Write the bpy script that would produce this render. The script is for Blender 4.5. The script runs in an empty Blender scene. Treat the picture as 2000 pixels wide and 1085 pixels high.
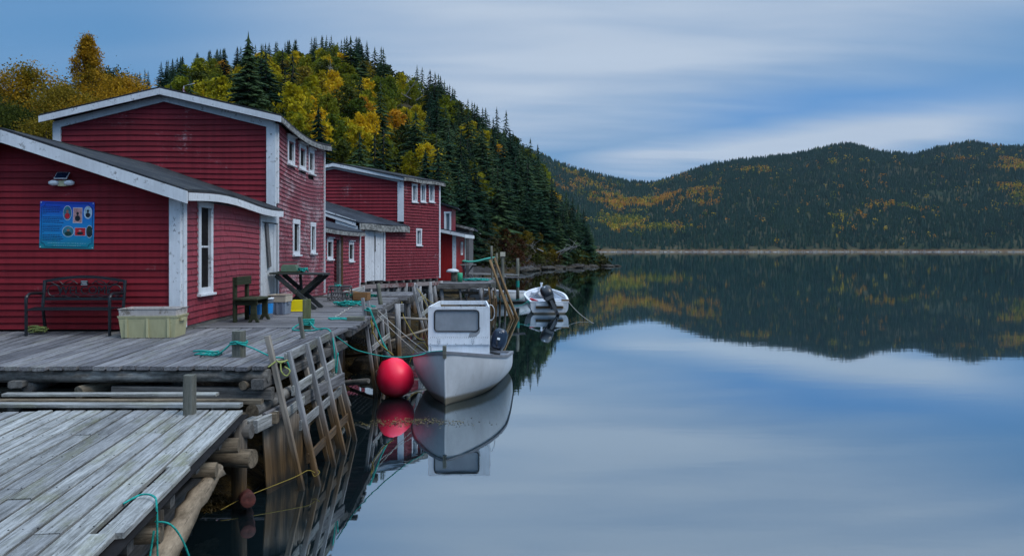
import bpy, math, random
import numpy as np
from mathutils import Vector, Matrix
R = random.Random(7)
SC = bpy.context.scene
COL = SC.collection

# ------------------------------------------------------------------ camera
CAM_H = 3.0
cam_d = bpy.data.cameras.new("camera"); cam = bpy.data.objects.new("camera", cam_d); COL.objects.link(cam)
cam.location = (0, 0, CAM_H); cam.rotation_euler = (math.radians(90), 0, 0)
cam_d.sensor_width = 36; cam_d.lens = 27.0; cam_d.shift_y = -0.02725
cam_d.clip_start = 0.1; cam_d.clip_end = 9000
SC.camera = cam

# ------------------------------------------------------------------ node helpers
class X:
    """a socket with arithmetic"""
    def __init__(s, nt, k): s.nt = nt; s.k = k
    def _m(s, op, *o, clamp=False):
        n = s.nt.nodes.new("ShaderNodeMath"); n.operation = op; n.use_clamp = clamp
        for i, v in enumerate((s,) + o):
            if isinstance(v, X): s.nt.links.new(v.k, n.inputs[i])
            else: n.inputs[i].default_value = v
        return X(s.nt, n.outputs[0])
    def __add__(s, o): return s._m("ADD", o)
    __radd__ = __add__
    def __mul__(s, o): return s._m("MULTIPLY", o)
    __rmul__ = __mul__
    def __sub__(s, o): return s._m("SUBTRACT", o)
    def __rsub__(s, o): return (s * -1.0) + o
    def __truediv__(s, o): return s._m("DIVIDE", o)
    def sm(s, a, b, lo=0.0, hi=1.0):
        n = s.nt.nodes.new("ShaderNodeMapRange"); n.interpolation_type = "SMOOTHSTEP"
        s.nt.links.new(s.k, n.inputs[0])
        for i, v in enumerate((a, b, lo, hi)): n.inputs[i + 1].default_value = v
        return X(s.nt, n.outputs[0])
    def lin(s, a, b, lo=0.0, hi=1.0):
        n = s.nt.nodes.new("ShaderNodeMapRange")
        s.nt.links.new(s.k, n.inputs[0])
        for i, v in enumerate((a, b, lo, hi)): n.inputs[i + 1].default_value = v
        return X(s.nt, n.outputs[0])
    def gauss(s, w):
        q = s / w
        return (q * q * -1.0)._m("EXPONENT")
    def max(s, o): return s._m("MAXIMUM", o)
    def min(s, o): return s._m("MINIMUM", o)
    def atan2(s, o): return s._m("ARCTAN2", o)

def put(nt, v, sock):
    if isinstance(v, X): nt.links.new(v.k, sock)
    elif isinstance(v, (tuple, list)): sock.default_value = (*v, 1.0) if len(v) == 3 and len(sock.default_value) == 4 else v
    else: sock.default_value = v

def mixc(nt, f, a, b, mode="MIX"):
    n = nt.nodes.new("ShaderNodeMix"); n.data_type = "RGBA"; n.blend_type = mode
    put(nt, f, n.inputs[0]); put(nt, a, n.inputs[6]); put(nt, b, n.inputs[7])
    return X(nt, n.outputs[2])

def noise(nt, vec, scale=1.0, detail=4.0, rough=0.55, dist=0.0):
    n = nt.nodes.new("ShaderNodeTexNoise")
    if vec is not None: nt.links.new(vec.k, n.inputs["Vector"])
    n.inputs["Scale"].default_value = scale; n.inputs["Detail"].default_value = detail
    n.inputs["Roughness"].default_value = rough; n.inputs["Distortion"].default_value = dist
    return X(nt, n.outputs[0])

def mapping(nt, vec, scale=(1, 1, 1), rot=(0, 0, 0), loc=(0, 0, 0)):
    n = nt.nodes.new("ShaderNodeMapping")
    nt.links.new(vec.k, n.inputs[0])
    n.inputs[1].default_value = loc; n.inputs[2].default_value = rot; n.inputs[3].default_value = scale
    return X(nt, n.outputs[0])

def combine(nt, x, y, z):
    n = nt.nodes.new("ShaderNodeCombineXYZ")
    for i, v in enumerate((x, y, z)): put(nt, v, n.inputs[i])
    return X(nt, n.outputs[0])

def separate(nt, v):
    n = nt.nodes.new("ShaderNodeSeparateXYZ"); nt.links.new(v.k, n.inputs[0])
    return [X(nt, o) for o in n.outputs]

# ------------------------------------------------------------------ world: overcast evening sky
SUN_EL, SUN_AZ = math.radians(52), math.radians(118)     # azimuth from +Y towards +X
world = bpy.data.worlds.new("World"); SC.world = world; world.use_nodes = True
nt = world.node_tree; nt.nodes.clear()
w_out = nt.nodes.new("ShaderNodeOutputWorld"); bg = nt.nodes.new("ShaderNodeBackground")
nt.links.new(bg.outputs[0], w_out.inputs[0]); bg.inputs[1].default_value = 0.1
sky = nt.nodes.new("ShaderNodeTexSky"); sky.sky_type = "NISHITA"; sky.sun_disc = False
sky.sun_elevation = SUN_EL; sky.sun_rotation = SUN_AZ; sky.air_density = 1.0; sky.dust_density = 1.0
tc = X(nt, nt.nodes.new("ShaderNodeTexCoord").outputs["Generated"])
dx, dy, dz = separate(nt, tc)
zz = dz.max(0.0)
az = dx.atan2(dy)
q = zz + 0.16
pl = combine(nt, dx / q, dy / q, 0.0)
n1 = noise(nt, mapping(nt, pl, (0.42, 1.25, 1), (0, 0, math.radians(14))), 1.0, 5.0, 0.5, 0.25)
n2 = noise(nt, mapping(nt, pl, (0.9, 4.2, 1), (0, 0, math.radians(14)), (3.1, 1.7, 0)), 1.0, 4.0, 0.5, 0.3)
n3 = noise(nt, mapping(nt, pl, (0.5, 2.2, 1), (0, 0, math.radians(20)), (7.7, 4.2, 0)), 1.0, 2.0, 0.5, 0.2)
el = zz + (n2 - 0.5) * 0.035 + (n1 - 0.5) * 0.05
edge = el - az * 0.20
mass = edge.sm(0.07, 0.20) * az.sm(-0.50, -0.02)
mass = mass * ((n1 - 0.5) * 1.3 + (n2 - 0.5) * 0.8 + 0.86)
high = zz.sm(0.30, 0.50) * ((n1 - 0.5) * 1.6 + (n2 - 0.5) * 0.9 + 0.44)
streak = (el - az * 0.06 - 0.108).gauss(0.024) * az.sm(0.02, 0.20) * az.sm(0.66, 0.46) * 1.15
low = zz.sm(0.13, 0.05) * 0.55
veil = (n3 - 0.42) * 0.9
leftv = az.sm(-0.1, -0.7) * zz.sm(0.0, 0.3) * 0.02
c = (mass.max(high).max(streak).max(low) + veil * 0.42 + leftv)._m("ADD", 0.0, clamp=True)
deep = (el - 0.166).gauss(0.034) * az.sm(0.10, 0.34) * az.sm(0.75, 0.45)
blue = mixc(nt, deep, (0.9, 2.5, 4.9), (0.60, 2.40, 5.6))
nish = X(nt, sky.outputs[0])
base = mixc(nt, 0.88, nish, blue)
pale = mixc(nt, n2, (3.6, 4.5, 5.85), (4.6, 5.5, 6.7))
skyc = mixc(nt, c, base, pale)
lift = zz.sm(0.36, 0.95, 1.0, 3.3)        # an overcast zenith is about three times as bright as its horizon
sc = nt.nodes.new("ShaderNodeVectorMath"); sc.operation = "SCALE"
nt.links.new(skyc.k, sc.inputs[0]); nt.links.new(lift.k, sc.inputs["Scale"])
nt.links.new(sc.outputs[0], bg.inputs[0])

sun_d = bpy.data.lights.new("sun", "SUN"); sun = bpy.data.objects.new("sun", sun_d); COL.objects.link(sun)
sun_d.energy = 1.5; sun_d.angle = math.radians(24); sun_d.color = (1.0, 0.97, 0.93)
sd = Vector((math.sin(SUN_AZ) * math.cos(SUN_EL), math.cos(SUN_AZ) * math.cos(SUN_EL), math.sin(SUN_EL)))
sun.rotation_euler = sd.to_track_quat("Z", "Y").to_euler(); sun.location = (30, -20, 60)

vs = SC.view_settings
vs.view_transform = "Standard"; vs.look = "None"; vs.exposure = 0.18; vs.gamma = 1.0; vs.use_curve_mapping = False
SC.render.engine = "CYCLES"
SC.cycles.use_denoising = True
SC.cycles.max_bounces = 6; SC.cycles.diffuse_bounces = 3; SC.cycles.glossy_bounces = 3
SC.cycles.transparent_max_bounces = 6; SC.cycles.caustics_reflective = False; SC.cycles.caustics_refractive = False
SC.cycles.sample_clamp_indirect = 4.0

# ------------------------------------------------------------------ materials
def mat(name):
    m = bpy.data.materials.new(name); m.use_nodes = True
    nt = m.node_tree; b = nt.nodes["Principled BSDF"]
    return m, nt, b

def objco(nt, jitter=True):
    v = X(nt, nt.nodes.new("ShaderNodeTexCoord").outputs["Object"])
    oi = X(nt, nt.nodes.new("ShaderNodeObjectInfo").outputs["Random"])
    if jitter:
        a = nt.nodes.new("ShaderNodeVectorMath"); a.operation = "ADD"
        nt.links.new(v.k, a.inputs[0]); o = combine(nt, oi * 37.0, oi * 11.0, oi * 23.0)
        nt.links.new(o.k, a.inputs[1]); v = X(nt, a.outputs[0])
    return v, oi

def bump(nt, b, h, strength, dist):
    n = nt.nodes.new("ShaderNodeBump"); n.inputs["Strength"].default_value = strength; n.inputs["Distance"].default_value = dist
    nt.links.new(h.k, n.inputs["Height"]); nt.links.new(n.outputs[0], b.inputs["Normal"])

def wood(name, dark, light, lichen=None, lich_amt=0.0, var=0.45, rough=0.85, grain=(1.2, 30, 30), blotch=(0.5, 0.5)):
    m, nt, b = mat(name)
    v, r = objco(nt)
    g = noise(nt, mapping(nt, v, grain), 1.0, 6.0, 0.65, 0.4)
    big = noise(nt, mapping(nt, v, (0.9, 2.5, 2.5)), 1.0, 4.0, 0.6)
    fine = noise(nt, mapping(nt, v, (grain[0] * 6, grain[1] * 2, grain[2] * 2)), 1.0, 3.0, 0.6)
    f = (g * 0.75 + big * 0.45 + fine * 0.35).sm(0.50, 1.05)
    col = mixc(nt, f, dark, light)
    if lichen:
        lm = noise(nt, mapping(nt, v, (1.3, 4.0, 4.0), (0, 0, 0), (5, 2, 1)), 1.0, 5.0, 0.65)
        col = mixc(nt, lm.sm(0.50, 0.68) * lich_amt, col, lichen)
    spk = noise(nt, mapping(nt, v, (26, 60, 60)), 1.0, 4.0, 0.75)
    col = mixc(nt, spk.sm(0.60, 0.70) * 0.6, col, tuple(x * 0.45 for x in dark)); col = mixc(nt, spk.sm(0.42, 0.34) * 0.35, col, tuple(min(1, x * 1.35) for x in light))
    cross = noise(nt, mapping(nt, v, (11, 1.2, 2), (0, 0, 0), (3, 8, 4)), 1.0, 3.0, 0.7)
    col = mixc(nt, cross.sm(0.62, 0.78) * 0.45, col, tuple(x * 0.8 for x in dark))
    checks = noise(nt, mapping(nt, v, (0.8, 55, 55), (0, 0, 0), (9, 9, 1)), 1.0, 2.0, 0.5)
    col = mixc(nt, checks.sm(0.66, 0.74) * 0.75, col, tuple(x * 0.22 for x in dark))
    col = mixc(nt, 1.0, col, combine(nt, r * var + (1 - var / 2), r * var + (1 - var / 2), r * var * 0.9 + (1 - var / 2)), "MULTIPLY")
    nt.links.new(col.k, b.inputs["Base Color"]); b.inputs["Roughness"].default_value = rough
    b.inputs["Specular IOR Level"].default_value = 0.08
    bump(nt, b, g * 0.7 + fine * 0.4 - checks.sm(0.62, 0.74), 0.5, 0.006)
    return m

def wet_wood(name, dry_dark, dry_light, wet, zl=0.75):
    """wharf timber: grey above, brown and slimy towards the tide mark"""
    m, nt, b = mat(name)
    v, r = objco(nt)
    g = noise(nt, mapping(nt, v, (1.2, 26, 26)), 1.0, 6.0, 0.65, 0.4)
    big = noise(nt, mapping(nt, v, (1.6, 3, 3)), 1.0, 4.0, 0.6)
    col = mixc(nt, (g * 0.8 + big * 0.5).sm(0.4, 0.95), dry_dark, dry_light)
    pz = separate(nt, X(nt, nt.nodes.new("ShaderNodeNewGeometry").outputs["Position"]))[2]
    wz = pz + (big - 0.5) * 0.5
    wetc = mixc(nt, g.sm(0.35, 0.7), tuple(x * 0.35 for x in wet), wet)
    col = mixc(nt, wz.sm(zl + 0.35, zl - 0.35), col, wetc)
    col = mixc(nt, wz.sm(0.22, 0.02) * 0.8, col, (0.012, 0.011, 0.008))
    col = mixc(nt, 1.0, col, combine(nt, r * 0.5 + 0.75, r * 0.5 + 0.75, r * 0.5 + 0.75), "MULTIPLY")
    nt.links.new(col.k, b.inputs["Base Color"]); b.inputs["Roughness"].default_value = 0.75
    b.inputs["Specular IOR Level"].default_value = 0.3
    bump(nt, b, g, 0.5, 0.008)
    return m

def red_paint(name, base, wear, wear_col, var=0.46, seam=0.0, spec=0.12):
    m, nt, b = mat(name)
    v, r = objco(nt, False)
    vv, _ = objco(nt, True)
    big = noise(nt, mapping(nt, v, (0.55, 0.6, 0.8)), 1.0, 5.0, 0.6)
    g = noise(nt, mapping(nt, vv, (3.0, 8, 40)), 1.0, 5.0, 0.65)
    vert = noise(nt, mapping(nt, v, (9.0, 9.0, 0.7)), 1.0, 3.0, 0.6)
    col = mixc(nt, (big * 0.6 + vert * 0.45).sm(0.3, 0.75), tuple(x * 0.74 for x in base), tuple(x * 1.3 for x in base))
    patch = noise(nt, mapping(nt, v, (0.8, 0.8, 1.6), (0, 0, 0), (2.2, 5.1, 3.3)), 1.0, 4.0, 0.6)
    fl = noise(nt, mapping(nt, vv, (14, 14, 30)), 1.0, 4.0, 0.7)
    wmask = (patch * 1.2 + fl * 0.8 + vert * 0.3)
    w0 = 1.45 - wear * 0.55
    col = mixc(nt, wmask.sm(w0, w0 + 0.22) * 0.85, col, wear_col)
    col = mixc(nt, 1.0, col, combine(nt, r * var + (1 - var / 2), r * var + (1 - var / 2), r * var + (1 - var / 2)), "MULTIPLY")
    if seam > 0:
        sx = separate(nt, vv)[0]
        k = noise(nt, combine(nt, sx * 1.0, 0.0, r * 91.0), 8.0, 0.0, 0.5)
        col = mixc(nt, (k - 0.5)._m("ABSOLUTE").sm(0.016, 0.004) * seam, col, tuple(x * 0.25 for x in base))
    nt.links.new(col.k, b.inputs["Base Color"]); b.inputs["Roughness"].default_value = 0.55
    b.inputs["Specular IOR Level"].default_value = spec
    bump(nt, b, g * 0.6 + fl * 0.5, 0.35, 0.004)
    return m

def white_paint(name, col0=(0.60, 0.63, 0.68), peel=0.35, dirt=(0.16, 0.16, 0.15)):
    m, nt, b = mat(name)
    v, r = objco(nt)
    big = noise(nt, v, 1.7, 4.0, 0.6)
    fl = noise(nt, mapping(nt, v, (9, 9, 9)), 1.0, 5.0, 0.72)
    gr = noise(nt, mapping(nt, v, (24, 24, 2.5)), 1.0, 4.0, 0.6)
    col = mixc(nt, (big * 0.6 + gr * 0.4).sm(0.3, 0.75), tuple(x * 0.74 for x in col0), col0)
    w0 = 1.25 - peel * 0.30
    col = mixc(nt, (fl + big * 0.35 + gr * 0.25).sm(w0 - 0.14, w0) * 0.85, col, dirt)
    nt.links.new(col.k, b.inputs["Base Color"]); b.inputs["Roughness"].default_value = 0.6
    b.inputs["Specular IOR Level"].default_value = 0.3
    bump(nt, b, gr * 0.5 + fl * 0.5, 0.25, 0.003)
    return m

def plain(name, col, rough=0.6, spec=0.3, metal=0.0, var=0.15, scale=6.0, bmp=0.1):
    m, nt, b = mat(name)
    v, r = objco(nt)
    n = noise(nt, v, scale, 5.0, 0.6)
    c = mixc(nt, n.sm(0.3, 0.7), tuple(x * (1 - var) for x in col), tuple(min(1, x * (1 + var)) for x in col))
    nt.links.new(c.k, b.inputs["Base Color"]); b.inputs["Roughness"].default_value = rough
    b.inputs["Specular IOR Level"].default_value = spec; b.inputs["Metallic"].default_value = metal
    if bmp: bump(nt, b, n, bmp, 0.004)
    return m

def roofing(name, col, moss=(0.16, 0.16, 0.13), amt=0.6):
    m, nt, b = mat(name)
    v, r = objco(nt, False)
    n = noise(nt, v, 40.0, 3.0, 0.7); big = noise(nt, v, 1.5, 5.0, 0.65); mid = noise(nt, v, 9.0, 4.0, 0.7)
    c = mixc(nt, (n * 0.6 + big * 0.6).sm(0.35, 0.8), tuple(x * 0.5 for x in col), tuple(x * 1.5 for x in col))
    c = mixc(nt, (mid * 0.8 + big * 0.5).sm(0.66, 0.82) * amt, c, moss)
    nt.links.new(c.k, b.inputs["Base Color"]); b.inputs["Roughness"].default_value = 0.95
    b.inputs["Specular IOR Level"].default_value = 0.15
    bump(nt, b, n + mid * 0.6, 0.6, 0.012)
    return m

def leafy(name, cols, rough=0.7, scale=0.5, transl=0.25, rvar=0.35):
    """cols: three leaf colours, mixed by clump, by leaf and by tree"""
    m, nt, b = mat(name)
    v, r = objco(nt)
    big = noise(nt, v, scale, 3.0, 0.6); fine = noise(nt, v, scale * 9, 2.0, 0.7)
    f = big * 0.7 + fine * 0.5 + (r - 0.5) * rvar
    c = mixc(nt, f.sm(0.38, 0.62), cols[0], cols[1])
    c = mixc(nt, f.sm(0.62, 0.85), c, cols[2])
    c = mixc(nt, 1.0, c, combine(nt, fine * 0.8 + 0.6, fine * 0.8 + 0.6, fine * 0.8 + 0.6), "MULTIPLY")
    nt.links.new(c.k, b.inputs["Base Color"]); b.inputs["Roughness"].default_value = rough
    b.inputs["Specular IOR Level"].default_value = 0.04
    if transl:
        t = nt.nodes.new("ShaderNodeBsdfTranslucent"); nt.links.new(c.k, t.inputs[0])
        mx = nt.nodes.new("ShaderNodeMixShader"); mx.inputs[0].default_value = transl
        nt.links.new(b.outputs[0], mx.inputs[1]); nt.links.new(t.outputs[0], mx.inputs[2])
        nt.links.new(mx.outputs[0], nt.nodes["Material Output"].inputs[0])
    return m

MT = {}
MT["deck_near"] = wood("weathered_platform_planks", (0.075, 0.075, 0.07), (0.40, 0.405, 0.405), (0.17, 0.17, 0.095), 0.5, 0.5, blotch=(1,1))
MT["deck"] = wood("weathered_wharf_planks", (0.050, 0.048, 0.052), (0.235, 0.23, 0.245), (0.15, 0.15, 0.10), 0.30, 0.6)
MT["bark"] = wood("dark_bark", (0.045, 0.042, 0.038), (0.20, 0.19, 0.18), (0.36, 0.36, 0.35), 0.7, 0.3, grain=(3, 14, 14))
MT["beam"] = wood("grey_beam", (0.045, 0.042, 0.04), (0.17, 0.162, 0.155), None, 0, 0.5)
MT["logw"] = wood("bare_log", (0.05, 0.04, 0.03), (0.25, 0.20, 0.145), None, 0, 0.5, grain=(1.6, 16, 16))
MT["palelog"] = wood("pale_driftwood", (0.13, 0.10, 0.07), (0.44, 0.35, 0.25), None, 0, 0.3, grain=(2.2, 14, 14))
MT["tide"] = wet_wood("tidal_timber", (0.13, 0.13, 0.13), (0.36, 0.36, 0.365), (0.15, 0.085, 0.035))
MT["tide2"] = wet_wood("tidal_boards", (0.12, 0.105, 0.09), (0.34, 0.30, 0.25), (0.15, 0.088, 0.036), 0.62)
MT["post"] = wood("green_stained_post", (0.05, 0.055, 0.025), (0.15, 0.155, 0.085), (0.10, 0.12, 0.05), 0.6, 0.3)
MT["postg"] = wood("grey_post", (0.07, 0.07, 0.06), (0.21, 0.21, 0.18), (0.13, 0.14, 0.07), 0.6, 0.3)
MT["pole"] = wood("peeled_pole", (0.085, 0.055, 0.03), (0.27, 0.175, 0.09), None, 0, 0.4)
MT["red"] = red_paint("red_clapboard_paint", (0.195, 0.0155, 0.0225), 0.12, (0.26, 0.17, 0.17))
MT["redt"] = red_paint("red_gable_paint", (0.180, 0.0185, 0.0265), 0.28, (0.28, 0.19, 0.20))
MT["reds"] = red_paint("red_shingle_paint", (0.225, 0.028, 0.041), 0.15, (0.34, 0.20, 0.21), 0.2, 0.25, 0.3)
MT["redw"] = red_paint("worn_red_shingle_paint", (0.185, 0.025, 0.035), 0.6, (0.38, 0.26, 0.27), 0.3, 0.3, 0.4)
MT["redf"] = red_paint("far_red_paint", (0.178, 0.020, 0.029), 0.25, (0.36, 0.24, 0.25), 0.2, 0.0, 0.25)
MT["redplain"] = red_paint("bright_red_board_paint", (0.24, 0.014, 0.014), 0.15, (0.3, 0.1, 0.1), 0.1)
MT["white"] = white_paint("peeling_white_paint", (0.74, 0.77, 0.80), 0.8, (0.19, 0.185, 0.175))
MT["white2"] = white_paint("worn_white_paint", (0.64, 0.66, 0.68), 0.75, (0.15, 0.145, 0.13))
MT["greyboard"] = white_paint("lichened_fascia", (0.38, 0.38, 0.36), 1.3, (0.07, 0.07, 0.065))
MT["greyside"] = wood("grey_siding", (0.07, 0.065, 0.065), (0.19, 0.185, 0.19), None, 0, 0.2, grain=(1, 20, 20))
MT["roof"] = roofing("mossy_felt_roof", (0.026, 0.029, 0.034), (0.085, 0.082, 0.062), .5)
MT["roof2"] = roofing("dark_felt_roof", (0.030, 0.036, 0.046), (0.10, 0.10, 0.10), 0.3)
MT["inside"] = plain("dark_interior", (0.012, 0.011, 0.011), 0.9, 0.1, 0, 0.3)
MT["brownplank"] = wood("brown_plank", (0.06, 0.03, 0.012), (0.17, 0.085, 0.035))
MT["glass"], nt, b = mat("window_glass")
b.inputs["Base Color"].default_value = (0.15, 0.19, 0.22, 1); b.inputs["Roughness"].default_value = 0.12; b.inputs["Specular IOR Level"].default_value = 0.6
MT["iron"] = plain("black_cast_iron", (0.010, 0.012, 0.015), 0.42, 0.4, 0, 0.3)
MT["rope"] = plain("teal_rope", (0.015, 0.27, 0.23), 0.7, 0.2, 0, 0.35, 60, 0.4)
MT["ropey"] = plain("yellow_rope", (0.27, 0.20, 0.04), 0.7, 0.2, 0, 0.3, 60, 0.4)
MT["ropel"] = plain("lime_rope", (0.27, 0.30, 0.09), 0.7, 0.2, 0, 0.3, 60, 0.4)
MT["ropew"] = plain("pale_rope", (0.42, 0.40, 0.36), 0.7, 0.2, 0, 0.3, 60, 0.4)
# ------------------------------------------------------------------ object helpers
WM = {}
I4 = Matrix.Identity(4)
UP = Vector((0, 0, 1))

def place(o, parent=None, M=None):
    M = M if M is not None else I4
    if parent is not None:
        o.parent = parent; o.matrix_parent_inverse = WM[parent.name].inverted()
    o.matrix_basis = M
    COL.objects.link(o); WM[o.name] = M.copy()
    return o

def tag(o, label=None, cat=None, group=None, kind=None):
    if label: o["label"] = label
    if cat: o["category"] = cat
    if group: o["group"] = group
    if kind: o["kind"] = kind
    return o

def thing(name, label, cat, loc=(0, 0, 0), group=None):
    o = bpy.data.objects.new(name, None); o.empty_display_size = 0.2
    place(o, None, Matrix.Translation(loc))
    return tag(o, label, cat, group)

def mk(name, verts, faces, m, parent=None, M=None, smooth=False):
    me = bpy.data.meshes.new(name); me.from_pydata(verts, [], faces)
    for mm in (m if isinstance(m, (list, tuple)) else [m]): me.materials.append(mm)
    if smooth: me.shade_smooth()
    return place(bpy.data.objects.new(name, me), parent, M)

def frame(p0, p1, up=UP):
    """matrix with X along p0->p1, origin in the middle; returns (M, length)"""
    p0, p1 = Vector(p0), Vector(p1); x = p1 - p0; L = x.length; x.normalize()
    y = Vector(up).cross(x)
    if y.length < 1e-4: y = Vector((0, 1, 0)).cross(x)
    y.normalize(); z = x.cross(y)
    M = Matrix((x, y, z)).transposed().to_4x4(); M.translation = (p0 + p1) / 2
    return M, L

class MB:
    def __init__(s): s.v = []; s.f = []; s.mi = []
    def add(s, V, F, mi=0):
        n = len(s.v); s.v += [tuple(p) for p in V]; s.f += [tuple(i + n for i in f) for f in F]; s.mi += [mi] * len(F)
        return s
    def box(s, c, size, M=None, mi=0):
        a, b_, d = (x / 2 for x in size); c = Vector(c)
        V = [c + Vector((sx * a, sy * b_, sz * d)) for sx in (-1, 1) for sy in (-1, 1) for sz in (-1, 1)]
        if M is not None: V = [M @ p for p in V]
        return s.add(V, [(0, 1, 3, 2), (4, 6, 7, 5), (0, 4, 5, 1), (2, 3, 7, 6), (0, 2, 6, 4), (1, 5, 7, 3)], mi)
    def bar(s, p0, p1, w, h, up=UP, mi=0):
        M, L = frame(p0, p1, up)
        return s.box((0, 0, 0), (L, w, h), M, mi)
    def tube(s, pts, r, n=6, caps=True, mi=0):
        pts = [Vector(p) for p in pts]; V = []; F = []
        rr = r if isinstance(r, (list, tuple)) else [r] * len(pts)
        ref = Vector((0.31, 0.17, 0.93))
        for i, p in enumerate(pts):
            t = (pts[min(i + 1, len(pts) - 1)] - pts[max(i - 1, 0)])
            if t.length < 1e-6: t = Vector((0, 0, 1))
            t.normalize(); a = ref.cross(t)
            if a.length < 0.05: a = Vector((1, 0, 0)).cross(t)
            a.normalize(); c = t.cross(a)
            V += [p + (a * math.cos(k * 6.28318 / n) + c * math.sin(k * 6.28318 / n)) * rr[i] for k in range(n)]
        for i in range(len(pts) - 1):
            for k in range(n):
                k2 = (k + 1) % n
                F.append((i * n + k, i * n + k2, (i + 1) * n + k2, (i + 1) * n + k))
        if caps: F += [tuple(range(n))[::-1], tuple(range((len(pts) - 1) * n, len(pts) * n))]
        return s.add(V, F, mi)
    def grid(s, P, mi=0, flip=False, closed=False):
        """P[i][j] points"""
        ni, nj = len(P), len(P[0]); F = []
        for i in range(ni - 1):
            for j in range(nj - 1 + (1 if closed else 0)):
                j2 = (j + 1) % nj
                q_ = (i * nj + j, i * nj + j2, (i + 1) * nj + j2, (i + 1) * nj + j)
                F.append(q_[::-1] if flip else q_)
        return s.add([p for r_ in P for p in r_], F, mi)
    def lathe(s, prof, n=16, M=None, mi=0):
        P = [[Vector((r_ * math.cos(k * 6.28318 / n), r_ * math.sin(k * 6.28318 / n), z)) for k in range(n)] for r_, z in prof]
        if M is not None: P = [[M @ p for p in r_] for r_ in P]
        return s.grid(P, mi, closed=True)
    def obj(s, name, m, parent=None, M=None, smooth=False):
        o = mk(name, s.v, s.f, m, parent, M, smooth)
        if any(s.mi): o.data.polygons.foreach_set("material_index", s.mi)
        return o

def cbox(L, w, t, c=0.006, jit=0.0, taper=1.0):
    """chamfered board, X along; taper scales the width of the far end"""
    V = []
    for i, sx in enumerate((-0.5, 0.5)):
        a = w / 2 * (taper if i else 1.0); d = t / 2
        j = lambda: R.uniform(-jit, jit)
        ring = [(-a, -d + c), (-a + c, -d), (a - c, -d), (a, -d + c), (a, d - c), (a - c, d), (-a + c, d), (-a, d - c)]
        jx, jy, jz = j() * 3, j(), j() * 0.4
        V += [(sx * L + jx, y + jy, z + jz) for y, z in ring]
    F = [(k, (k + 1) % 8, 8 + (k + 1) % 8, 8 + k) for k in range(8)] + [tuple(range(8))[::-1], tuple(range(8, 16))]
    return V, F

def board(name, p0, p1, w, t, m, parent=None, up=UP, jit=0.003, taper=1.0, c=0.006):
    M, L = frame(p0, p1, up)
    V, F = cbox(L, w, t, c, jit, taper)
    return mk(name, V, F, m, parent, M)

def log(name, p0, p1, r, m, parent=None, n=10, wob=0.08, taper=0.9, rings=5, mend=None):
    M, L = frame(p0, p1)
    V = []; F = []
    ph = [R.uniform(-1, 1) for _ in range(n)]
    for i in range(rings):
        s = i / (rings - 1); rr = r * (1 + (taper - 1) * s) * (1 + R.uniform(-wob, wob) * 0.6)
        oy, oz = R.uniform(-wob, wob) * r, R.uniform(-wob, wob) * r
        for k in range(n):
            a = k * 6.28318 / n; q_ = rr * (1 + ph[k] * wob)
            V.append(((s - 0.5) * L, oy + q_ * math.cos(a), oz + q_ * math.sin(a)))
    for i in range(rings - 1):
        for k in range(n):
            k2 = (k + 1) % n
            F.append((i * n + k, i * n + k2, (i + 1) * n + k2, (i + 1) * n + k))
    nf = len(F)
    F += [tuple(range(n))[::-1], tuple(range((rings - 1) * n, rings * n))]
    o = mk(name, V, F, [m, mend or m], parent, M)
    mi = [0] * nf + [1, 1]; o.data.polygons.foreach_set("material_index", mi)
    sm = [True] * nf + [False] * 2; o.data.polygons.foreach_set("use_smooth", sm)
    return o

def spline(pts, n=8):
    pts = [Vector(p) for p in pts]; out = []
    P = [pts[0]] + pts + [pts[-1]]
    for i in range(1, len(P) - 2):
        for k in range(n):
            t = k / n; a, b_, c_, d = P[i - 1], P[i], P[i + 1], P[i + 2]
            out.append(0.5 * ((2 * b_) + (c_ - a) * t + (2 * a - 5 * b_ + 4 * c_ - d) * t * t + (3 * b_ - a - 3 * c_ + d) * t ** 3))
    out.append(pts[-1]); return out

def rope(name, strands, r, m, label, cat="rope", n=6, group=None, parent=None):
    g = MB()
    for s in strands: g.tube(spline(s, n), r, 6)
    o = g.obj(name, m, parent, None, True)
    return tag(o, label, cat, group) if label else o

def sag(p0, p1, d, n=6):
    p0, p1 = Vector(p0), Vector(p1)
    return [p0.lerp(p1, i / n) - Vector((0, 0, d * 4 * (i / n) * (1 - i / n))) for i in range(n + 1)]

def textmesh(txt, size, extrude):
    cu = bpy.data.curves.new("t", "FONT"); cu.body = txt; cu.size = size; cu.extrude = extrude; cu.align_x = "CENTER"; cu.align_y = "CENTER"
    o = bpy.data.objects.new("t", cu); COL.objects.link(o)
    dg = bpy.context.evaluated_depsgraph_get()
    me = bpy.data.meshes.new_from_object(o.evaluated_get(dg))
    bpy.data.objects.remove(o)
    V = [tuple(v.co) for v in me.vertices]; F = [tuple(p.vertices) for p in me.polygons]
    bpy.data.meshes.remove(me)
    return V, F

def vnoise(x, y, seed=0):
    """smooth value noise, numpy"""
    x = np.asarray(x, float); y = np.asarray(y, float)
    xi = np.floor(x).astype(int); yi = np.floor(y).astype(int); xf = x - xi; yf = y - yi
    def h(a, b_):
        n = (a * 374761393 + b_ * 668265263 + seed * 982451653) & 0x7fffffff
        n = ((n ^ (n >> 13)) * 1274126177) & 0x7fffffff
        return ((n ^ (n >> 16)) & 0xffff) / 65535.0
    u = xf * xf * (3 - 2 * xf); v = yf * yf * (3 - 2 * yf)
    return (h(xi, yi) * (1 - u) + h(xi + 1, yi) * u) * (1 - v) + (h(xi, yi + 1) * (1 - u) + h(xi + 1, yi + 1) * u) * v

def fbm(x, y, seed=0, o=4):
    t = 0; a = 0.5
    for i in range(o): t = t + a * vnoise(x * 2 ** i, y * 2 ** i, seed + i); a *= 0.5
    return t

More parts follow.
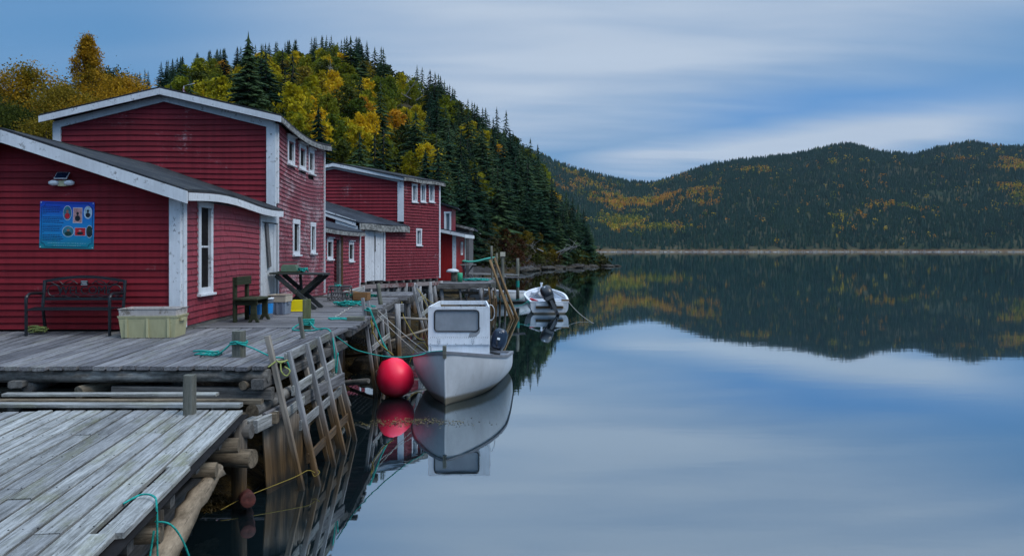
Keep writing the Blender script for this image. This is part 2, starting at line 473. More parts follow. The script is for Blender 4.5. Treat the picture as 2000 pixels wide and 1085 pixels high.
F_ = 1500.0
def zv(v, Y): return CAM_H - (v - 488) * Y / F_      # height seen at picture row v at depth Y (a survey of the photograph)
def xu(u, Y): return (u - 1000) * Y / F_
def yx(u, Xc): return Xc * F_ / (u - 1000)           # depth at which the line X = Xc is seen at column u

# ------------------------------------------------------------------ water
m, nt, b = mat("still_water"); nt.nodes.remove(b)
pos = X(nt, nt.nodes.new("ShaderNodeNewGeometry").outputs["Position"])
r1 = noise(nt, mapping(nt, pos, (0.45, 1.1, 1)), 1.0, 3.0, 0.5, 0.3)
r2 = noise(nt, mapping(nt, pos, (2.2, 6.0, 1)), 1.0, 2.0, 0.5)
calm = noise(nt, mapping(nt, pos, (0.02, 0.035, 1)), 1.0, 3.0, 0.5)
bp = nt.nodes.new("ShaderNodeBump"); bp.inputs["Strength"].default_value = 1.0; bp.inputs["Distance"].default_value = 0.0011
nt.links.new((r1 * 1.0 + r2 * 0.25).k, bp.inputs["Height"])
gl = nt.nodes.new("ShaderNodeBsdfGlossy"); gl.inputs[0].default_value = (0.84, 0.94, 1.0, 1)
nt.links.new((calm.lin(0.3, 0.7, 0.016, 0.030) + noise(nt, mapping(nt, pos, (0.006, 0.09, 1)), 1.0, 3.0, 0.6).sm(0.60, 0.72) * 0.03).k, gl.inputs["Roughness"]); nt.links.new(bp.outputs[0], gl.inputs["Normal"])
df = nt.nodes.new("ShaderNodeBsdfDiffuse"); df.inputs[0].default_value = (0.006, 0.013, 0.016, 1)
fr = nt.nodes.new("ShaderNodeFresnel"); fr.inputs[0].default_value = 2.6
mx = nt.nodes.new("ShaderNodeMixShader")
nt.links.new(X(nt, fr.outputs[0]).lin(0.18, 0.75, 0.50, 1.0).k, mx.inputs[0])
nt.links.new(df.outputs[0], mx.inputs[1]); nt.links.new(gl.outputs[0], mx.inputs[2])
nt.links.new(mx.outputs[0], nt.nodes["Material Output"].inputs[0])
MT["water"] = m
g = MB(); g.add([(-3500, -3500, 0), (3500, -3500, 0), (3500, 3500, 0), (-3500, 3500, 0)], [(0, 1, 2, 3)])
tag(g.obj("water", MT["water"]), kind="structure")

# ------------------------------------------------------------------ near hill and shore
m, nt, b = mat("hill_ground")
pos = X(nt, nt.nodes.new("ShaderNodeNewGeometry").outputs["Position"]); pz = separate(nt, pos)[2]
n = noise(nt, pos, 0.35, 6.0, 0.65); n2_ = noise(nt, pos, 2.5, 5.0, 0.7)
c1 = mixc(nt, n.sm(0.35, 0.65), (0.016, 0.020, 0.010), (0.060, 0.045, 0.022))
c1 = mixc(nt, n2_.sm(0.5, 0.7) * 0.6, c1, (0.055, 0.058, 0.020))
rock = mixc(nt, n2_.sm(0.3, 0.7), (0.014, 0.013, 0.014), (0.06, 0.055, 0.052))
hz = pz + (n - 0.5) * 1.6
c1 = mixc(nt, hz.sm(2.6, 1.5), c1, rock)
weed = mixc(nt, n2_.sm(0.35, 0.75), (0.010, 0.008, 0.004), (0.075, 0.046, 0.013))
c1 = mixc(nt, hz.sm(0.75, 0.25), c1, weed)
nt.links.new(c1.k, b.inputs["Base Color"]); b.inputs["Roughness"].default_value = 0.95; b.inputs["Specular IOR Level"].default_value = 0.1
bump(nt, b, n2_, 0.8, 0.3)
MT["hill"] = m

HT = np.array([(-900, 42, 120, 250), (-300, 44, 125, 235), (0, 46, 140, 222), (265, 50, 170, 196), (400, 55, 185, 162), (560, 60, 195, 146), (640, 62, 200, 138),
               (700, 66, 200, 145), (760, 71, 198, 172), (800, 75, 195, 196), (860, 82, 190, 222), (900, 88, 185, 256), (940, 95, 180, 284),
               (980, 100, 175, 306), (1020, 108, 170, 338), (1060, 118, 165, 384), (1090, 124, 160, 430), (1115, 130, 155, 470), (1140, 135, 150, 492),
               (1160, 138, 145, 505), (1180, 140, 142.5, 513), (1200, 140.5, 141.5, 517.6)], float)
def hill(u, t):
    """world point of the near hill: bearing u, t from the shore (0) over the crest (1) and beyond"""
    u = np.asarray(u, float); t = np.asarray(t, float)
    yb = np.interp(u, HT[:, 0], HT[:, 1]); yc = np.interp(u, HT[:, 0], HT[:, 2]); vc = np.interp(u, HT[:, 0], HT[:, 3])
    zc = CAM_H - (vc - 488) * yc / F_
    Y = yb + (yc - yb) * t; Xx = (u - 1000) * Y / F_
    p = np.where(t < 1, t * (1.25 - 0.25 * t), 1 + 0.6 * (t - 1) - 1.6 * (t - 1) ** 2)
    p = np.where(t < 0, t * 1.2, p)
    nz = (fbm(Xx * 0.09, Y * 0.09, 3) - 0.47) * 7.0 * np.clip(t * 2.5, 0, 1) * np.clip((1180 - u) / 120, 0, 1) * np.clip((1.0 - t) * 4, 0.1, 1)
    rk = (fbm(Xx * 0.5, Y * 0.5, 9) - 0.47) * 1.3 * np.clip((1195 - u) / 60, 0.15, 1)
    return Xx, Y, 0.35 + (zc - 0.35) * p + nz + rk * np.clip(1 - abs(t) * 2, 0.2, 1)
us = np.arange(-880, 1205, 8.0); ts = np.concatenate([np.linspace(-0.25, 0, 5), np.linspace(0.025, 1, 40), np.linspace(1.05, 1.9, 8)])
UU, TT = np.meshgrid(us, ts); hx, hy, hz_ = hill(UU, TT)
V = np.stack([hx, hy, hz_], -1).reshape(-1, 3); nu = len(us)
F = [(i * nu + j, i * nu + j + 1, (i + 1) * nu + j + 1, (i + 1) * nu + j) for i in range(len(ts) - 1) for j in range(nu - 1)]
tag(mk("hill", V, F, MT["hill"], smooth=True), kind="structure")

# shore under and behind the wharf
sy = np.concatenate([np.arange(3, 30, 0.4), np.arange(30, 116, 1.5)]); sd_ = np.concatenate([np.linspace(-2.5, 4, 27), np.linspace(5, 45, 18)])
edge_x = np.interp(sy, [3, 9, 14, 20, 35, 60, 90, 112], [-2.85, -3.12, -3.6, -3.6, -3.4, -4, -1.0, 2])
def shore_z(xx, yy, sd):
    z = np.where(sd < 0, sd * 0.6, np.minimum(sd * 0.42, 0.9 + 0.02 * sd)) - 0.08
    return z + (fbm(xx * 1.1, yy * 1.1, 21) - 0.45) * np.clip(0.75 + sd * 0.02, 0.2, 0.9) * np.where(yy < 45, 1.0, 1.8)
P = []
for yv, ex in zip(sy, edge_x):
    xx = ex - sd_; yy = np.full_like(xx, yv)
    z = shore_z(xx, yy, sd_)
    P.append([(a, b_, c_) for a, b_, c_ in zip(xx, yy, z)])
g = MB().grid(P, flip=True)
tag(g.obj("shore", MT["hill"], smooth=True), kind="structure")

# ------------------------------------------------------------------ far hills across the water
m, nt, b = mat("far_hill_ground")
pos = X(nt, nt.nodes.new("ShaderNodeNewGeometry").outputs["Position"]); pz = separate(nt, pos)[2]
n = noise(nt, pos, 0.02, 6.0, 0.65); n2_ = noise(nt, pos, 0.12, 5.0, 0.7)
c1 = mixc(nt, n.sm(0.35, 0.65), (0.025, 0.038, 0.024), (0.065, 0.060, 0.036))
c1 = mixc(nt, n2_.sm(0.58, 0.7) * n.sm(0.5, 0.65), c1, (0.16, 0.16, 0.16))
beach = mixc(nt, n2_.sm(0.35, 0.65), (0.10, 0.09, 0.08), (0.26, 0.24, 0.22))
hz = pz + (n2_ - 0.5) * 1.2
c1 = mixc(nt, hz.sm(5.0, 2.9), c1, mixc(nt, n.sm(0.4, 0.6), (0.085, 0.048, 0.026), (0.13, 0.09, 0.045)))
c1 = mixc(nt, hz.sm(1.5, 0.9) * n2_.sm(.3, .55), c1, beach)
nt.links.new(c1.k, b.inputs["Base Color"]); b.inputs["Roughness"].default_value = 1.0; b.inputs["Specular IOR Level"].default_value = 0.0
MT["farhill"] = m
FT = np.array([(200, 230), (600, 235), (900, 255), (1000, 282), (1060, 306), (1080, 318), (1130, 335), (1180, 347), (1220, 357), (1270, 362), (1300, 354), (1350, 337), (1400, 322),
               (1450, 315), (1500, 311), (1550, 305), (1600, 295), (1630, 287), (1660, 284), (1690, 292), (1720, 300), (1760, 303), (1790, 305),
               (1830, 292), (1870, 285), (1900, 281), (1930, 287), (1970, 290), (2050, 290), (2200, 305), (2500, 320), (3000, 350), (3600, 380)], float)
FY0, FY1 = 1150.0, 1900.0
def farhill(u, t):
    u = np.asarray(u, float); t = np.asarray(t, float)
    zc = CAM_H - (np.interp(u, FT[:, 0], FT[:, 1]) - 488) * FY1 / F_
    Y = FY0 + (FY1 - FY0) * t; Xx = (u - 1000) * Y / F_
    p = np.where(t < 1, t * (1.12 - 0.12 * t), 1 - 0.5 * (t - 1))
    p = np.where(t < 0, t, p)
    nz = (fbm(Xx * 0.006, Y * 0.006, 5) - 0.47) * 60 * np.clip(t * 2, 0, 1) * np.clip((1 - t) * 5, 0, 1)
    flat = np.clip((t + 0.02) / 0.05, 0, 1)
    return Xx, Y, 0.2 + (zc * p + nz) * flat + 1.6 * np.clip(t * 90, -3, 1) + (fbm(Xx * 0.05, Y * 0.05, 8) - 0.47) * 2.2
us = np.arange(150, 3600, 12.0); ts = np.concatenate([[-0.03, -0.012, 0.0, 0.004, 0.008, 0.014, 0.022, 0.035], np.linspace(0.05, 1, 40), [1.06, 1.2, 1.5]])
UU, TT = np.meshgrid(us, ts); hx, hy, hz_ = farhill(UU, TT)
V = np.stack([hx, hy, hz_], -1).reshape(-1, 3); nu = len(us)
F = [(i * nu + j, i * nu + j + 1, (i + 1) * nu + j + 1, (i + 1) * nu + j) for i in range(len(ts) - 1) for j in range(nu - 1)]
tag(mk("far_hills", V, F, MT["farhill"], smooth=True), kind="structure")

# ------------------------------------------------------------------ houses
class Wall:
    def __init__(s, house, O, d, L):
        s.h = house; s.O = Vector(O); s.d = Vector(d).normalized(); s.L = L
        y = UP.cross(s.d)
        s.M = Matrix((s.d, y, UP)).transposed().to_4x4(); s.M.translation = s.O
        s.open = []
    def courses(s, z0, z1, sp, m, top=None, style="board", dz=None, t0=0.0, t1=None, name="clapboard", th=0.030, lens=(1.4, 3.6), joined=False, zmin=None):
        """courses of clapboard, each piece an object; z is absolute"""
        t1 = s.L if t1 is None else t1
        oz = s.O.z; n = int(round((z1 - z0) / sp)); J = MB()
        for k in range(n):
            zb = z0 + k * sp; zm = zb + sp * 0.55
            iv = [(t0, t1)]
            if top:
                S = [t0 + (t1 - t0) * i / 60 for i in range(61)]
                ok = [t for t in S if top(t) > zb + sp * 0.35]
                if not ok: continue
                iv = [(ok[0], ok[-1])]
            for a, b_, c_, d in s.open:
                if c_ < zm < d:
                    nx = []
                    for p, q_ in iv:
                        if b_ <= p or a >= q_: nx.append((p, q_)); continue
                        if a - p > 0.02: nx.append((p, a))
                        if q_ - b_ > 0.02: nx.append((b_, q_))
                    iv = nx
            pcs = []
            for p, q_ in iv:
                while q_ - p > lens[1] * 1.15:
                    w = R.uniform(*lens); pcs.append((p, p + w - 0.003)); p += w
                pcs.append((p, q_))
            for p, q_ in pcs:
                V = []; F = []
                jz = R.uniform(-0.004, 0.004)
                lap = sp + 0.012
                if style == "board":
                    ns = max(1, int((q_ - p) / 0.5)) if dz else 1
                    for i in range(ns + 1):
                        t = p + (q_ - p) * i / ns; o = (dz(t, zb) if dz else 0) + jz - oz
                        o2 = (dz(t, zb + lap) if dz else 0) + jz - oz
                        V += [(t, 0, zb + o), (t, -th, zb + o), (t, -0.006, zb + lap + o2), (t, 0, zb + lap + o2)]
                    for i in range(ns):
                        a = i * 4
                        F += [(a + 1, a + 5, a + 6, a + 2), (a, a + 4, a + 5, a + 1)]
                    F += [(0, 1, 2, 3), tuple(ns * 4 + i for i in (3, 2, 1, 0))]
                else:
                    t = p
                    while t < q_ - 0.01:
                        w = R.uniform(0.09, 0.19); e = min(t + w, q_)
                        if q_ - e < 0.05: e = q_
                        a = len(V); hb = R.uniform(-0.0016, 0.0016) + jz - oz; d2 = th * R.uniform(0.88, 1.12)
                        for tt in (t + 0.0006, e - 0.0006):
                            o = dz(tt, zb) if dz else 0; o2 = dz(tt, zb + lap) if dz else 0
                            V += [(tt, 0, zb + o + hb), (tt, -d2, zb + o + hb), (tt, -0.005, zb + lap + o2 + hb), (tt, 0, zb + lap + o2 + hb)]
                        F += [(a + 1, a + 5, a + 6, a + 2), (a, a + 4, a + 5, a + 1), (a, a + 1, a + 2, a + 3), (a + 7, a + 6, a + 5, a + 4)]
                        t = e
                if joined: J.add(V, F)
                else: mk(name, V, F, m, s.h, s.M)
        if joined and J.v:
            tag(J.obj(name, m, s.h, s.M), kind="stuff")
    def box(s, name, t0, t1, z0, z1, y0, y1, m, parent=None):
        """box in wall coordinates: y negative is outwards"""
        V, F = cbox(t1 - t0, abs(y1 - y0), z1 - z0, 0.005)
        M = s.M @ Matrix.Translation(((t0 + t1) / 2, (y0 + y1) / 2, (z0 + z1) / 2 - s.O.z))
        return mk(name, V, F, m, parent or s.h, M)
    def slant(s, name, t0, z0, t1, z1, w, y0, y1, m, parent=None):
        """board lying in the wall plane from (t0,z0) to (t1,z1), w its height measured downwards from that line"""
        dz_ = w
        V = []
        for t, z in ((t0, z0), (t1, z1)):
            V += [(t, y0, z - s.O.z), (t, y1, z - s.O.z), (t, y1, z - dz_ - s.O.z), (t, y0, z - dz_ - s.O.z)]
        F = [(0, 1, 5, 4), (1, 2, 6, 5), (2, 3, 7, 6), (3, 0, 4, 7), (3, 2, 1, 0), (4, 5, 6, 7)]
        return mk(name, V, F, m, parent or s.h, s.M)
    def window(s, t0, t1, z0, z1, fw=0.08, bars=(1, 2), m=None, hood=True, tilt=0.0, out=0.045, sill=True):
        m = m or MT["white"]; oz = s.O.z
        g = MB()
        def bx(a, b_, c_, d, y0, y1): g.box(((a + b_) / 2 , (y0 + y1) / 2, (c_ + d) / 2 - oz), (b_ - a, abs(y1 - y0), d - c_))
        bx(t0, t0 + fw, z0 + fw, z1 - fw, -out, 0.02); bx(t1 - fw, t1, z0 + fw, z1 - fw, -out, 0.02)
        bx(t0 - 0.01, t1 + 0.01, z1 - fw * 1.3, z1, -out - 0.004, 0.02); bx(t0, t1, z0, z0 + fw, -out, 0.02)
        w = g.obj("window", m, s.h, s.M)
        s.box("pane", t0 + fw, t1 - fw, z0 + fw, z1 - fw * 1.3, 0.045, 0.055, MT["glass"], w)
        nc, nr = bars
        for i in range(1, nc):
            t = t0 + (t1 - t0) * i / nc; s.box("sash_bar", t - 0.014, t + 0.014, z0 + fw, z1 - fw * 1.3, 0.015, 0.042, m, w)
        for i in range(1, nr):
            z = z0 + (z1 - z0) * i / nr; s.box("sash_bar", t0 + fw, t1 - fw, z - 0.02, z + 0.02, 0.01, 0.044, m, w)
        sw = 0.035
        s.box("sash_bar", t0 + fw, t0 + fw + sw, z0 + fw, z1 - fw * 1.3, 0.018, 0.043, m, w); s.box("sash_bar", t1 - fw - sw, t1 - fw, z0 + fw, z1 - fw * 1.3, 0.018, 0.043, m, w)
        if sill: s.box("sill", t0 - 0.03, t1 + 0.03, z0 - 0.045, z0 - 0.002, -out - 0.05, 0.02, m, w)
        if hood: s.box("hood", t0 - 0.05, t1 + 0.05, z1 + 0.003, z1 + 0.035, -out - 0.055, 0.01, m, w)
        s.open.append((t0, t1, z0, z1))
        return w

def prism_body(house, pts, z0, tops, m, name="wall"):
    """solid body from footprint pts (anticlockwise) with a top height per point; pts may include ridge points"""
    n = len(pts)
    V = [(x, y, z0) for x, y in pts] + [(x, y, z) for (x, y), z in zip(pts, tops)]
    F = [(i, (i + 1) % n, n + (i + 1) % n, n + i) for i in range(n)]
    return mk(name, V, F, m, house)

def roof_slab(house, A0, A1, B0, B1, th, m, name="roof", nu=10, nv=6, dz=None):
    """sheet roof: A0->A1 the eave, B0->B1 the ridge; dz(s,t) sag with s along the eave and t up the slope"""
    A0, A1, B0, B1 = (Vector(p) for p in (A0, A1, B0, B1))
    P = []
    for j in range(nv + 1):
        t = j / nv; row = []
        for i in range(nu + 1):
            s = i / nu; p = A0.lerp(A1, s).lerp(B0.lerp(B1, s), t)
            if dz: p = p + Vector((0, 0, dz(s, t)))
            row.append(p)
        P.append(row)
    Q = [[p - Vector((0, 0, th)) for p in r_] for r_ in P]
    g = MB(); g.grid(P); g.grid(Q, flip=True)
    ring = P[0] + [r_[-1] for r_ in P[1:]] + P[-1][-2::-1] + [r_[0] for r_ in P[-2:0:-1]]
    rq = Q[0] + [r_[-1] for r_ in Q[1:]] + Q[-1][-2::-1] + [r_[0] for r_ in Q[-2:0:-1]]
    k = len(ring)
    g.add(ring + rq, [((i + 1) % k, i, k + i, k + (i + 1) % k) for i in range(k)])
    return g.obj(name, m, house)

def eave_board(house, A0, A1, w, t, m, dz, name="fascia", n=12):
    """fascia following a sagging eave"""
    A0, A1 = Vector(A0), Vector(A1); d = (A1 - A0).normalized(); o = d.cross(UP) * t
    g = MB(); P = []
    for i in range(n + 1):
        p = A0.lerp(A1, i / n) + Vector((0, 0, dz(i / n)))
        P.append([p, p + o, p + o - UP * w, p - UP * w])
    g.grid(P, closed=True); g.add(P[0] + P[-1], [(0, 1, 2, 3), (7, 6, 5, 4)])
    return g.obj(name, m, house)

MT["rimgrey2"] = plain("faded_grey_lettering", (.22, .22, .23), .8)
# ---- near low shed -------------------------------------------------
YF, XS = 12.75, -5.5                     # gable wall depth, side wall line
XL1, XR1, ZE1, ZR1 = -11.1, XS, 3.92, 4.86
XM1 = (XL1 + XR1) / 2
YB1 = 17.80
h1 = thing("low_shed", "low red clapboard shed with white trim and mossy felt roof, blue poster on its gable", "shed", (XM1, YF, 1.7))
prism_body(h1, [(XL1, YF + .06), (XR1 - .02, YF + .06), (XR1 - .02, YB1), (XL1, YB1)], 1.66, [3.8] * 4, MT["inside"], "wall_body")
def top1(X_): return ZR1 - abs(X_ - XM1) * (ZR1 - ZE1) / (XR1 - XM1)
w1 = Wall(h1, (XL1, YF, 0), (1, 0, 0), XR1 - XL1)
mk("gable", [(XL1, YF + .05, 1.66), (XR1, YF + .05, 1.66), (XR1, YF + .05, ZE1), (XM1, YF + .05, ZR1), (XL1, YF + .05, ZE1)], [(0, 1, 2, 3, 4)], MT["inside"], h1)
w1.courses(1.69, 4.80, 0.109, MT["red"], top=lambda t: top1(XL1 + t) - 0.04, t0=1.6, t1=XR1 - XL1 - 0.16, lens=(2.2, 5.0))
def dz1(t, z):                           # the old side wall bellies and dips
    s = t / (YB1 - YF); k = (z - 1.7) / 2.2
    return 0.055 * math.sin(s * 4.2 - 0.6) * (0.4 + 0.6 * k) - 0.05 * s * (1 - k) + 0.006 * math.sin(s * 11 + z * 3)
s1 = Wall(h1, (XS, YF, 0), (0, 1, 0), YB1 - YF)
wy0, wy1 = yx(384, XS) - YF, yx(412, XS) - YF
s1.window(wy0, wy1, zv(572, yx(398, XS)), zv(391, yx(398, XS)), fw=0.10, bars=(1, 2))
s1.box('blind', wy0 + .14, wy1 - .14, zv(572, yx(398, XS)) + .1, 3.02, 0.028, 0.044, plain('pale_window_blind', (.34, .37, .39), .8), h1)
dy0, dy1 = yx(505, XS) - YF, yx(541, XS) - YF
s1.open.append((dy0, dy1, 1.6, 3.82))
s1.courses(1.74, 3.86, 0.107, MT["reds"], style="shingle", dz=dz1, t0=0.14, name="shingle_course", lens=(1.6, 3.2))
mk("side_backing", [(XS - .012, YF + .02, 1.74), (XS - .012, YB1, 1.72), (XS - .012, YB1, 3.92), (XS - .012, YF + .02, 3.92)], [(0, 1, 2, 3)], MT["inside"], h1)
s1.box("sill_beam", 0.05, YB1 - YF, 1.655, 1.735, -0.012, 0.2, MT["beam"])
# corner boards
w1.box("corner_board", XR1 - XL1 - 0.165, XR1 - XL1 + 0.022, 1.70, 3.86, -0.066, 0.0, MT["white"])
s1.box("corner_board", -0.0, 0.115, 1.71, 3.86, -0.058, 0.0, MT["white"])
for i, ch in enumerate("YAA"):
    V, F = textmesh(ch, 0.07, 0.0008)
    mk("letter", V, F, MT["rimgrey2"], h1, Matrix.Translation((XR1 - 0.075, YF - 0.0668, 3.50 - i * 0.088)) @ Matrix.Rotation(math.radians(90), 4, "X"))
# door at the far end of the side wall: boarded, white, one loose board
s1.box("door_frame", dy0, dy0 + 0.09, 1.75, 3.80, -0.05, 0.02, MT["white2"]); s1.box("door_frame", dy1 - 0.09, dy1, 1.75, 3.80, -0.05, 0.02, MT["white2"])
s1.box("door_frame", dy0 + 0.09, dy1 - 0.09, 3.62, 3.80, -0.052, 0.02, MT["white2"])
nb = 5; dw = (dy1 - dy0 - 0.2) / nb
for i in range(nb): s1.box("door_board", dy0 + 0.1 + i * dw, dy0 + 0.1 + (i + 1) * dw - 0.008, 1.78, 3.60, -0.012 - R.uniform(0, .006), 0.02, MT["white2"])
pm = s1.M
g = MB(); g.bar(pm @ Vector((dy0 + 0.42, -0.045, 3.60)), pm @ Vector((dy0 + 0.60, -0.06, 2.62)), 0.17, 0.02, up=(1, 0, 0)); g.obj("loose_board", MT["greyside"], h1)
# roof
OV = 0.22
def sagr(s, t): return (0.055 * math.sin(s * 6.0 - 0.3) - 0.03 * s) * (1 - t) - 0.03 * math.sin(s * 3.1) * t
xe = XR1 + OV; ze = ZE1 + 0.085
roof_slab(h1, (xe, YF - 0.28, ze), (xe, YB1 - 0.1, ze), (XM1, YF - 0.28, ZR1 + 0.13), (XM1, YB1 - 0.1, ZR1 + 0.13), 0.05, MT["roof"], dz=sagr, nu=14)
roof_slab(h1, (XL1 - OV, YF - 0.28, ze), (XL1 - OV, YB1 - 0.1, ze), (XM1 - .002, YF - 0.28, ZR1 + 0.13), (XM1 - .002, YB1 - 0.1, ZR1 + 0.13), 0.05, MT["roof"])
wr = Wall(h1, (XM1, YF - 0.25, 0), (1, 0, 0), 1)
wr.slant("bargeboard", 0.006, ZR1 + 0.085, xe - XM1 + 0.01, ze - 0.05, 0.20, -0.055, -0.02, MT["white"])
wr.slant("bargeboard", XL1 - OV - XM1, ze - 0.05, -0.002, ZR1 + 0.085, 0.20, -0.055, -0.02, MT["white"])
eave_board(h1, (xe - 0.015, YF - 0.24, ze - 0.055), (xe - 0.015, YB1 - 0.12, ze - 0.055), 0.13, 0.035, MT["white"], lambda s: sagr(s, 0))
mk("soffit", [(xe - .03, YF - .2, ze - .17), (xe - .03, YB1 - .1, ze - .2), (XR1 - .05, YB1 - .1, ze - .13), (XR1 - .05, YF - .2, ze - .10)], [(0, 3, 2, 1)], MT["white2"], h1)

# ---- tall shed ------------------------------------------------------
Y2, Y2B = 17.82, 22.35
XL2, XR2 = -10.62, XS + 0.01
ZE2, ZR2 = 6.02, 6.62
XM2 = (XL2 + XR2) / 2
h2 = thing("tall_shed", "tall two storey red clapboard shed with low gable and a sagging seaward eave", "shed", (XM2, Y2, 1.7))
prism_body(h2, [(XL2, Y2 + .06), (XR2 - .02, Y2 + .06), (XR2 - .02, Y2B - .01), (XL2, Y2B - .01)], 1.66, [5.85] * 4, MT["inside"], "wall_body")
def top2(X_): return ZR2 - abs(X_ - XM2) * (ZR2 - ZE2) / (XR2 - XM2)
w2 = Wall(h2, (XL2, Y2, 0), (1, 0, 0), XR2 - XL2)
mk("gable", [(XL2, Y2 + .05, 3.6), (XR2, Y2 + .05, 3.6), (XR2, Y2 + .05, ZE2), (XM2, Y2 + .05, ZR2), (XL2, Y2 + .05, ZE2)], [(0, 1, 2, 3, 4)], MT["inside"], h2)
w2.courses(3.64, 6.55, 0.126, MT["redt"], top=lambda t: top2(XL2 + t) - 0.10, t0=0.16, t1=XR2 - XL2 - 0.18, lens=(1.8, 4.2), th=0.034,
           dz=lambda t, z: 0.012 * math.sin(t * 1.7 + z * 2))
L2 = Y2B - Y2
def dz2(t, z):
    s = t / L2; k = (z - 1.7) / 4.2
    return -0.17 * math.sin(s * 3.14159) * k + 0.05 * math.sin(s * 5) * (1 - k) - 0.02 * s
s2 = Wall(h2, (XR2, Y2, 0), (0, 1, 0), L2)
def side_win(s, Xc, Y0, u0, u1, v0, v1, **k):
    a, b_ = yx(u0, Xc), yx(u1, Xc); ym = (a + b_) / 2
    return s.window(a - Y0, b_ - Y0, zv(v1, ym), zv(v0, ym), **k)
for u0, u1, v0, v1 in ((559, 573, 267, 321), (582, 595, 281, 331), (600.5, 611, 291, 339)): side_win(s2, XR2, Y2, u0, u1, v0, v1, fw=0.09, bars=(1, 1))
for u0, u1, v0, v1 in ((569.5, 583, 428, 497), (604.5, 614, 434, 494)): side_win(s2, XR2, Y2, u0, u1, v0, v1, fw=0.09, bars=(1, 1), hood=False)
s2.courses(1.78, 5.98, 0.105, MT["redw"], style="shingle", dz=dz2, t0=0.10, name="shingle_course", lens=(1.3, 2.8), th=0.032)
mk("side_backing", [(XR2 - .012, Y2 + .02, 1.74), (XR2 - .012, Y2B, 1.72), (XR2 - .012, Y2B, 5.9), (XR2 - .012, Y2 + .02, 6.0)], [(0, 1, 2, 3)], MT["inside"], h2)
s2.box("sill_beam", 0.3, L2, 1.62, 1.75, -0.01, 0.15, MT["beam"])
w2.box("corner_board", XR2 - XL2 - 0.19, XR2 - XL2 + 0.022, 3.7, 5.93, -0.066, 0.0, MT["white"])
w2.box("corner_board", 0, 0.18, 3.7, 5.93, -0.066, 0.0, MT["white"])
s2.box("corner_board", 0.0, 0.10, 4.08, 5.93, -0.058, 0.0, MT["white"])
s2.box("corner_board", L2 - 0.06, L2 + 0.01, 1.75, 5.86, -0.058, 0.0, MT["white"])
def sag2(s, t): return -0.16 * math.sin(s * 3.14159) * (1 - t) - 0.03 * s * (1 - t)
xe2, ze2 = XR2 + 0.20, ZE2 + 0.08
roof_slab(h2, (xe2, Y2 - 0.25, ze2), (xe2, Y2B + 0.15, ze2), (XM2, Y2 - 0.25, ZR2 + 0.12), (XM2, Y2B + 0.15, ZR2 + 0.12), 0.05, MT["roof"], dz=sag2, nu=14)
roof_slab(h2, (XL2 - .2, Y2 - 0.25, ze2), (XL2 - .2, Y2B + 0.15, ze2), (XM2 - .002, Y2 - 0.25, ZR2 + 0.12), (XM2 - .002, Y2B + 0.15, ZR2 + 0.12), 0.05, MT["roof"])
wr = Wall(h2, (XM2, Y2 - 0.22, 0), (1, 0, 0), 1)
wr.slant("bargeboard", 0.004, ZR2 + 0.075, xe2 - XM2 + .01, ze2 - .045, 0.14, -0.055, -0.02, MT["white"])
wr.slant("bargeboard", XL2 - .2 - XM2, ze2 - .045, -0.001, ZR2 + 0.075, 0.14, -0.055, -0.02, MT["white"])
wi = Wall(h2, (XM2, Y2, 0), (1, 0, 0), 1)
wi.slant("frieze_board", 0.001, ZR2 - 0.03, XR2 - XM2, ZE2 - .06, 0.16, -0.062, 0.0, MT["white"])
wi.slant("frieze_board", XL2 - XM2, ZE2 - .06, -0.001, ZR2 - 0.03, 0.16, -0.062, 0.0, MT["white"])
eave_board(h2, (xe2 - 0.015, Y2 - 0.21, ze2 - 0.055), (xe2 - 0.015, Y2B + 0.13, ze2 - 0.055), 0.12, 0.035, MT["greyboard"], lambda s: sag2(s, 0))

# ---- small lean-to shed between ------------------------------------
Y3, Y3B, X3 = 22.40, 29.2, -5.82
h3 = thing("lean_to", "small red lean-to with open dark doorway, two white windows and dark sloping felt roof", "shed", (X3 - 1, Y3, 1.6))
s3 = Wall(h3, (X3, Y3, 0), (0, 1, 0), Y3B - Y3)
da, db = yx(650.5, X3) - Y3, yx(667.5, X3) - Y3
s3.open.append((da, db, 1.5, 3.42))
side_win(s3, X3, Y3, 636.5, 648, 465, 506, fw=0.09, bars=(2, 1)); side_win(s3, X3, Y3, 679.5, 689, 471, 510, fw=0.09, bars=(2, 1))
s3.courses(1.62, 3.58, 0.125, MT["reds"], style="shingle", name="shingle_siding", joined=True, dz=lambda t, z: -0.02 * t / 3, lens=(6.0, 9.0), th=.045)
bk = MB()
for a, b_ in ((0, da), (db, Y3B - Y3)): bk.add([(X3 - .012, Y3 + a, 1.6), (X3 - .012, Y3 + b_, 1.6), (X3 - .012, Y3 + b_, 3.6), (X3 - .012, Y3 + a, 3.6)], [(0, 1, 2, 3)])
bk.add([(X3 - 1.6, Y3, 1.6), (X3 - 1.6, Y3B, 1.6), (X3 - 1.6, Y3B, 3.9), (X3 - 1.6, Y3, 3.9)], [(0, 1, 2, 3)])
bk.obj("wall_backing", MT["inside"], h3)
s3.box("door_post", da + 0.75, da + 1.05, 1.62, 3.44, -0.03, 0.06, MT["greyside"])
s3.box("door_plank", da + 1.07, db - 0.02, 1.62, 3.46, -0.05, 0.02, MT["brownplank"])
s3.box("corner_board", Y3B - Y3 - 0.1, Y3B - Y3, 1.62, 3.56, -0.058, 0, MT["white"])
roof_slab(h3, (X3 + .22, Y3 + .03, 3.72), (X3 + .22, Y3B + .1, 3.70), (X3 - 2.0, Y3 + .03, 4.33), (X3 - 2.0, Y3B + .1, 4.33), 0.05, MT["roof2"], dz=lambda s, t: -0.04 * math.sin(3.14 * s) * (1 - t))
eave_board(h3, (X3 + .205, Y3 + .05, 3.665), (X3 + .205, Y3B + .08, 3.645), 0.12, 0.03, MT["greyboard"], lambda s: -0.04 * math.sin(3.14 * s))

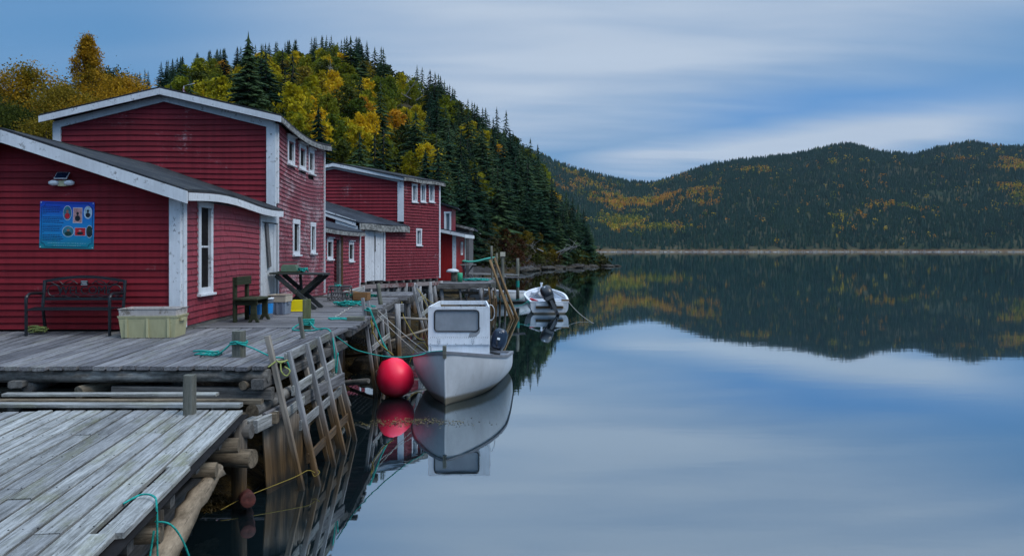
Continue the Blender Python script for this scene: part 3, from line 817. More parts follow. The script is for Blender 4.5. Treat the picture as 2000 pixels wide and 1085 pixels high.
# ---- far red store (skewed) -----------------------------------------
A = Vector((-6.0, 30.0, 0)); Cc = Vector((-3.29, 34.8, 0)); dv = (Cc - A).normalized(); LS = (Cc - A).length; tB = 0.519 * LS
Bp = A + dv * tB
h4 = thing("red_store", "red clapboard store on posts with white double doors and three small upper windows", "store", (A.x, A.y, 1.7))
zA, zE4, zR4 = 1.74, 6.02, 6.58
s4 = Wall(h4, A, dv, LS)
def t_at(u):                              # distance along the seaward wall seen at column u
    k = (u - 1000) / F_
    return (k * A.y - A.x) / (dv.x - k * dv.y)
def y_at(t): return (A + dv * t).y
for u0, u1 in ((803, 814), (820, 830.5), (836.5, 847)):
    t0, t1 = t_at(u0), t_at(u1); s4.window(t0, t1, zv(394, y_at(t0)), zv(358, y_at(t0)), fw=0.07, bars=(1, 1), hood=False)
t0, t1 = t_at(811.5), t_at(822.5); s4.window(t0, t1, zv(479, y_at(t0)), zv(446, y_at(t0)), fw=0.07, bars=(1, 1), hood=False)
d0, d1 = t_at(711), t_at(751)
s4.open.append((d0, d1, 1.7, zv(444, y_at(d0))))
s4.courses(zA, 3.88, 0.125, MT["redf"], style="shingle", name="shingle_siding", joined=True, t0=0.05, t1=tB, lens=(8, 9), th=.05)
s4.courses(zA, 5.98, 0.125, MT["redf"], style="shingle", name="shingle_siding", joined=True, t0=tB, lens=(8, 9), th=.05)
s4.box("wall_backing", 0.02, LS, zA, 3.9, 0.06, 0.09, MT["inside"]); s4.box("wall_backing", tB, LS, 3.9, 5.98, 0.06, 0.09, MT["inside"])
dzt = zv(444, y_at(d0))
s4.box("door_frame", d0, d0 + .10, zA, dzt, -.05, .04, MT["white"]); s4.box("door_frame", d1 - .10, d1, zA, dzt, -.05, .04, MT["white"]); s4.box("door_frame", d0 + .1, d1 - .1, dzt - .1, dzt, -.05, .04, MT["white"])
dm = (d0 + d1) / 2
for a, b_ in ((d0 + .11, dm - .01), (dm + .01, d1 - .11)):
    dr = s4.box("door", a, b_, zA + .04, dzt - .11, 0.0, 0.04, MT["white2"])
    k = 3
    for i in range(k): s4.box("door_board", a + (b_ - a) * i / k + .005, a + (b_ - a) * (i + 1) / k - .005, zA + .03, dzt - .115, -0.012 - R.uniform(0, .012), -0.002, MT["white"], dr)
s4.box("latch_bar", dm - .018, dm + .018, dzt - .95, dzt - .32, -0.05, -0.026, MT["iron"])
s4.box("corner_board", LS - .09, LS + .01, zA, 5.92, -.058, 0, MT["white"])
s4.box("corner_board", 0.0, 0.09, zA - .02, 3.86, -.058, 0, MT["white"])
# low gable front
wf4 = Wall(h4, (A.x - 4.2, A.y, 0), (1, 0, 0), 4.2)
def top4(t): return 3.96 + (4.2 - t) * 0.30 - 0.02
wf4.courses(zA, 5.3, 0.14, MT["redf"], top=top4, name="clapboard_siding", joined=True, t1=4.05, lens=(8, 9), th=.05)
mk("gable", [(A.x - 4.2, A.y + .06, zA), (A.x, A.y + .06, zA), (A.x, A.y + .06, 3.95), (A.x - 4.2, A.y + .06, 5.2)], [(0, 1, 2, 3)], MT["inside"], h4)
wf4.box("corner_board", 4.2 - .2, 4.2 + .02, zA - .1, 3.82, -.066, 0, MT["white2"])
for i, ch in enumerate("ECO"):
    V, F = textmesh(ch, 0.11, 0.001)
    mk("letter", V, F, MT["inside"], h4, Matrix.Translation((A.x - 0.09, A.y - 0.067, 3.02 - i * 0.115)) @ Matrix.Rotation(math.radians(90), 4, "X"))
wf4.slant("bargeboard", 2.0, 4.86, 4.15, 4.14, 0.22, -.26, -.22, MT["white"])
wf4.slant("bargeboard", 3.35, 4.21, 4.22, 3.93, 0.20, -.215, -.19, MT["white"])
oo = dv.cross(UP) * 0.22
e0 = A + oo - dv * .2 + UP * 4.08; e1 = Bp + oo + dv * .12 + UP * 4.02
roof_slab(h4, e0, e1, (A.x - 4.0, A.y - .22, 5.28), (Bp.x - 4.0, Bp.y - .02, 5.28), .05, MT["roof2"])
eave_board(h4, e0 - UP * .055, e1 - UP * .055, 0.24, 0.03, MT["greyboard"], lambda s: 0.02 * math.sin(9 * s))
# main gable front
XM4 = Bp.x - 2.93
wg4 = Wall(h4, (Bp.x - 5.4, Bp.y, 0), (1, 0, 0), 5.4)
def top4b(t): return zR4 - abs(t - (5.4 - 2.93)) * (zR4 - zE4) / 2.93 - 0.06
wg4.courses(3.7, 6.5, 0.14, MT["redt"], top=top4b, name="clapboard_siding", joined=True, t1=5.4 - .2, lens=(8, 9), th=.05)
mk("gable", [(Bp.x - 5.4, Bp.y + .06, 3.5), (Bp.x, Bp.y + .06, 3.5), (Bp.x, Bp.y + .06, zE4), (XM4, Bp.y + .06, zR4), (Bp.x - 5.4, Bp.y + .06, 6.1)], [(0, 1, 2, 3, 4)], MT["inside"], h4)
wg4.box("corner_board", 5.4 - .24, 5.4 + .02, 4.2, 5.92, -.066, 0, MT["white"])
o4 = dv.cross(UP) * 0.2
e0 = Bp + o4 - dv * .25 + UP * (zE4 + .07); e1 = Cc + o4 + dv * .15 + UP * (zE4 + .05)
rg0 = Vector((XM4, Bp.y - .22, zR4 + .11)); rg1 = Vector((XM4 + (Cc - Bp).x, Cc.y + .15, zR4 + .11))
roof_slab(h4, e0, e1, rg0, rg1, .05, MT["roof"])
roof_slab(h4, (Bp.x - 5.9, Bp.y - .22, 6.03), (Bp.x - 5.9 + (Cc - Bp).x, Cc.y + .15, 6.03), rg0 - Vector((.002, 0, 0)), rg1 - Vector((.002, 0, 0)), .05, MT["roof"])
eave_board(h4, e0 - UP * .055, e1 - UP * .055, 0.13, 0.03, MT["greyboard"], lambda s: 0.015 * math.sin(11 * s))
wg = Wall(h4, (XM4, Bp.y - .2, 0), (1, 0, 0), 1)
wg.slant("bargeboard", 0.003, zR4 + .06, e0.x - XM4, zE4 + .025, 0.13, -.05, -.02, MT["white"])
wg.slant("bargeboard", -2.9, zE4 + .025, -0.001, zR4 + .06, 0.13, -.05, -.02, MT["white"])
wg = Wall(h4, (XM4, Bp.y, 0), (1, 0, 0), 1)
wg.slant("frieze_board", 0.001, zR4 - .03, 2.93, zE4 - .06, 0.13, -.062, 0, MT["white"])
wg.slant("frieze_board", -2.4, zE4 + .03, -0.001, zR4 - .03, 0.13, -.062, 0, MT["white"])
# underframe: sill beam, joist ends, posts into the water
g = MB()
board("sill_beam", A + UP * 1.56 + oo * .2 - dv * .35, Cc + UP * 1.50 + oo * .2, 0.16, 0.16, red_paint("flaking_sill_paint", (0.14, 0.05, 0.05), 0.8, (0.30, 0.27, 0.26)), h4)
for i in range(11):
    p = A + dv * (0.3 + i * LS / 11.3)
    board("joist", p + UP * 1.69 - oo * 6, p + UP * 1.68 + oo * .55, 0.11, 0.11, MT["beam"], h4)
for k, u in enumerate((706, 722, 741, 757, 776, 790, 806, 818, 836, 846, 858)):
    t = t_at(u); p = A + dv * t + oo * R.uniform(-.4, .5)
    lean = (0.0, 0.25, 0, 0.1, -0.1, 0.0, 0.1, 0, 0.12, 0.35, 0.15)[k]
    log("post", p + UP * 1.60, p + Vector((lean, -0.2, -0.7)), 0.10 if u != 722 else .06, MT["tide"], h4, n=8, taper=1.05)
for i in range(5):
    p = A + dv * (0.6 + i * 1.15) - oo * R.uniform(3, 7)
    log("post", p + UP * 1.6, p - UP * .7, 0.1, MT["tide"], h4, n=8)
g = MB()
g.bar(A + dv * 2.6 + UP * 1.5 + oo * .3, A + dv * 1.9 + UP * .1, .07, .07); g.bar(A + dv * 3.0 + UP * 1.5 - oo, A + dv * 3.9 + UP * .2 - oo, .06, .06)
g.obj("brace", MT["tide"], h4)

# ---- small bright red shed on the far wharf -------------------------
h5 = thing("bait_shed", "small bright red boarded shed with white corner trim on the farther wharf", "shed", (-3, 37, 1.5))
X5a, X5b, Y5, Y5b = -3.9, -2.72, 37.0, 39.6
mk("wall", [(X5a, Y5, 1.5), (X5b, Y5, 1.5), (X5b, Y5, 3.78), (X5a, Y5, 4.1), (X5b + .28, Y5b, 1.5), (X5b + .28, Y5b, 3.78), (X5a, Y5b, 1.5), (X5a, Y5b, 4.1)],
   [(0, 1, 2, 3), (1, 4, 5, 2), (4, 6, 7, 5)], MT["redplain"], h5)
s5d = Vector((.28, Y5b - Y5, 0)); s5 = Wall(h5, (X5b, Y5, 0), s5d, s5d.length); w5 = Wall(h5, (X5a, Y5, 0), (1, 0, 0), X5b - X5a)
for i in range(8): w5.box("wall_board", i * .147 + .004, (i + 1) * .147 - .004, 1.52, 3.75, -.018 - R.uniform(0, .006), -.001, MT["redplain"])
for i in range(12): s5.box("wall_board", i * .217 + .004, (i + 1) * .217 - .004, 1.52, 3.72, -.018 - R.uniform(0, .006), -.001, MT["redplain"])
w5.box("corner_board", X5b - X5a - .15, X5b - X5a + .03, 1.52, 3.72, -.04, -.026, MT["white"]); s5.box("corner_board", s5.L - .12, s5.L, 1.52, 3.72, -.04, -.026, MT["white"])
s5.window(1.25, 1.75, 2.75, 3.4, fw=.09, bars=(1, 1), hood=False, sill=False, out=.06)
roof_slab(h5, (X5b + .45, Y5 - .3, 3.80), (X5b + .75, Y5b + .2, 3.80), (X5a - .3, Y5 - .3, 4.22), (X5a - .3, Y5b + .2, 4.22), .05, MT["roof2"])
eave_board(h5, (X5b + .44, Y5 - .28, 3.745), (X5b + .74, Y5b + .18, 3.745), .16, .03, MT["white"], lambda s: 0)
Wall(h5, (X5a, Y5 - .28, 0), (1, 0, 0), 1).slant("bargeboard", -.3, 4.16, X5b - X5a + .45, 3.755, .15, -.05, -.02, MT["white"])
# ---- grey shed and red loft behind ----------------------------------
h6 = thing("grey_shed", "unpainted grey clapboard shed behind the small bright red shed", "shed", (-3, 43, 1.5))
Y6 = 43.0; X6 = -2.42
w6 = Wall(h6, (-6.5, Y6, 0), (1, 0, 0), X6 + 6.5)
mk("wall", [(-6.5, Y6 + .05, .8), (X6, Y6 + .05, .8), (X6, Y6 + .05, 4.2), (-6.5, Y6 + .05, 5.2), (X6, 48, .8), (X6, 48, 4.2)], [(0, 1, 2, 3), (1, 4, 5, 2)], MT["greyside"], h6)
w6.courses(1.0, 5.0, .15, MT["greyside"], top=lambda t: 5.15 - t * .245, name="clapboard_siding", joined=True, lens=(8, 9), th=.03)
w6.box("corner_board", w6.L - .16, w6.L + .02, .9, 4.1, -.05, 0, MT["greyside"])
roof_slab(h6, (X6 + .3, Y6 - .3, 4.22), (X6 + .3, 48, 4.22), (-6.6, Y6 - .3, 5.32), (-6.6, 48, 5.32), .1, MT["roof2"])
w6.slant("bargeboard", 0, 5.22, w6.L + .3, 4.2, .14, -.36, -.32, MT["greyboard"])
h7 = thing("red_loft", "narrow red upper storey with white window just past the red store", "shed", (-4, 41, 3.5))
X7 = -3.22; Y7 = 41.0
w7 = Wall(h7, (-6.2, Y7, 0), (1, 0, 0), X7 + 6.2); d7 = Vector((.12, 1.2, 0)); s7 = Wall(h7, (X7, Y7, 0), d7, 1.2)
mk("wall", [(-6.2, Y7 + .05, 1.5), (X7, Y7 + .05, 1.5), (X7, Y7 + .05, 5.2), (-6.2, Y7 + .05, 6.2), (X7 + .12, 42.2, 1.5), (X7 + .12, 42.2, 5.2)], [(0, 1, 2, 3), (1, 4, 5, 2)], MT["redf"], h7)
w7.open.append((w7.L - .40, w7.L - .02, 4.0, 5.05))
w7.courses(1.6, 6, .15, MT["redf"], top=lambda t: 6.15 - t * .33, name="clapboard_siding", joined=True, lens=(8, 9))
w7.window(w7.L - .40, w7.L - .02, 4.0, 5.05, fw=.08, bars=(1, 1), hood=False)
roof_slab(h7, (X7 + .35, Y7 - .2, 5.24), (X7 + .35, 42.6, 5.24), (-6.3, Y7 - .2, 6.28), (-6.3, 42.6, 6.28), .06, MT["roof2"])
# ---- grey roofed house among the trees at the edge
h8 = thing("grey_house", "grey walled house half hidden behind the orange trees", "house", (-29, 42, 2))
g = MB(); g.box((-29.5, 43, 6.5), (5, 4, 10)); g.obj("wall", MT["greyside"], h8)
roof_slab(h8, (-26.7, 40.6, 11.4), (-26.7, 45.4, 11.4), (-29.5, 40.6, 12.1), (-29.5, 45.4, 12.1), .1, MT["roof2"])
roof_slab(h8, (-32.3, 40.6, 11.4), (-32.3, 45.4, 11.4), (-29.502, 40.6, 12.1), (-29.502, 45.4, 12.1), .1, MT["roof2"])
# ------------------------------------------------------------------ lower platform (nearest the camera)
LZ = 1.14
pf = thing("platform", "low weathered plank platform with uneven edge, lichen stained, nearest the water", "platform", (-3.5, 6.5, LZ))
DIR = Vector((-0.142, 1, 0)).normalized(); PER = Vector((DIR.y, -DIR.x, 0))
Q0 = Vector((-2.53, 4.67, LZ))            # a point of the outer edge
off = 0.0
for k in range(27):
    w = R.uniform(0.135, 0.172)
    cpt = Q0 - PER * (off + w / 2)
    y0, y1 = 3.0, 9.22
    if k == 0:   segs = [(y0, 5.05), (5.06, 6.62), (6.63, 8.95)]
    elif k == 1: segs = [(y0, 9.05)]
    else:
        segs = [(y0, y1)] if R.random() < 0.45 else (lambda j: [(y0, j), (j + .012, y1)])(R.choice((5.2, 5.9, 6.5, 7.3, 7.9)) + R.uniform(-.1, .1))
    for a, b_ in segs:
        sh = 0.0
        if k == 0: sh = {3.0: -0.02, 5.06: 0.035, 6.63: 0.0}[a]
        p0 = cpt + DIR * ((a - Q0.y) / DIR.y) + PER * sh; p1 = cpt + DIR * ((b_ - Q0.y) / DIR.y) + PER * sh
        zj = R.uniform(-.006, .004)
        board("plank", p0 + UP * (zj - .02), p1 + UP * (zj - .02 + R.uniform(-.003, .003)), w, 0.042, MT["deck_near"], pf, c=0.005, jit=0.002)
    off += w + R.uniform(0.020, 0.030)
for k, y in enumerate((4.2, 5.22, 6.15, 7.1, 7.95, 8.7)):       # bearers sticking out
    p = Q0 + DIR * ((y - Q0.y) / DIR.y) - UP * 0.12
    board("bearer", p - PER * 3.6, p + PER * (0.0 + R.uniform(-0.06, 0.07)), 0.13, 0.15, MT["beam"], pf, c=.01)
for k, (y, r_, dz_) in enumerate(((5.75, .068, -.26), (7.45, .075, -.27), (8.45, .08, -.29))):
    p = Q0 + DIR * ((y - Q0.y) / DIR.y) + UP * dz_
    log("log", p - PER * 3.2, p + PER * .06, r_, MT["logw"], pf, n=12, taper=1.0)
pz0 = Q0 + DIR * .2
log("log", Vector((-2.60, 5.35, 0.62)), Vector((-2.99, 7.75, 0.80)), .078, MT["palelog"], pf, n=12, wob=.30, rings=14)
log("log", Vector((-3.15, 5.0, 0.35)), Vector((-3.45, 8.4, 0.45)), .12, MT["beam"], pf, n=10)
log("log", Vector((-3.9, 8.95, .62)), Vector((-2.95, 8.75, .62)), .115, MT["logw"], pf, n=12)
log("log", Vector((-4.2, 9.1, .88)), Vector((-3.05, 9.0, .88)), .09, MT["beam"], pf, n=10)
log("pile", Vector((-3.2, 9.0, 1.0)), Vector((-3.2, 9.0, -.6)), .09, MT["tide2"], pf, n=10)
log("pile", Vector((-3.25, 6.9, 1.0)), Vector((-3.25, 6.9, -.6)), .11, MT["tide2"], pf, n=10)
log("pile", Vector((-2.95, 5.3, 1.0)), Vector((-2.95, 5.3, -.6)), .12, MT["tide2"], pf, n=10)
for k in range(15):
    p = Q0 - PER * (.10 + k * .34) - UP * .055
    board("light_block_liner", p + DIR * -1.6, p + DIR * 4.3, .342, .018, MT["inside"], pf)  # unseen dark liner, added to keep sky light from passing the plank gaps
nl = MB()
for y in (4.2, 5.22, 6.15, 7.1, 7.95, 8.7):
    for k in range(20):
        for e in (-.045, .045):
            p = Q0 + DIR * ((y - Q0.y + R.uniform(-.02, .02)) / DIR.y) - PER * (.08 + k * .1785 + e); nl.box((p.x, p.y, LZ + .0015), (.009, .009, .003))
tag(nl.obj("nail_heads", MT["iron"], pf), kind="stuff")
# boards lying across the back of the platform
for (xa, ya, za, xb, yb, zb, w, t) in ((-9, 9.02, 1.185, -3.16, 8.99, 1.185, .13, .045), (-9, 9.16, 1.195, -2.98, 9.14, 1.20, .10, .055), (-6.1, 9.24, 1.265, -3.55, 9.25, 1.265, .12, .035)):
    board("cross_board", (xa, ya, za), (xb, yb, zb), w, t, MT["logw"] if t > .05 else MT["deck_near"], pf)

# ------------------------------------------------------------------ the wharf
def wz(Y): return 1.58 + 0.022 * (Y - 9.4) if Y < 13.0 else 1.66
wf = thing("wharf", "grey plank wharf on log cribs in front of the red sheds", "wharf", (-4.5, 12, 1.6))
n = 34; xs0, xs1 = -9.0, -3.02; xt0, xt1 = -9.75, -2.80
for k in range(n):
    a0 = xs0 + (xs1 - xs0) * (k + .5) / n; a1 = xt0 + (xt1 - xt0) * (k + .5) / n
    w = (xs1 - xs0) / n - R.uniform(.018, .030); y0 = 9.36 + R.uniform(-.05, .05); y1 = 13.18
    # the outer corner flares with the wharf edge
    p0 = Vector((a0, y0, wz(y0) - .022)); p1 = Vector((a1, y1, wz(y1) - .022))
    board("plank", p0, p1, w, .048, MT["deck"], wf, jit=.003, taper=1.13, c=.005)
y = 13.26
while y < 21.7:
    w = R.uniform(.13, .155)
    xr = float(np.interp(y, [13.2, 14.3, 18.4, 21.7], [-2.74, -2.80, -3.1, -3.2])) + R.uniform(-.05, .05)
    xl = -6.2
    board("plank", (xl, y + w / 2, 1.66 - .022 + R.uniform(-.004, .003)), (xr, y + w / 2, 1.66 - .022 + R.uniform(-.006, .004)), w, .045, MT["deck"], wf, c=.005)
    y += w + R.uniform(.008, .018)
for k in range(17):
    x = -5.6 + k * .158
    board("plank", (x, 21.8 + (0.0 if x < -3.6 else (x + 3.6) * 1.2), 1.645), (x + .12, 24.6, 1.645), .14, .045, MT["deck"], wf, c=.005)
for k in range(10): board("light_block_liner", (-9.4, 9.62 + k * .36, wz(9.62 + k * .36) - .062), (-3.12, 9.62 + k * .36, wz(9.62 + k * .36) - .062), .355, .018, MT["inside"], wf)  # added dark liner below the front planks, blocks daylight through their gaps
board("end_beam", (-4.1, 21.72, 1.62), (-3.02, 22.15, 1.62), .10, .16, MT["deck"], wf)
board("edge_beam", (-3.05, 22.2, 1.54), (-2.95, 24.6, 1.54), .14, .16, MT["beam"], wf)
board("step_beam", (-5.8, 21.70, 1.66), (-4.0, 21.72, 1.66), .10, .07, MT["beam"], wf)
# front edge: heavy bark log and crib below
log("edge_log", (-9.6, 9.52, 1.455), (-3.0, 9.50, 1.455), .088, MT["bark"], wf, n=12, wob=.10, rings=14, taper=1.0, mend=MT["beam"])
log("crib_log", (-9.4, 9.75, 1.26), (-5.0, 9.9, 1.12), .085, MT["logw"], wf, n=12)
board("crib_beam", (-4.95, 9.55, 1.245), (-2.97, 9.52, 1.225), .14, .15, MT["beam"], wf, c=.015)
log("crib_log", (-5.95, 9.42, 1.30), (-6.0, 11.5, 1.36), .07, MT["bark"], wf, n=10)
board("crib_beam", (-6.02, 9.30, 1.37), (-6.1, 11.0, 1.40), .17, .08, MT["beam"], wf, c=.012)
log("crib_log", (-5.32, 9.42, 1.245), (-4.4, 11.4, 1.34), .085, MT["logw"], wf, n=12)
log("crib_log", (-4.9, 9.6, 1.11), (-4.9, 11.2, 1.11), .05, MT["bark"], wf); log("crib_log", (-4.72, 9.6, 1.11), (-4.7, 11.2, 1.11), .05, MT["bark"], wf)
log("crib_log", (-3.30, 9.40, 1.345), (-2.95, 12.4, 1.40), .055, MT["logw"], wf, n=10)
board("crib_beam", (-3.10, 9.34, 1.365), (-2.84, 12.9, 1.42), .16, .12, MT["beam"], wf, c=.012)
log("crib_log", (-3.14, 9.30, 1.05), (-2.86, 11.9, 1.10), .085, MT["bark"], wf, n=12, mend=MT["logw"])
board("crib_beam", (-3.02, 9.36, .93), (-2.62, 11.9, 1.02), .05, .17, MT["deck"], wf, c=.008)
board("crib_beam", (-3.14, 9.06, .915), (-3.06, 9.6, .92), .10, .15, MT["deck_near"], wf); board("crib_beam", (-3.03, 9.07, .915), (-2.95, 9.6, .92), .06, .15, MT["deck_near"], wf)
board("crib_beam", (-3.9, 9.45, .93), (-2.9, 9.5, .93), .14, .13, MT["logw"], wf)
for x, y in ((-8.2, 10.2), (-7.1, 10.0), (-6.4, 9.9), (-4.3, 9.9)): log("pile", (x, y, 1.45), (x, y, -.3), .09, MT["tide2"], wf, n=8)
log("pile", (-7.1, 9.8, 1.2), (-6.2, 10.4, .6), .06, MT["logw"], wf, n=8)
# slanting sheathing boards at the crib corner
P0, P1 = Vector((-3.06, 9.47, 0)), Vector((-2.70, 10.35, 0))
for k in range(13):
    a = P0.lerp(P1, (k + .5) / 13); top = a + Vector((-.04, .05, .95 - .012 * k + R.uniform(-.04, .05))); bot = a + Vector((.08 - .014 * k, -.03, -.45))
    board("sheathing_board", bot, top, .088 + R.uniform(-.01, .006), .03, MT["tide2"], wf, up=(.9, -.45, .05), jit=.006)
# piles and clutter under the wharf's seaward edge
for (x, y, x2, y2, r_) in ((-3.25, 13.9, -3.2, 13.8, .06), (-3.05, 17.0, -3.0, 17.0, .07), (-3.2, 18.7, -3.1, 18.6, .07), (-2.98, 20.0, -2.93, 19.9, .085), (-3.05, 22.6, -3.05, 22.6, .07),
                           (-3.0, 25.2, -3.0, 25.2, .08), (-3.4, 24.0, -3.4, 24, .08), (-3.6, 16.0, -3.6, 16, .08), (-4.1, 18.5, -4.1, 18.5, .08), (-2.6, 24.8, -2.55, 24.6, .06)):
    log("pile", (x, y, 1.6), (x2, y2, -.7), r_, MT["tide"], wf, n=8)
board("edge_beam", (-2.83, 13.2, 1.57), (-3.2, 21.6, 1.57), .12, .12, MT["beam"], wf); board("edge_beam", (-3.5, 13.2, 1.56), (-3.8, 21.6, 1.56), .14, .14, MT["beam"], wf)
for (p0, p1, r_) in (((-3.6, 21.2, 1.15), (-2.45, 22.2, 1.0), .04), ((-3.6, 20.6, .45), (-2.4, 22.2, .72), .04), ((-3.75, 15.4, 1.2), (-3.0, 14.2, .1), .045),
                     ((-4.6, 19.3, .3), (-3.0, 18.2, .6), .05), ((-3.9, 15.6, .25), (-2.8, 15.0, .45), .06)):
    log("brace", p0, p1, r_, MT["bark"] if p0[1] < 16 else MT["tide2"], wf, n=8)
board("bracket_beam", (-3.5, 20.9, 1.42), (-2.95, 21.0, 1.42), .2, .22, MT["tide"], wf)

# ------------------------------------------------------------------ fender frames: lattices of poles and rails leaning on the edge
def fender(label, legs, rails, w=.078, m=None, backs=(), brown=True, group="wooden fender frames leaning on the wharf edge"):
    f = thing("fender_frame", label, "fender frame", (legs[0][0][0], legs[0][0][1], 1.6), group)
    for p0, p1 in legs: board("leg", Vector(p0), Vector(p1), w, w * .8, m or MT["tide"], f, up=(1, 0, .2), c=.006)
    for p0, p1, ww in rails: board("rail", Vector(p0), Vector(p1), .03, ww, MT["tide"] if p0[2] < .6 else MT["deck_near"], f, c=.006)
    return f
def fx(z): return -2.47 - 0.38 * z / 1.7
front = [((fx(1.72), Y, 1.72 + d), (fx(-.4), Y, -.4)) for Y, d in ((9.80, .0), (10.66, -.02), (11.30, .0), (12.10, -.01))]
rails = [((fx(z) - .035, 9.72, z), (fx(z) - .035, 12.16, z + dzz), .125) for z, dzz in ((1.63, .02), (1.22, .02), (.78, .03), (.36, .02))]
fender("lattice fender frame with four front poles and brown lowest rail at the wharf corner", front, rails)
def fb(z): return -2.66 - 0.36 * z / 1.7
fender("inner fender frame of five poles just behind the front lattice", [((fb(1.9 if i == 0 else 1.6), Y, 1.92 if i == 0 else 1.58), (fb(-.4) + .04, Y, -.4)) for i, Y in enumerate((9.62, 10.25, 10.95, 11.65, 12.4))],
       [((fb(.98) + .03, 9.6, .95), (fb(.98) + .03, 12.4, 1.0), .12)], m=MT["tide2"])
def f2(z): return -2.78 - .27 * z / 2.0
fender("fender frame with two tall poles beside the red buoy", [((f2(2.02), 15.7, 2.02), (f2(-.4), 15.7, -.4)), ((f2(1.93), 16.2, 1.93), (f2(-.4), 16.2, -.4)), ((f2(1.66), 17.4, 1.66), (f2(-.4), 17.4, -.4)), ((f2(1.6), 18.1, 1.6), (f2(-.4), 18.1, -.4))],
       [((f2(z) + .04, 15.75, z), (f2(z) + .04, 18.0, z + .03), .11) for z in (1.45, .98, .45)], w=.08)
def f3(z): return -2.42 - .48 * z / 1.9
fender("fender frame with dark poles behind the cabin boat", [((f3(1.92), 22.5, 1.92), (f3(-.4), 22.5, -.4)), ((f3(1.95) - .0, 23.3, 1.95), (f3(-.4), 23.3, -.4)), ((f3(1.5), 24.6, 1.5), (f3(-.4), 24.6, -.4))],
       [((f3(z) + .05, 22.5, z), (f3(z) + .05, 24.5, z + .02), .13) for z in (1.52, 1.1)], w=.085)

# ------------------------------------------------------------------ posts
def post(name, label, x, y, z0, h, w, m, round_=False):
    V, F = cbox(h + .1, w, w * .92, .012, .003)
    M = Matrix.Translation((x, y, z0 + h / 2 - .05)) @ Matrix.Rotation(math.radians(-90), 4, "Y") @ Matrix.Rotation(R.uniform(-.3, .3), 4, "X")
    return tag(mk(name, V, F, m, None, M), label, "post")
post("mooring_post", "square grey post standing on the low platform by the cross boards", -3.66, 8.72, LZ, .45, .125, MT["postg"])
post("mooring_post", "squat grey post with a teal rope round it on the wharf's front corner", -3.60, 10.12, wz(10.12), .34, .145, MT["postg"])
post("mooring_post", "green stained square post wrapped in teal rope beyond the lattice", -3.50, 13.1, wz(13.1), .50, .15, MT["post"])
tag(board("stake", (-3.22, 11.9, 1.50), (-3.27, 11.85, 1.98), .08, .05, MT["postg"], None, up=(1, 0, 0)), "short grey stake beside the green stained post", "stake")
tag(board("block", (-3.12, 14.6, 1.70), (-2.82, 14.6, 1.70), .14, .08, MT["postg"]), "wooden block on the plank edge by the teal rope end", "block")
tag(board("block", (-3.02, 15.9, 1.72), (-2.78, 15.9, 1.72), .16, .13, MT["postg"]), "grey wooden cleat block at the tall fender poles", "block")
tag(log("stake", (-3.22, 18.9, 1.60), (-3.30, 18.9, 2.18), .06, MT["postg"], n=8), "rounded grey stake on the wharf edge beside the wooden box", "stake")

# ------------------------------------------------------------------ ropes
Zd = wz(10.1)
def loop(cx, cy, cz, rx, ry, n=7, seed=0, rise=0.03):
    q_ = random.Random(seed); return [(cx + rx * math.cos(a * 6.283 / n) * q_.uniform(.6, 1.1), cy + ry * math.sin(a * 6.283 / n) * q_.uniform(.6, 1.1), cz + q_.uniform(0, rise)) for a in range(n + 1)]
rope("mooring_rope", [[(-3.60, 10.02, Zd + .2), (-3.35, 9.95, Zd + .13), (-3.05, 9.75, Zd + .05), (-2.88, 9.75, Zd + .02), (-2.80, 9.78, 1.4), (-2.72, 9.8, 1.1), (-2.66, 9.8, .86)],
                      [(-3.69, 10.05, Zd + .19), (-3.60, 10.02, Zd + .21), (-3.51, 10.07, Zd + .19), (-3.52, 10.2, Zd + .2), (-3.68, 10.2, Zd + .2), (-3.69, 10.05, Zd + .19)],
                      [(-3.69, 10.05, Zd + .17), (-3.60, 10.02, Zd + .18), (-3.51, 10.07, Zd + .17), (-3.52, 10.2, Zd + .18), (-3.68, 10.2, Zd + .18)],
                      [(-3.68, 10.05, Zd + .18), (-3.82, 10.05, Zd + .06), (-3.98, 10.15, Zd + .02), (-4.15, 10.25, Zd + .02)],
                      loop(-4.02, 10.2, Zd + .012, .20, .18, 7, 3, .09), loop(-4.0, 10.15, Zd + .012, .16, .10, 7, 4), loop(-4.1, 10.22, Zd + .012, .13, .08, 6, 5)], .011, MT["rope"],
     "teal rope looped round the squat post and coiled on the planks")
Zb = wz(13.1)
rope("mooring_rope", [[(-3.59, 13.0, Zb + .06 + k * .03), (-3.5, 12.98, Zb + .08 + k * .028), (-3.41, 13.03, Zb + .07 + k * .03), (-3.41, 13.2, Zb + .09 + k * .02), (-3.59, 13.2, Zb + .08 + k * .03), (-3.6, 13.0, Zb + .07 + k * .03)] for k in range(4)] +
     [[(-3.58, 13.0, Zb + .1), (-3.66, 12.8, Zb + .02), (-3.4, 12.6, Zb + .02), (-3.2, 12.3, Zb + .05), (-2.95, 12.15, Zb + .1), (-2.84, 12.1, 1.68), (-2.78, 12.0, 1.45), (-2.76, 12.0, 1.15), (-2.74, 11.98, 1.1), (-2.72, 12.0, 1.4)],
      [(-3.42, 13.0, Zb + .12), (-3.3, 12.85, Zb + .04), (-3.15, 12.75, Zb + .02)]], .013, MT["rope"], "teal rope wound on the green stained post and over the lattice")
bowL = Vector((-1.62, 15.25, .98))
rope("mooring_rope", [[(-2.80, 12.25, 1.62)] + sag((-2.78, 12.4, 1.5), bowL, .16, 8)[1:] + [(-1.33, 14.8, 1.06)]], .0105, MT["rope"], "long teal bow line from the lattice to the grey cabin boat")
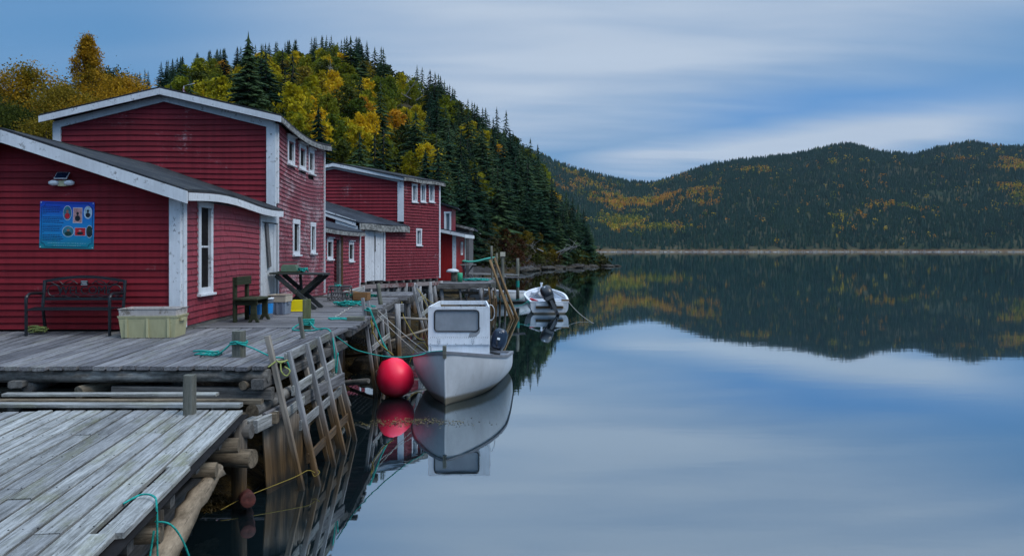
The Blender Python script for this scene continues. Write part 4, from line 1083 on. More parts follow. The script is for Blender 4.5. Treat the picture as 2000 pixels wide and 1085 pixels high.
rope("buoy_rope", [[(-3.0, 15.85, 1.80), (-2.92, 15.72, 1.80), (-2.86, 15.68, 1.7), (-2.68, 15.7, 1.2), (-2.56, 15.7, .98), (-2.50, 15.66, .82)], [(-3.0, 15.9, 1.77), (-2.9, 15.7, 1.77), (-2.84, 15.68, 1.6), (-2.6, 15.7, 1.02), (-2.50, 15.66, .86), (-2.5, 15.65, .8)],
                   [(-3.02, 15.8, 1.8), (-3.0, 15.66, 1.78), (-2.9, 15.64, 1.76)]], .016, MT["rope"], "doubled teal line holding the red buoy to the fender poles")
rope("buoy_rope", [[(-2.90, 15.66, 1.62), (-2.86, 15.62, 1.5), (-2.84, 15.64, 1.35), (-2.70, 15.66, 1.1), (-2.5, 15.68, .92), (-2.42, 15.66, .86)], [(-2.88, 15.64, 1.6), (-2.82, 15.62, 1.42), (-2.86, 15.62, 1.3)]], .012, MT["ropey"], "yellow line hanging with the teal one above the red buoy")
rope("mooring_line", [sag((-3.0, 16.3, 1.78), (-1.95, 16.6, .72), .05)], .008, MT["ropew"], "thin pale line from the tall fender poles down to the boat's stern")
rope("mooring_line", [sag((-3.02, 17.0, 1.72), (-1.75, 16.4, .78), .05)], .008, MT["ropew"], "second thin pale line crossing behind the red buoy")
rope("mooring_line", [[(-3.1, 21.6, 1.55), (-2.95, 20.9, 1.2), (-2.55, 20.2, .75), (-2.2, 19.5, .72), (-1.9, 18.6, 1.1), (-1.85, 18.2, 1.3)]], .011, MT["ropey"], "slack yellow line drooping from the wharf to the boat cabin")
rope("mooring_line", [sag((-2.85, 23.0, 1.85), (-1.7, 19.0, 1.62), .12), sag((-2.8, 23.2, 1.8), (-1.75, 18.6, 1.4), .15)], .010, MT["ropey"], "yellow lines from the dark fender poles to the cabin boat")
rope("mooring_line", [[(-2.3, 17.2, .45), (-2.15, 17.3, .85), (-1.95, 17.2, .9), (-1.75, 17.0, .55)]], .010, MT["ropey"], "arched yellow line behind the red buoy")
rope("tie_cord", [[(-2.95, 9.62, 1.62), (-2.88, 9.55, 1.60), (-2.82, 9.62, 1.62), (-2.85, 9.70, 1.60), (-2.94, 9.66, 1.6)], [(-2.88, 9.56, 1.6), (-2.86, 9.52, 1.5), (-2.80, 9.53, 1.44), (-2.76, 9.55, 1.50), (-2.83, 9.56, 1.55)], [(-2.95, 9.58, 1.61), (-3.02, 9.5, 1.55)]],
     .009, MT["ropel"], "pale lime cord knotted on the tallest lattice pole")
rope("mooring_line", [[(-2.50, 9.74, .18), (-2.58, 9.7, .22), (-2.7, 9.5, .19), (-3.1, 9.0, .12), (-3.3, 8.7, .06)], [(-2.48, 9.8, .2), (-2.44, 9.74, .18), (-2.5, 9.72, .14), (-2.55, 9.78, .18)]], .0045, MT["ropey"], "yellow line tied to the foot of the nearest lattice pole")
pe = Q0 + DIR * 1.2
rope("dangling_rope", [[(-2.86, 5.65, LZ - .005), (-2.78, 5.75, LZ + .03), (-2.66, 5.70, LZ + .035), (-2.60, 5.62, LZ - .02), (-2.585, 5.60, .8), (-2.57, 5.6, .4), (-2.56, 5.6, -.1)],
                       [(-2.66, 5.72, .98), (-2.55, 5.74, .95), (-2.47, 5.78, .8), (-2.40, 5.85, .5), (-2.32, 5.9, .28), (-2.2, 6.1, .17), (-2.1, 6.4, .1), (-2.05, 6.7, .06), (-2.0, 6.8, .04)],
                       [(-2.62, 5.62, .95), (-2.64, 5.55, .6), (-2.63, 5.5, .2), (-2.62, 5.5, -.1)]], .008, MT["rope"], "thin teal rope hanging over the low platform's edge into the water")
rope("dangling_rope", [[(-2.62, 4.98, .83), (-2.56, 4.92, .80), (-2.545, 4.90, .78)]], .010, MT["rope"], "short teal rope end under the platform's near bearer")
def heap(cx, cy, cz, rx, ry, h, n, seed):
    q_ = random.Random(seed); out = []
    for i in range(n):
        a = q_.uniform(0, 6.28); x, y = cx + q_.uniform(-.55, .55) * rx, cy + q_.uniform(-.5, .5) * ry
        out.append([(x + rx * .5 * math.cos(a + k * 1.05) * q_.uniform(.5, 1.2), y + ry * .5 * math.sin(a + k * 1.05) * q_.uniform(.5, 1.2), cz + h * max(0.05, 1 - ((x - cx) / rx) ** 2) * q_.uniform(.1, .95)) for k in range(5)])
    return out
rope("rope_heap", heap(-3.85, 18.3, 1.67, .38, .3, .13, 26, 3) + [[(-3.4, 18.2, 1.70), (-3.2, 18.0, 1.68), (-3.3, 17.9, 1.68)]], .014, MT["rope"], "loose heap of teal rope in the middle of the wharf", n=5)
rope("rope_heap", heap(-3.30, 14.85, 1.67, .30, .12, .03, 7, 8) + [[(-3.45, 14.6, 1.68), (-3.3, 14.7, 1.68), (-3.1, 14.62, 1.68), (-2.98, 14.7, 1.69)]], .012, MT["rope"], "flat teal rope end lying near the plank edge", n=5)
rope("cord", [[(-3.75 + .03 * math.sin(k * 2.2) + k * .022, 18.0 - k * .24, 1.675 + .01 * (k % 2)) for k in range(13)]], .007, MT["ropew"], "kinked pale cord trailing from the teal rope heap")
rope("rope_heap", heap(-7.72, 12.42, wz(12.4) + .01, .22, .14, .14, 14, 5), .010, MT["ropel"], "yellow rope coiled on the deck by the bench leg", n=5)
rope("rope_heap", heap(-4.25, 20.6, 1.68, .3, .25, .16, 16, 12) + heap(-3.85, 21.0, 1.70, .25, .2, .12, 10, 13), .014, plain("dark_green_rope", (.01, .13, .10), .8, .1), "dark green net rope behind the open wooden box", n=4)
rope("rope_heap", heap(-4.52, 20.15, 2.03, .12, .12, .07, 8, 15), .012, MT["rope"], "small teal rope coil on top of the lobster pot", n=4)
rope("mooring_line", [sag((1.68 + .95, 36.6, .62), (3.35, 31.5, .0), .12)], .010, MT["ropew"], "pale line from the white open boat into the water")
rope("mooring_line", [sag((-.75, 33.6, 1.05), (.75, 36.3, .58), .35)], .010, MT["rope"], "teal line from the brown poles to the white open boat")
rope("mooring_line", [sag((-.35, 34.5, 1.0), (.9, 44.4, .5), .3)], .010, MT["rope"], "teal line from the brown poles to the pale rowing boat")

# ------------------------------------------------------------------ farther wharf
fwf = thing("wharf", "farther low wharf of dark beams on log cribs, past the red store", "wharf", (-2, 36, 1.5))
for k in range(44):
    y = 34.6 + k * .16
    board("plank", (-3.6, y, 1.49), (-.9 + R.uniform(-.06, .04), y, 1.49), .145, .045, MT["deck"], fwf, c=.005)
board("edge_beam", (-3.6, 34.52, 1.36), (-.93, 34.52, 1.36), .14, .2, MT["bark"], fwf)
board("edge_beam", (-.95, 34.5, 1.36), (-.95, 41.4, 1.36), .12, .2, MT["beam"], fwf)
for z, x1, r_ in ((1.08, -1.5, .075), (.78, -1.65, .08), (.45, -1.2, .08), (.2, -1.3, .09)):
    log("crib_log", (-3.7, 34.75, z), (x1, 34.7, z - .01), r_, MT["logw"], fwf, n=9)
for i, (x, z) in enumerate(((-2.05, .95), (-1.2, .95), (-1.15, .6), (-2.0, .6), (-1.25, .3), (-.9, .75))):
    log("crib_log", (x, 34.5, z), (x + .1, 37.5, z), .085, MT["logw"], fwf, n=9)
for x, y, r_ in ((-1.35, 34.5, .09), (-2.3, 34.6, .06), (-.95, 36, .08), (-.95, 38, .08), (-.9, 40.5, .09)): log("pile", (x - .05, y, 1.3), (x + .1, y, -.6), r_, MT["tide"], fwf, n=8)
for k, (p0, p1) in enumerate((((-1.05, 34.3, 1.35), (-.9, 34.2, -.2)), ((-.85, 34.4, 1.2), (-.7, 34.3, -.2)))): log("pile", p0, p1, .035, MT["pole"], fwf, n=6)
board("cap_block", (-.95, 34.35, 1.45), (-.72, 34.35, 1.45), .2, .25, MT["deck_near"], fwf)
for i, (a, b_, c_, d, e, f_, r_) in enumerate(((-.98, 34.1, 2.55, -.02, 33.2, -.1, .055), (-.80, 34.6, 2.66, .22, 33.6, -.1, .052), (-.72, 34.5, 1.75, .12, 33.3, -.1, .05), (-.62, 34.4, 1.5, .02, 33.5, -.1, .045), (-.45, 34.3, 1.7, .30, 33.4, -.1, .045))):
    tag(log("pole", (a, b_, c_), (d, e, f_), r_, MT["pole"], n=8), ["peeled brown pole with its top left of its neighbour, leaning at the farther wharf", "thickest and tallest peeled brown pole leaning at the farther wharf", "thin brown pole just behind the two thick leaning ones", "thin brown pole lying low against the leaning bundle", "outermost thin brown pole of the leaning bundle by the rowing boat"][i], "pole", "brown poles leaning at the farther wharf")
for i, (u, v0, v1, Y, w, lab) in enumerate(((962, 480, 552, 38.5, .11, "tall thin grey stake rising beside the teal tarpaulin"), (970, 494, 548, 39.5, .10, "grey stake right of the tarpaulin's tip"), (982, 498, 552, 41, .16, "grey post with a pale box on its head"), (1011, 504, 572, 42.5, .17, "lone grey post with teal band past the pale rowing boat"))):
    o = tag(log("stake", (xu(u, Y), Y, zv(v1, Y) - .4), (xu(u - (2 if i == 0 else 0), Y), Y, zv(v0, Y)), w / 2 * 1.1, MT["postg"], n=8), lab, "stake")
    if i == 2: g = MB(); g.box((0, 0, 0), (.26, .26, .24)); g.obj("head_box", plain("cream_box", (.5, .45, .36)), o, Matrix.Translation((xu(982, Y), Y, zv(498, Y) + .05)))
    if i == 3: g = MB(); g.tube([(xu(1011, Y), Y, .95), (xu(1011, Y), Y, 1.3)], .105, 8); g.obj("band", MT["rope"], o)
# teal tarpaulin over a rail
P = []
for i in range(13):
    s = i / 12; x = -3.2 + 2.35 * s; P.append([(x, 38.6 + .5 * j, 2.45 + .04 * math.sin(s * 9) + .17 * s ** 3 - .03 * abs(j - 1) + (.03 if j == 1 else 0)) for j in range(4)])
g = MB(); g.grid(P, flip=True); g.grid([[(x, y, z - .03) for x, y, z in r_] for r_ in P])
tag(g.obj("tarpaulin", plain("teal_tarpaulin", (.02, .30, .22), .5, .3)), "teal tarpaulin stretched over rails on the farther wharf", "tarpaulin")
fl = thing("drying_rack", "long low grey drying rack of poles beyond the farther wharf", "rack", (-1, 41, 1.4))
board("top_board", (-2.6, 42.0, 1.70), (.35, 42.2, 1.62), .5, .06, MT["deck_near"], fl); board("top_board", (-2.4, 42.6, 1.72), (.1, 42.8, 1.66), .4, .05, MT["deck"], fl); board("top_board", (-.8, 41.4, 1.56), (.7, 41.6, 1.5), .35, .06, MT["deck"], fl)
for x, y in ((-2.4, 42), (-1.6, 42.1), (-.7, 42.2), (-.4, 41.5)): log("leg", (x, y, 1.62), (x + .05, y, -.5), .06, MT["tide"], fl, n=7)
for x0, x1 in ((-2.3, -1.7), (-1.7, -2.3)): board("brace", (x0, 41.9, 1.66), (x1, 41.9, 1.15), .06, .06, MT["tide"], fl)
bn = thing("sawhorse_table", "small grey trestle table by the bright red shed's corner", "table", (-2.3, 38, 1.5))
board("top_board", (-2.55, 37.4, 2.28), (-1.75, 37.5, 2.28), .4, .05, MT["deck_near"], bn)
for x0, x1 in ((-2.45, -1.9), (-1.9, -2.45)): board("leg", (x0, 37.45, 2.25), (x1, 37.45, 1.52), .07, .07, MT["greyside"], bn)
nn = rope("net_heap", heap(-1.6, 36.5, 1.53, .7, .3, .14, 24, 31), .02, MT["rope"], "spread teal netting lying along the farther wharf deck", "net", n=4)
MB_ = MB(); MB_.lathe([(0, .0), (.12, .0), (.13, .42), (.11, .43), (0, .43)], 12)
tag(MB_.obj("bucket", plain("green_bucket", (.03, .30, .16), .4), None, Matrix.Translation((-2.42, 35.7, 1.515)), True), "green bucket by the bright red shed's door post", "bucket")
bl = thing("bollard", "grey bollard with pale cap in front of the bright red shed", "bollard", (-2.8, 36, 1.5))
g = MB(); g.tube([(-2.72, 36, 1.5), (-2.72, 36, 1.95)], .14, 10); g.obj("stem", MT["postg"], bl); g = MB(); g.lathe([(0, .18), (.2, .15), (.3, .08), (.3, .02), (.2, 0), (0, 0)], 12); g.obj("cap", MT["white2"], bl, Matrix.Translation((-2.78, 36, 1.95)), True)
# ------------------------------------------------------------------ boats
def hull(name, L, beam, bow_z, mid_z, st_z, tr_w, draft, M, m_out, m_in, m_rim, parent, rake=0.25, sole=0.12, rim_w=.05, full=0.55, flare=.75):
    """clinker-free open hull: x across, y aft from the stem head, z up from the waterline"""
    ns, nk = 22, 10
    def half(s): return beam / 2 * min(1.0, (1 - (1 - min(s / full, 1)) ** 2.1) ** .8) * (1 - (1 - tr_w) * max(0, (s - full) / (1 - full)) ** 1.8)
    def sheer(s): return mid_z + (bow_z - mid_z) * max(0, 1 - s / .75) ** 1.7 + (st_z - mid_z) * max(0, (s - .6) / .4) ** 1.5
    def sect(s, k, inset=0.0, zmin=None):
        hb = max(half(s) - inset, 0.002); zs = sheer(s); zk = -draft * min(1, s * 5 + .15)
        a = k / nk                       # 0 gunwale .. 1 keel
        z = zs + (zk - zs) * a ** .9
        fl_ = flare + (1 - flare) * s
        w = hb * (1 - a ** (1.7 + 2.2 * s)) ** (.75) * (1 - (1 - fl_) * a)
        y = s * L + rake * a * (1 - s) ** 4
        return Vector((w, y, z))
    out = MB()
    S = [i / ns for i in range(ns + 1)]; S = [s ** 1.25 for s in S]
    for sg in (1, -1):
        P = [[Vector((sg * p.x, p.y, p.z)) for p in (sect(s, k) for k in range(nk + 1))] for s in S]
        out.grid(P, flip=(sg < 0))
    tr = [sect(1, k) for k in range(nk + 1)]
    ring = [Vector((p.x, p.y, p.z)) for p in tr] + [Vector((-p.x, p.y, p.z)) for p in tr[::-1][1:]]
    out.add(ring, [tuple(range(len(ring)))])
    h_ = out.obj(name, m_out, parent, M, True)
    ins = MB(); S2 = [s for s in S if s > .035]
    for sg in (1, -1):
        P = []
        for s in S2:
            row = []
            for k in range(nk + 1):
                p = sect(s, k, rim_w); z = max(p.z, sole * (.7 + .3 * s)); row.append(Vector((sg * (p.x if p.z >= sole else sect(s, k, rim_w).x), p.y - (rim_w if s == 1 else 0), z)))
            P.append(row)
        ins.grid(P, flip=(sg > 0))
    tr2 = [sect(1, k, rim_w) for k in range(nk + 1)]
    rg = [Vector((p.x, p.y - rim_w, max(p.z, sole))) for p in tr2]; rg = rg + [Vector((-p.x, p.y, p.z)) for p in rg[::-1][1:]]
    ins.add(rg, [tuple(range(len(rg)))[::-1]])
    ins.obj("inner_shell", m_in, parent, M, True)
    rim = MB()
    for sg in (1, -1):
        P = []
        for s in S:
            hb = half(s); zs = sheer(s); a, c_ = hb + .018, max(hb - rim_w - .005, 0)
            y = s * L - (.02 if s < .01 else 0)
            P.append([Vector((sg * a, y, zs - .045)), Vector((sg * a, y, zs + .012)), Vector((sg * c_, y, zs + .012)), Vector((sg * c_, y, zs - .02))])
        rim.grid(P, flip=(sg < 0))
    zt = sheer(1); wt = half(1)
    rim.box((0, L - rim_w / 2, zt - .005), (2 * wt + .036, rim_w + .03, .05))
    rim.obj("gunwale", m_rim, parent, M)
    return half, sheer

def gelcoat(name, col, stain=.3, zl=.07):
    m, nt, b = mat(name)
    v, r = objco(nt, False)
    pz = separate(nt, X(nt, nt.nodes.new("ShaderNodeNewGeometry").outputs["Position"]))[2]
    n = noise(nt, v, 2.5, 5.0, .65); f = noise(nt, v, 30, 3.0, .7); st = noise(nt, mapping(nt, v, (9, 9, 1.2)), 1.0, 3.0, .6)
    c_ = mixc(nt, n.sm(.3, .7), tuple(x * .86 for x in col), col)
    c_ = mixc(nt, (f + n * .4).sm(.88, .96) * .5, c_, (.05, .05, .05))
    c_ = mixc(nt, st.sm(.52, .75) * .16, c_, (.18, .16, .12))
    zz_ = pz + (n - .5) * .05
    c_ = mixc(nt, zz_.sm(zl + .06, zl - .01) * .9, c_, (.13, .095, .04))
    c_ = mixc(nt, zz_.sm(.03, .0), c_, (.03, .024, .012))
    nt.links.new(c_.k, b.inputs["Base Color"]); b.inputs["Roughness"].default_value = .38; b.inputs["Specular IOR Level"].default_value = .4
    return m
MT["gel"] = gelcoat("chalky_white_hull", (.63, .655, .68), .3, .13); MT["gelw"] = gelcoat("white_hull", (.62, .65, .68), .3, .05)
MT["gelb"] = gelcoat("bright_white_hull", (.82, .84, .85), .3, .05); MT["boatwhite"] = white_paint("boat_white_paint", (.82, .85, .88), .12, (.2, .2, .2)); MT["boatin"] = plain("boat_inside_white", (.60, .63, .68), .5, .3)
MT["rimgrey"] = plain("grey_rubbing_strip", (.16, .17, .19), .6); MT["black"] = plain("black_rubber", (.012, .013, .015), .5, .4)
MT["cowl"] = plain("navy_cowling", (.008, .020, .042), .28, .5, 0, .1, 3, 0); MT["cowlb"] = plain("black_cowling", (.012, .014, .018), .3, .5, 0, .1, 3, 0)
MT["smoke"] = plain("salt_hazed_plexiglass", (.25, .27, .29), .25, .5, 0, .12, 3, 0)

def outboard(parent, M, m_cowl, s=1.0, name="outboard_motor", wd=1.3):
    """z up, y aft; origin on the transom top"""
    e = MB(); P = []
    prof = [(-.02, .30, .0), (.0, .72, .02), (.10, .92, .03), (.24, 1.0, .03), (.38, .93, .01), (.46, .75, -.02), (.50, .45, -.04), (.51, .05, -.05)]
    for z, k, yo in prof:
        P.append([Vector((.155 * wd * k * s * abs(math.cos(a)) ** .75 * (1 if math.cos(a) > 0 else -1), (.06 + yo + .235 * k * abs(math.sin(a)) ** .75 * (1 if math.sin(a) > 0 else -1)) * s, (.08 + z) * s)) for a in [i * 6.28318 / 20 for i in range(20)]])
    e.grid(P, closed=True, flip=False)
    o = e.obj(name, m_cowl, parent, M, True)
    g = MB(); g.box((0, .10 * s, -.02 * s), (.26 * s, .34 * s, .14 * s)); g.box((0, .16 * s, -.38 * s), (.10 * s, .16 * s, .62 * s)); g.box((0, .26 * s, -.62 * s), (.03 * s, .30 * s, .02 * s)); g.box((0, .02 * s, -.16 * s), (.22 * s, .08 * s, .26 * s))
    g.obj("leg", MT["black"], o, M)
    g = MB(); g.tube([(0, -.12 * s, .12 * s), (0, -.30 * s, .16 * s), (0, -.55 * s, .17 * s)], .022 * s, 8); g.obj("tiller", MT["black"], o, M)
    g = MB(); g.box((0, .305 * s, .30 * s), (.06 * s, .012 * s, .05 * s)); g.box((0, .295 * s, .42 * s), (.05 * s, .012 * s, .035 * s)); g.box((0, -.165 * s, .30 * s), (.07 * s, .012 * s, .05 * s)); g.box((0, -.14 * s, .46 * s), (.05 * s, .012 * s, .03 * s)); g.obj("decal", MT["boatwhite"], o, M)
    return o

b1 = thing("cabin_boat", "chalky white skiff with boxy open topped cabin, bow towards the viewer, beside a red buoy", "boat", (-1.2, 14.75, 0))
MB1 = Matrix.Translation((-1.29, 14.72, 0)) @ Matrix.Rotation(math.radians(-5.0), 4, "Z")
half, sheer = hull("hull", 4.15, 2.04, 1.05, .66, .52, .93, .28, MB1, MT["gel"], MT["boatin"], MT["rimgrey"], b1, rake=.12, sole=.25, full=.50, flare=.80)
def B1(x, y, z): return MB1 @ Vector((x, y, z))
g = MB(); g.box((0, -.01, 1.05), (.06, .09, .24)); g.obj("stem_post", MT["postg"], b1, MB1)
g = MB(); g.tube([B1(0, -.012, .95), B1(0, .01, .6), B1(0, .05, .3), B1(0, .10, .0), B1(0, .12, -.1)], .018, 6); g.obj("stem_edge", MT["gel"], b1)
# cabin: front panel, side panels and an open top frame
fy, by, cw, cz0, cz1 = 16.32, 18.15, .655, .78, 1.80
cx0 = -1.125
def cab(x, y, z): return Vector((cx0 + x, y, z))
def panel(name, x0, x1, y, z0, z1, m, hole=None, th=.035, par=None):
    g = MB()
    if hole:
        a, b_, c_, d = hole
        g.box(((x0 + a) / 2, y, (z0 + z1) / 2), (a - x0, th, z1 - z0)); g.box(((b_ + x1) / 2, y, (z0 + z1) / 2), (x1 - b_, th, z1 - z0))
        g.box(((a + b_) / 2, y, (z0 + c_) / 2), (b_ - a, th, c_ - z0)); g.box(((a + b_) / 2, y, (d + z1) / 2), (b_ - a, th, z1 - d))
    else: g.box(((x0 + x1) / 2, y, (z0 + z1) / 2), (x1 - x0, th, z1 - z0))
    return g.obj(name, m, par or b1)
fp = panel("cabin_front", cx0 - cw, cx0 + cw, fy, .98, cz1, MT["boatwhite"], (cx0 - cw + .14, cx0 + cw - .24, 1.28, 1.72))
panel("cabin_base", cx0 - cw + .07, cx0 + cw - .01, fy + .02, .55, .975, MT["boatwhite"])
panel("cabin_strip", cx0 - cw + .002, cx0 + cw - .002, fy - .025, 1.0, 1.13, MT["boatwhite"], th=.012, par=fp)
# window: rubber gasket with round corners and hazy glass
wx0, wx1, wz0, wz1 = cx0 - cw + .135, cx0 + cw - .235, 1.275, 1.725
rc = .07; ring = []
for cxx, czz, a0 in ((wx1 - rc, wz1 - rc, 0), (wx0 + rc, wz1 - rc, 90), (wx0 + rc, wz0 + rc, 180), (wx1 - rc, wz0 + rc, 270)):
    for k in range(5):
        a = math.radians(a0 + k * 22.5); ring.append((cxx + rc * math.cos(a), fy - .024, czz + rc * math.sin(a)))
g = MB(); g.tube(ring + [ring[0]], .015, 6, False); g.obj("window_gasket", MT["black"], fp)
g = MB(); g.box(((wx0 + wx1) / 2, fy, (wz0 + wz1) / 2), (wx1 - wx0, .012, wz1 - wz0)); g.obj("pane", MT["smoke"], fp)
g = MB(); g.add([(wx1 - .02, fy - .021, wz0 + .09), (wx1 + .035, fy - .021, wz0 + .09), (wx1 + .02, fy - .021, wz0 - .03), (wx1 - .06, fy - .021, wz0 - .11), (wx1 - .22, fy - .021, wz0 - .12), (wx1 - .19, fy - .021, wz0 - .03), (wx1 - .05, fy - .021, wz0 - .005)], [(0, 6, 5, 4, 3, 2, 1)]); g.obj("bare_patch", plain("bare_metal_patch", (.30, .31, .32), .5), fp)
g = MB()
for i in range(28):
    x = cx0 - cw + .05 + i * (2 * cw - .1) / 27; g.box((x, fy - .036, 1.145 + (.004 if i % 3 else 0)), (.012, .01, .012))
    if i % 4 == 0: g.box((x, fy - .036, 1.015), (.012, .01, .012))
for zq in (1.04, 1.075, 1.11):
    for xq in (.21, .25, .93, .97): g.box((cx0 - cw + xq, fy - .036, zq), (.011, .01, .011))
for xq in (.05, .35, .7, 1.0, 1.25): g.box((cx0 - cw + xq, fy - .02, 1.785), (.012, .01, .012))
tag(g.obj("rivets", MT["iron"], fp), kind="stuff")
for sx in (-1, 1):
    g = MB(); x0_, x1_ = cx0 + sx * (cw - .02), cx0 + sx * (cw - .11) - .03
    a = Vector((x0_, fy, 0)); c_ = Vector((x1_, by, 0))
    for z0, z1, s0, s1 in ((.50, 1.25, 0, 1), (1.66, 1.80, 0, 1), (1.25, 1.66, 0, .12), (1.25, 1.66, .62, 1)):
        p, q_ = a.lerp(c_, s0), a.lerp(c_, s1); g.bar(p + UP * (z0 + z1) / 2, q_ + UP * (z0 + z1) / 2, .03, z1 - z0)
    sp_ = g.obj("cabin_side", MT["boatwhite"], b1)
    p, q_ = a.lerp(c_, .12), a.lerp(c_, .62); g = MB(); g.bar(p + UP * 1.455, q_ + UP * 1.455, .01, .41); g.obj("pane", MT["smoke"], sp_)
    g = MB(); r_ = [p + UP * 1.27, p + UP * 1.64, q_ + UP * 1.64, q_ + UP * 1.27, p + UP * 1.27]; g.tube([v + Vector((sx * .02, 0, 0)) for v in r_], .017, 6, False); g.obj("window_gasket", MT["black"], sp_)
g = MB(); g.bar((cx0 - cw + .10, by, 1.76), (cx0 + cw - .14, by, 1.76), .05, .09); g.obj("cabin_back_bar", MT["boatwhite"], b1)
panel("dashboard", cx0 - .02, cx0 + cw - .08, 17.55, .9, 1.52, MT["boatin"], th=.03); panel("cabin_bulkhead", cx0 - cw + .1, cx0 - .03, 17.6, .6, 1.56, MT["brownplank"], th=.03)
g = MB(); wr_ = [(cx0 + .22 + .17 * math.cos(a), 17.35 + .07 * math.sin(a), 1.52 + .16 * math.sin(a)) for a in [i * 6.283 / 20 for i in range(21)]]; g.tube(wr_, .014, 6, False)
for a in (0, 2.1, 4.2): g.tube([(cx0 + .22, 17.35, 1.52), (cx0 + .22 + .17 * math.cos(a), 17.35 + .07 * math.sin(a), 1.52 + .16 * math.sin(a))], .012, 5)
g.obj("steering_wheel", MT["black"], b1)
g = MB(); g.tube([(cx0 + .05, by, 1.8), (cx0 + .05, by, 1.92)], .016, 6); g.box((cx0 + .05, by, 1.93), (.09, .05, .05)); g.obj("searchlight", MT["black"], b1)
g = MB(); rl = [(cx0 + cw - .04 + .10 * math.sin(a), 18.2 - .2 * math.cos(a), 1.52 + .20 * math.cos(a)) for a in [i * 6.283 / 16 for i in range(17)]]; g.tube(rl, .010, 6, False); g.obj("hoop", MT["boatwhite"], b1)
for yy in (1.0, 3.1):
    g = MB(); g.box((0, yy, .50), (2 * half(yy / 4.15) - .42, .26, .04)); g.obj("thwart", MT["boatin"], b1, MB1)
outboard(b1, MB1 @ Matrix.Translation((.53, 4.16, .52)) @ Matrix.Rotation(math.radians(14), 4, "Y") @ Matrix.Rotation(math.radians(-16), 4, "X"), MT["cowl"], .98)

b2 = thing("open_boat", "white open boat seen from astern with tilted black outboard motor", "boat", (1.68, 36, 0))
MB2 = Matrix.Translation((1.50, 40.9, 0)) @ Matrix.Rotation(math.radians(180), 4, "Z") @ Matrix.Scale(-1, 4, (0, 1, 0))
MB2 = Matrix.Translation((1.55, 41.0, 0)) @ Matrix.Rotation(math.radians(182.5), 4, "Z")
half2, sheer2 = hull("hull", 4.9, 2.08, 1.02, .70, .58, .86, .2, MB2, MT["gelw"], MT["boatin"], MT["boatwhite"], b2, rake=.4, sole=.16, full=.5, rim_w=.07)
g = MB(); g.box((0, .75, .80), (1.1, .9, .05)); g.obj("bow_deck", MT["boatin"], b2, MB2)
for yy in (2.2, 3.6):
    g = MB(); g.box((0, yy, .45), (2 * half2(yy / 4.9) - .34, .3, .16)); g.obj("thwart", MT["boatin"], b2, MB2)
g = MB(); g.box((0, 4.95, .44), (1.25, .10, .12)); g.obj("motor_bracket", MT["boatwhite"], b2, MB2)
g = MB(); g.box((0, 4.93, .31), (1.3, .06, .09)); g.obj("rubbing_board", MT["pole"], b2, MB2)
g = MB(); g.box((-.75, 4.84, .63), (.36, .12, .09)); g.obj("corner_block", MT["pole"], b2, MB2)
g = MB(); g.tube([(0, .25, 1.0), (0, .25, 1.2)], .05, 8); g.tube([(0, .25, 1.2), (0, .25, 1.27)], .075, 8); g.obj("bow_post", MT["boatwhite"], b2, MB2)
outboard(b2, MB2 @ Matrix.Translation((-.05, 5.02, .60)) @ Matrix.Rotation(math.radians(24), 4, "Y") @ Matrix.Rotation(math.radians(38), 4, "X"), MT["cowlb"], 1.4, wd=1.35)
for (p0, p1, lab) in (((.86, 3.9, .75), (.35, 3.2, .98), "grey paddle resting on the near left gunwale of the white open boat"), ((-.80, 4.0, .70), (-.35, 3.0, .98), "grey paddle resting over the thwart beside the black outboard")):
    a, c_ = MB2 @ Vector(p0), MB2 @ Vector(p1); o = tag(board("paddle", a, c_, .12, .03, MT["rimgrey"]), lab, "paddle")
g = MB(); g.bar(MB2 @ Vector((.86, 4.3, .66)), MB2 @ Vector((.55, 4.55, .56)), .14, .10); tag(g.obj("float", plain("red_float", (.55, .02, .04), .5)), "small red float on the white open boat's gunwale", "float")
rope("rope_heap", heap(1.68 - .78, 36.5, .45, .2, .3, .18, 9, 44), .014, MT["rope"], "teal rope piled in the white open boat's corner", n=4)

b3 = thing("rowing_boat", "pale rowing boat lying behind the leaning brown poles", "boat", (.2, 45, 0))
MB3 = Matrix.Translation((-2.62, 43.4, 0)) @ Matrix.Rotation(math.radians(-72), 4, "Z") @ Matrix.Rotation(math.radians(0), 4, "X")
hull("hull", 3.65, 1.6, .86, .66, .60, .8, .2, MB3, MT["gelb"], MT["boatin"], MT["boatwhite"], b3, rake=.25, sole=.14)
g = MB(); g.box((0, 1.8, .40), (1.35, .28, .04)); g.obj("thwart", MT["boatin"], b3, MB3)

# ------------------------------------------------------------------ red buoy
by_ = thing("buoy", "big round red inflatable buoy floating between fender poles and cabin boat", "buoy", (-2.40, 15.7, 0))
m, nt, b = mat("red_vinyl")
v, r = objco(nt, False); n = noise(nt, v, 3.0, 4.0, .6); pz = separate(nt, X(nt, nt.nodes.new("ShaderNodeNewGeometry").outputs["Position"]))[2]
c_ = mixc(nt, n.sm(.3, .7), (.94, .006, .045), (.98, .02, .075)); sc_ = noise(nt, mapping(nt, v, (7, 7, 2.2)), 1.0, 5.0, .7); c_ = mixc(nt, sc_.sm(.60, .74) * .35, c_, (.62, .12, .12)); c_ = mixc(nt, (pz + (n - .5) * .10).sm(.13, .02) * .8, c_, (.16, .03, .02))
nt.links.new(c_.k, b.inputs["Base Color"]); b.inputs["Roughness"].default_value = .42; b.inputs["Specular IOR Level"].default_value = .4
prof = [(.002, -.42)] + [(.385 * math.sin(a), -.04 - .385 * math.cos(a)) for a in [i * 3.14159 / 16 for i in range(1, 12)]] + [(.27, .27), (.19, .345), (.135, .39), (.11, .405)]
TB = Matrix.Translation((-2.40, 15.72, .405)) @ Matrix.Rotation(math.radians(-20), 4, "Y")
g = MB(); g.lathe(prof, 28, TB); g.obj("bladder", m, by_, None, True)
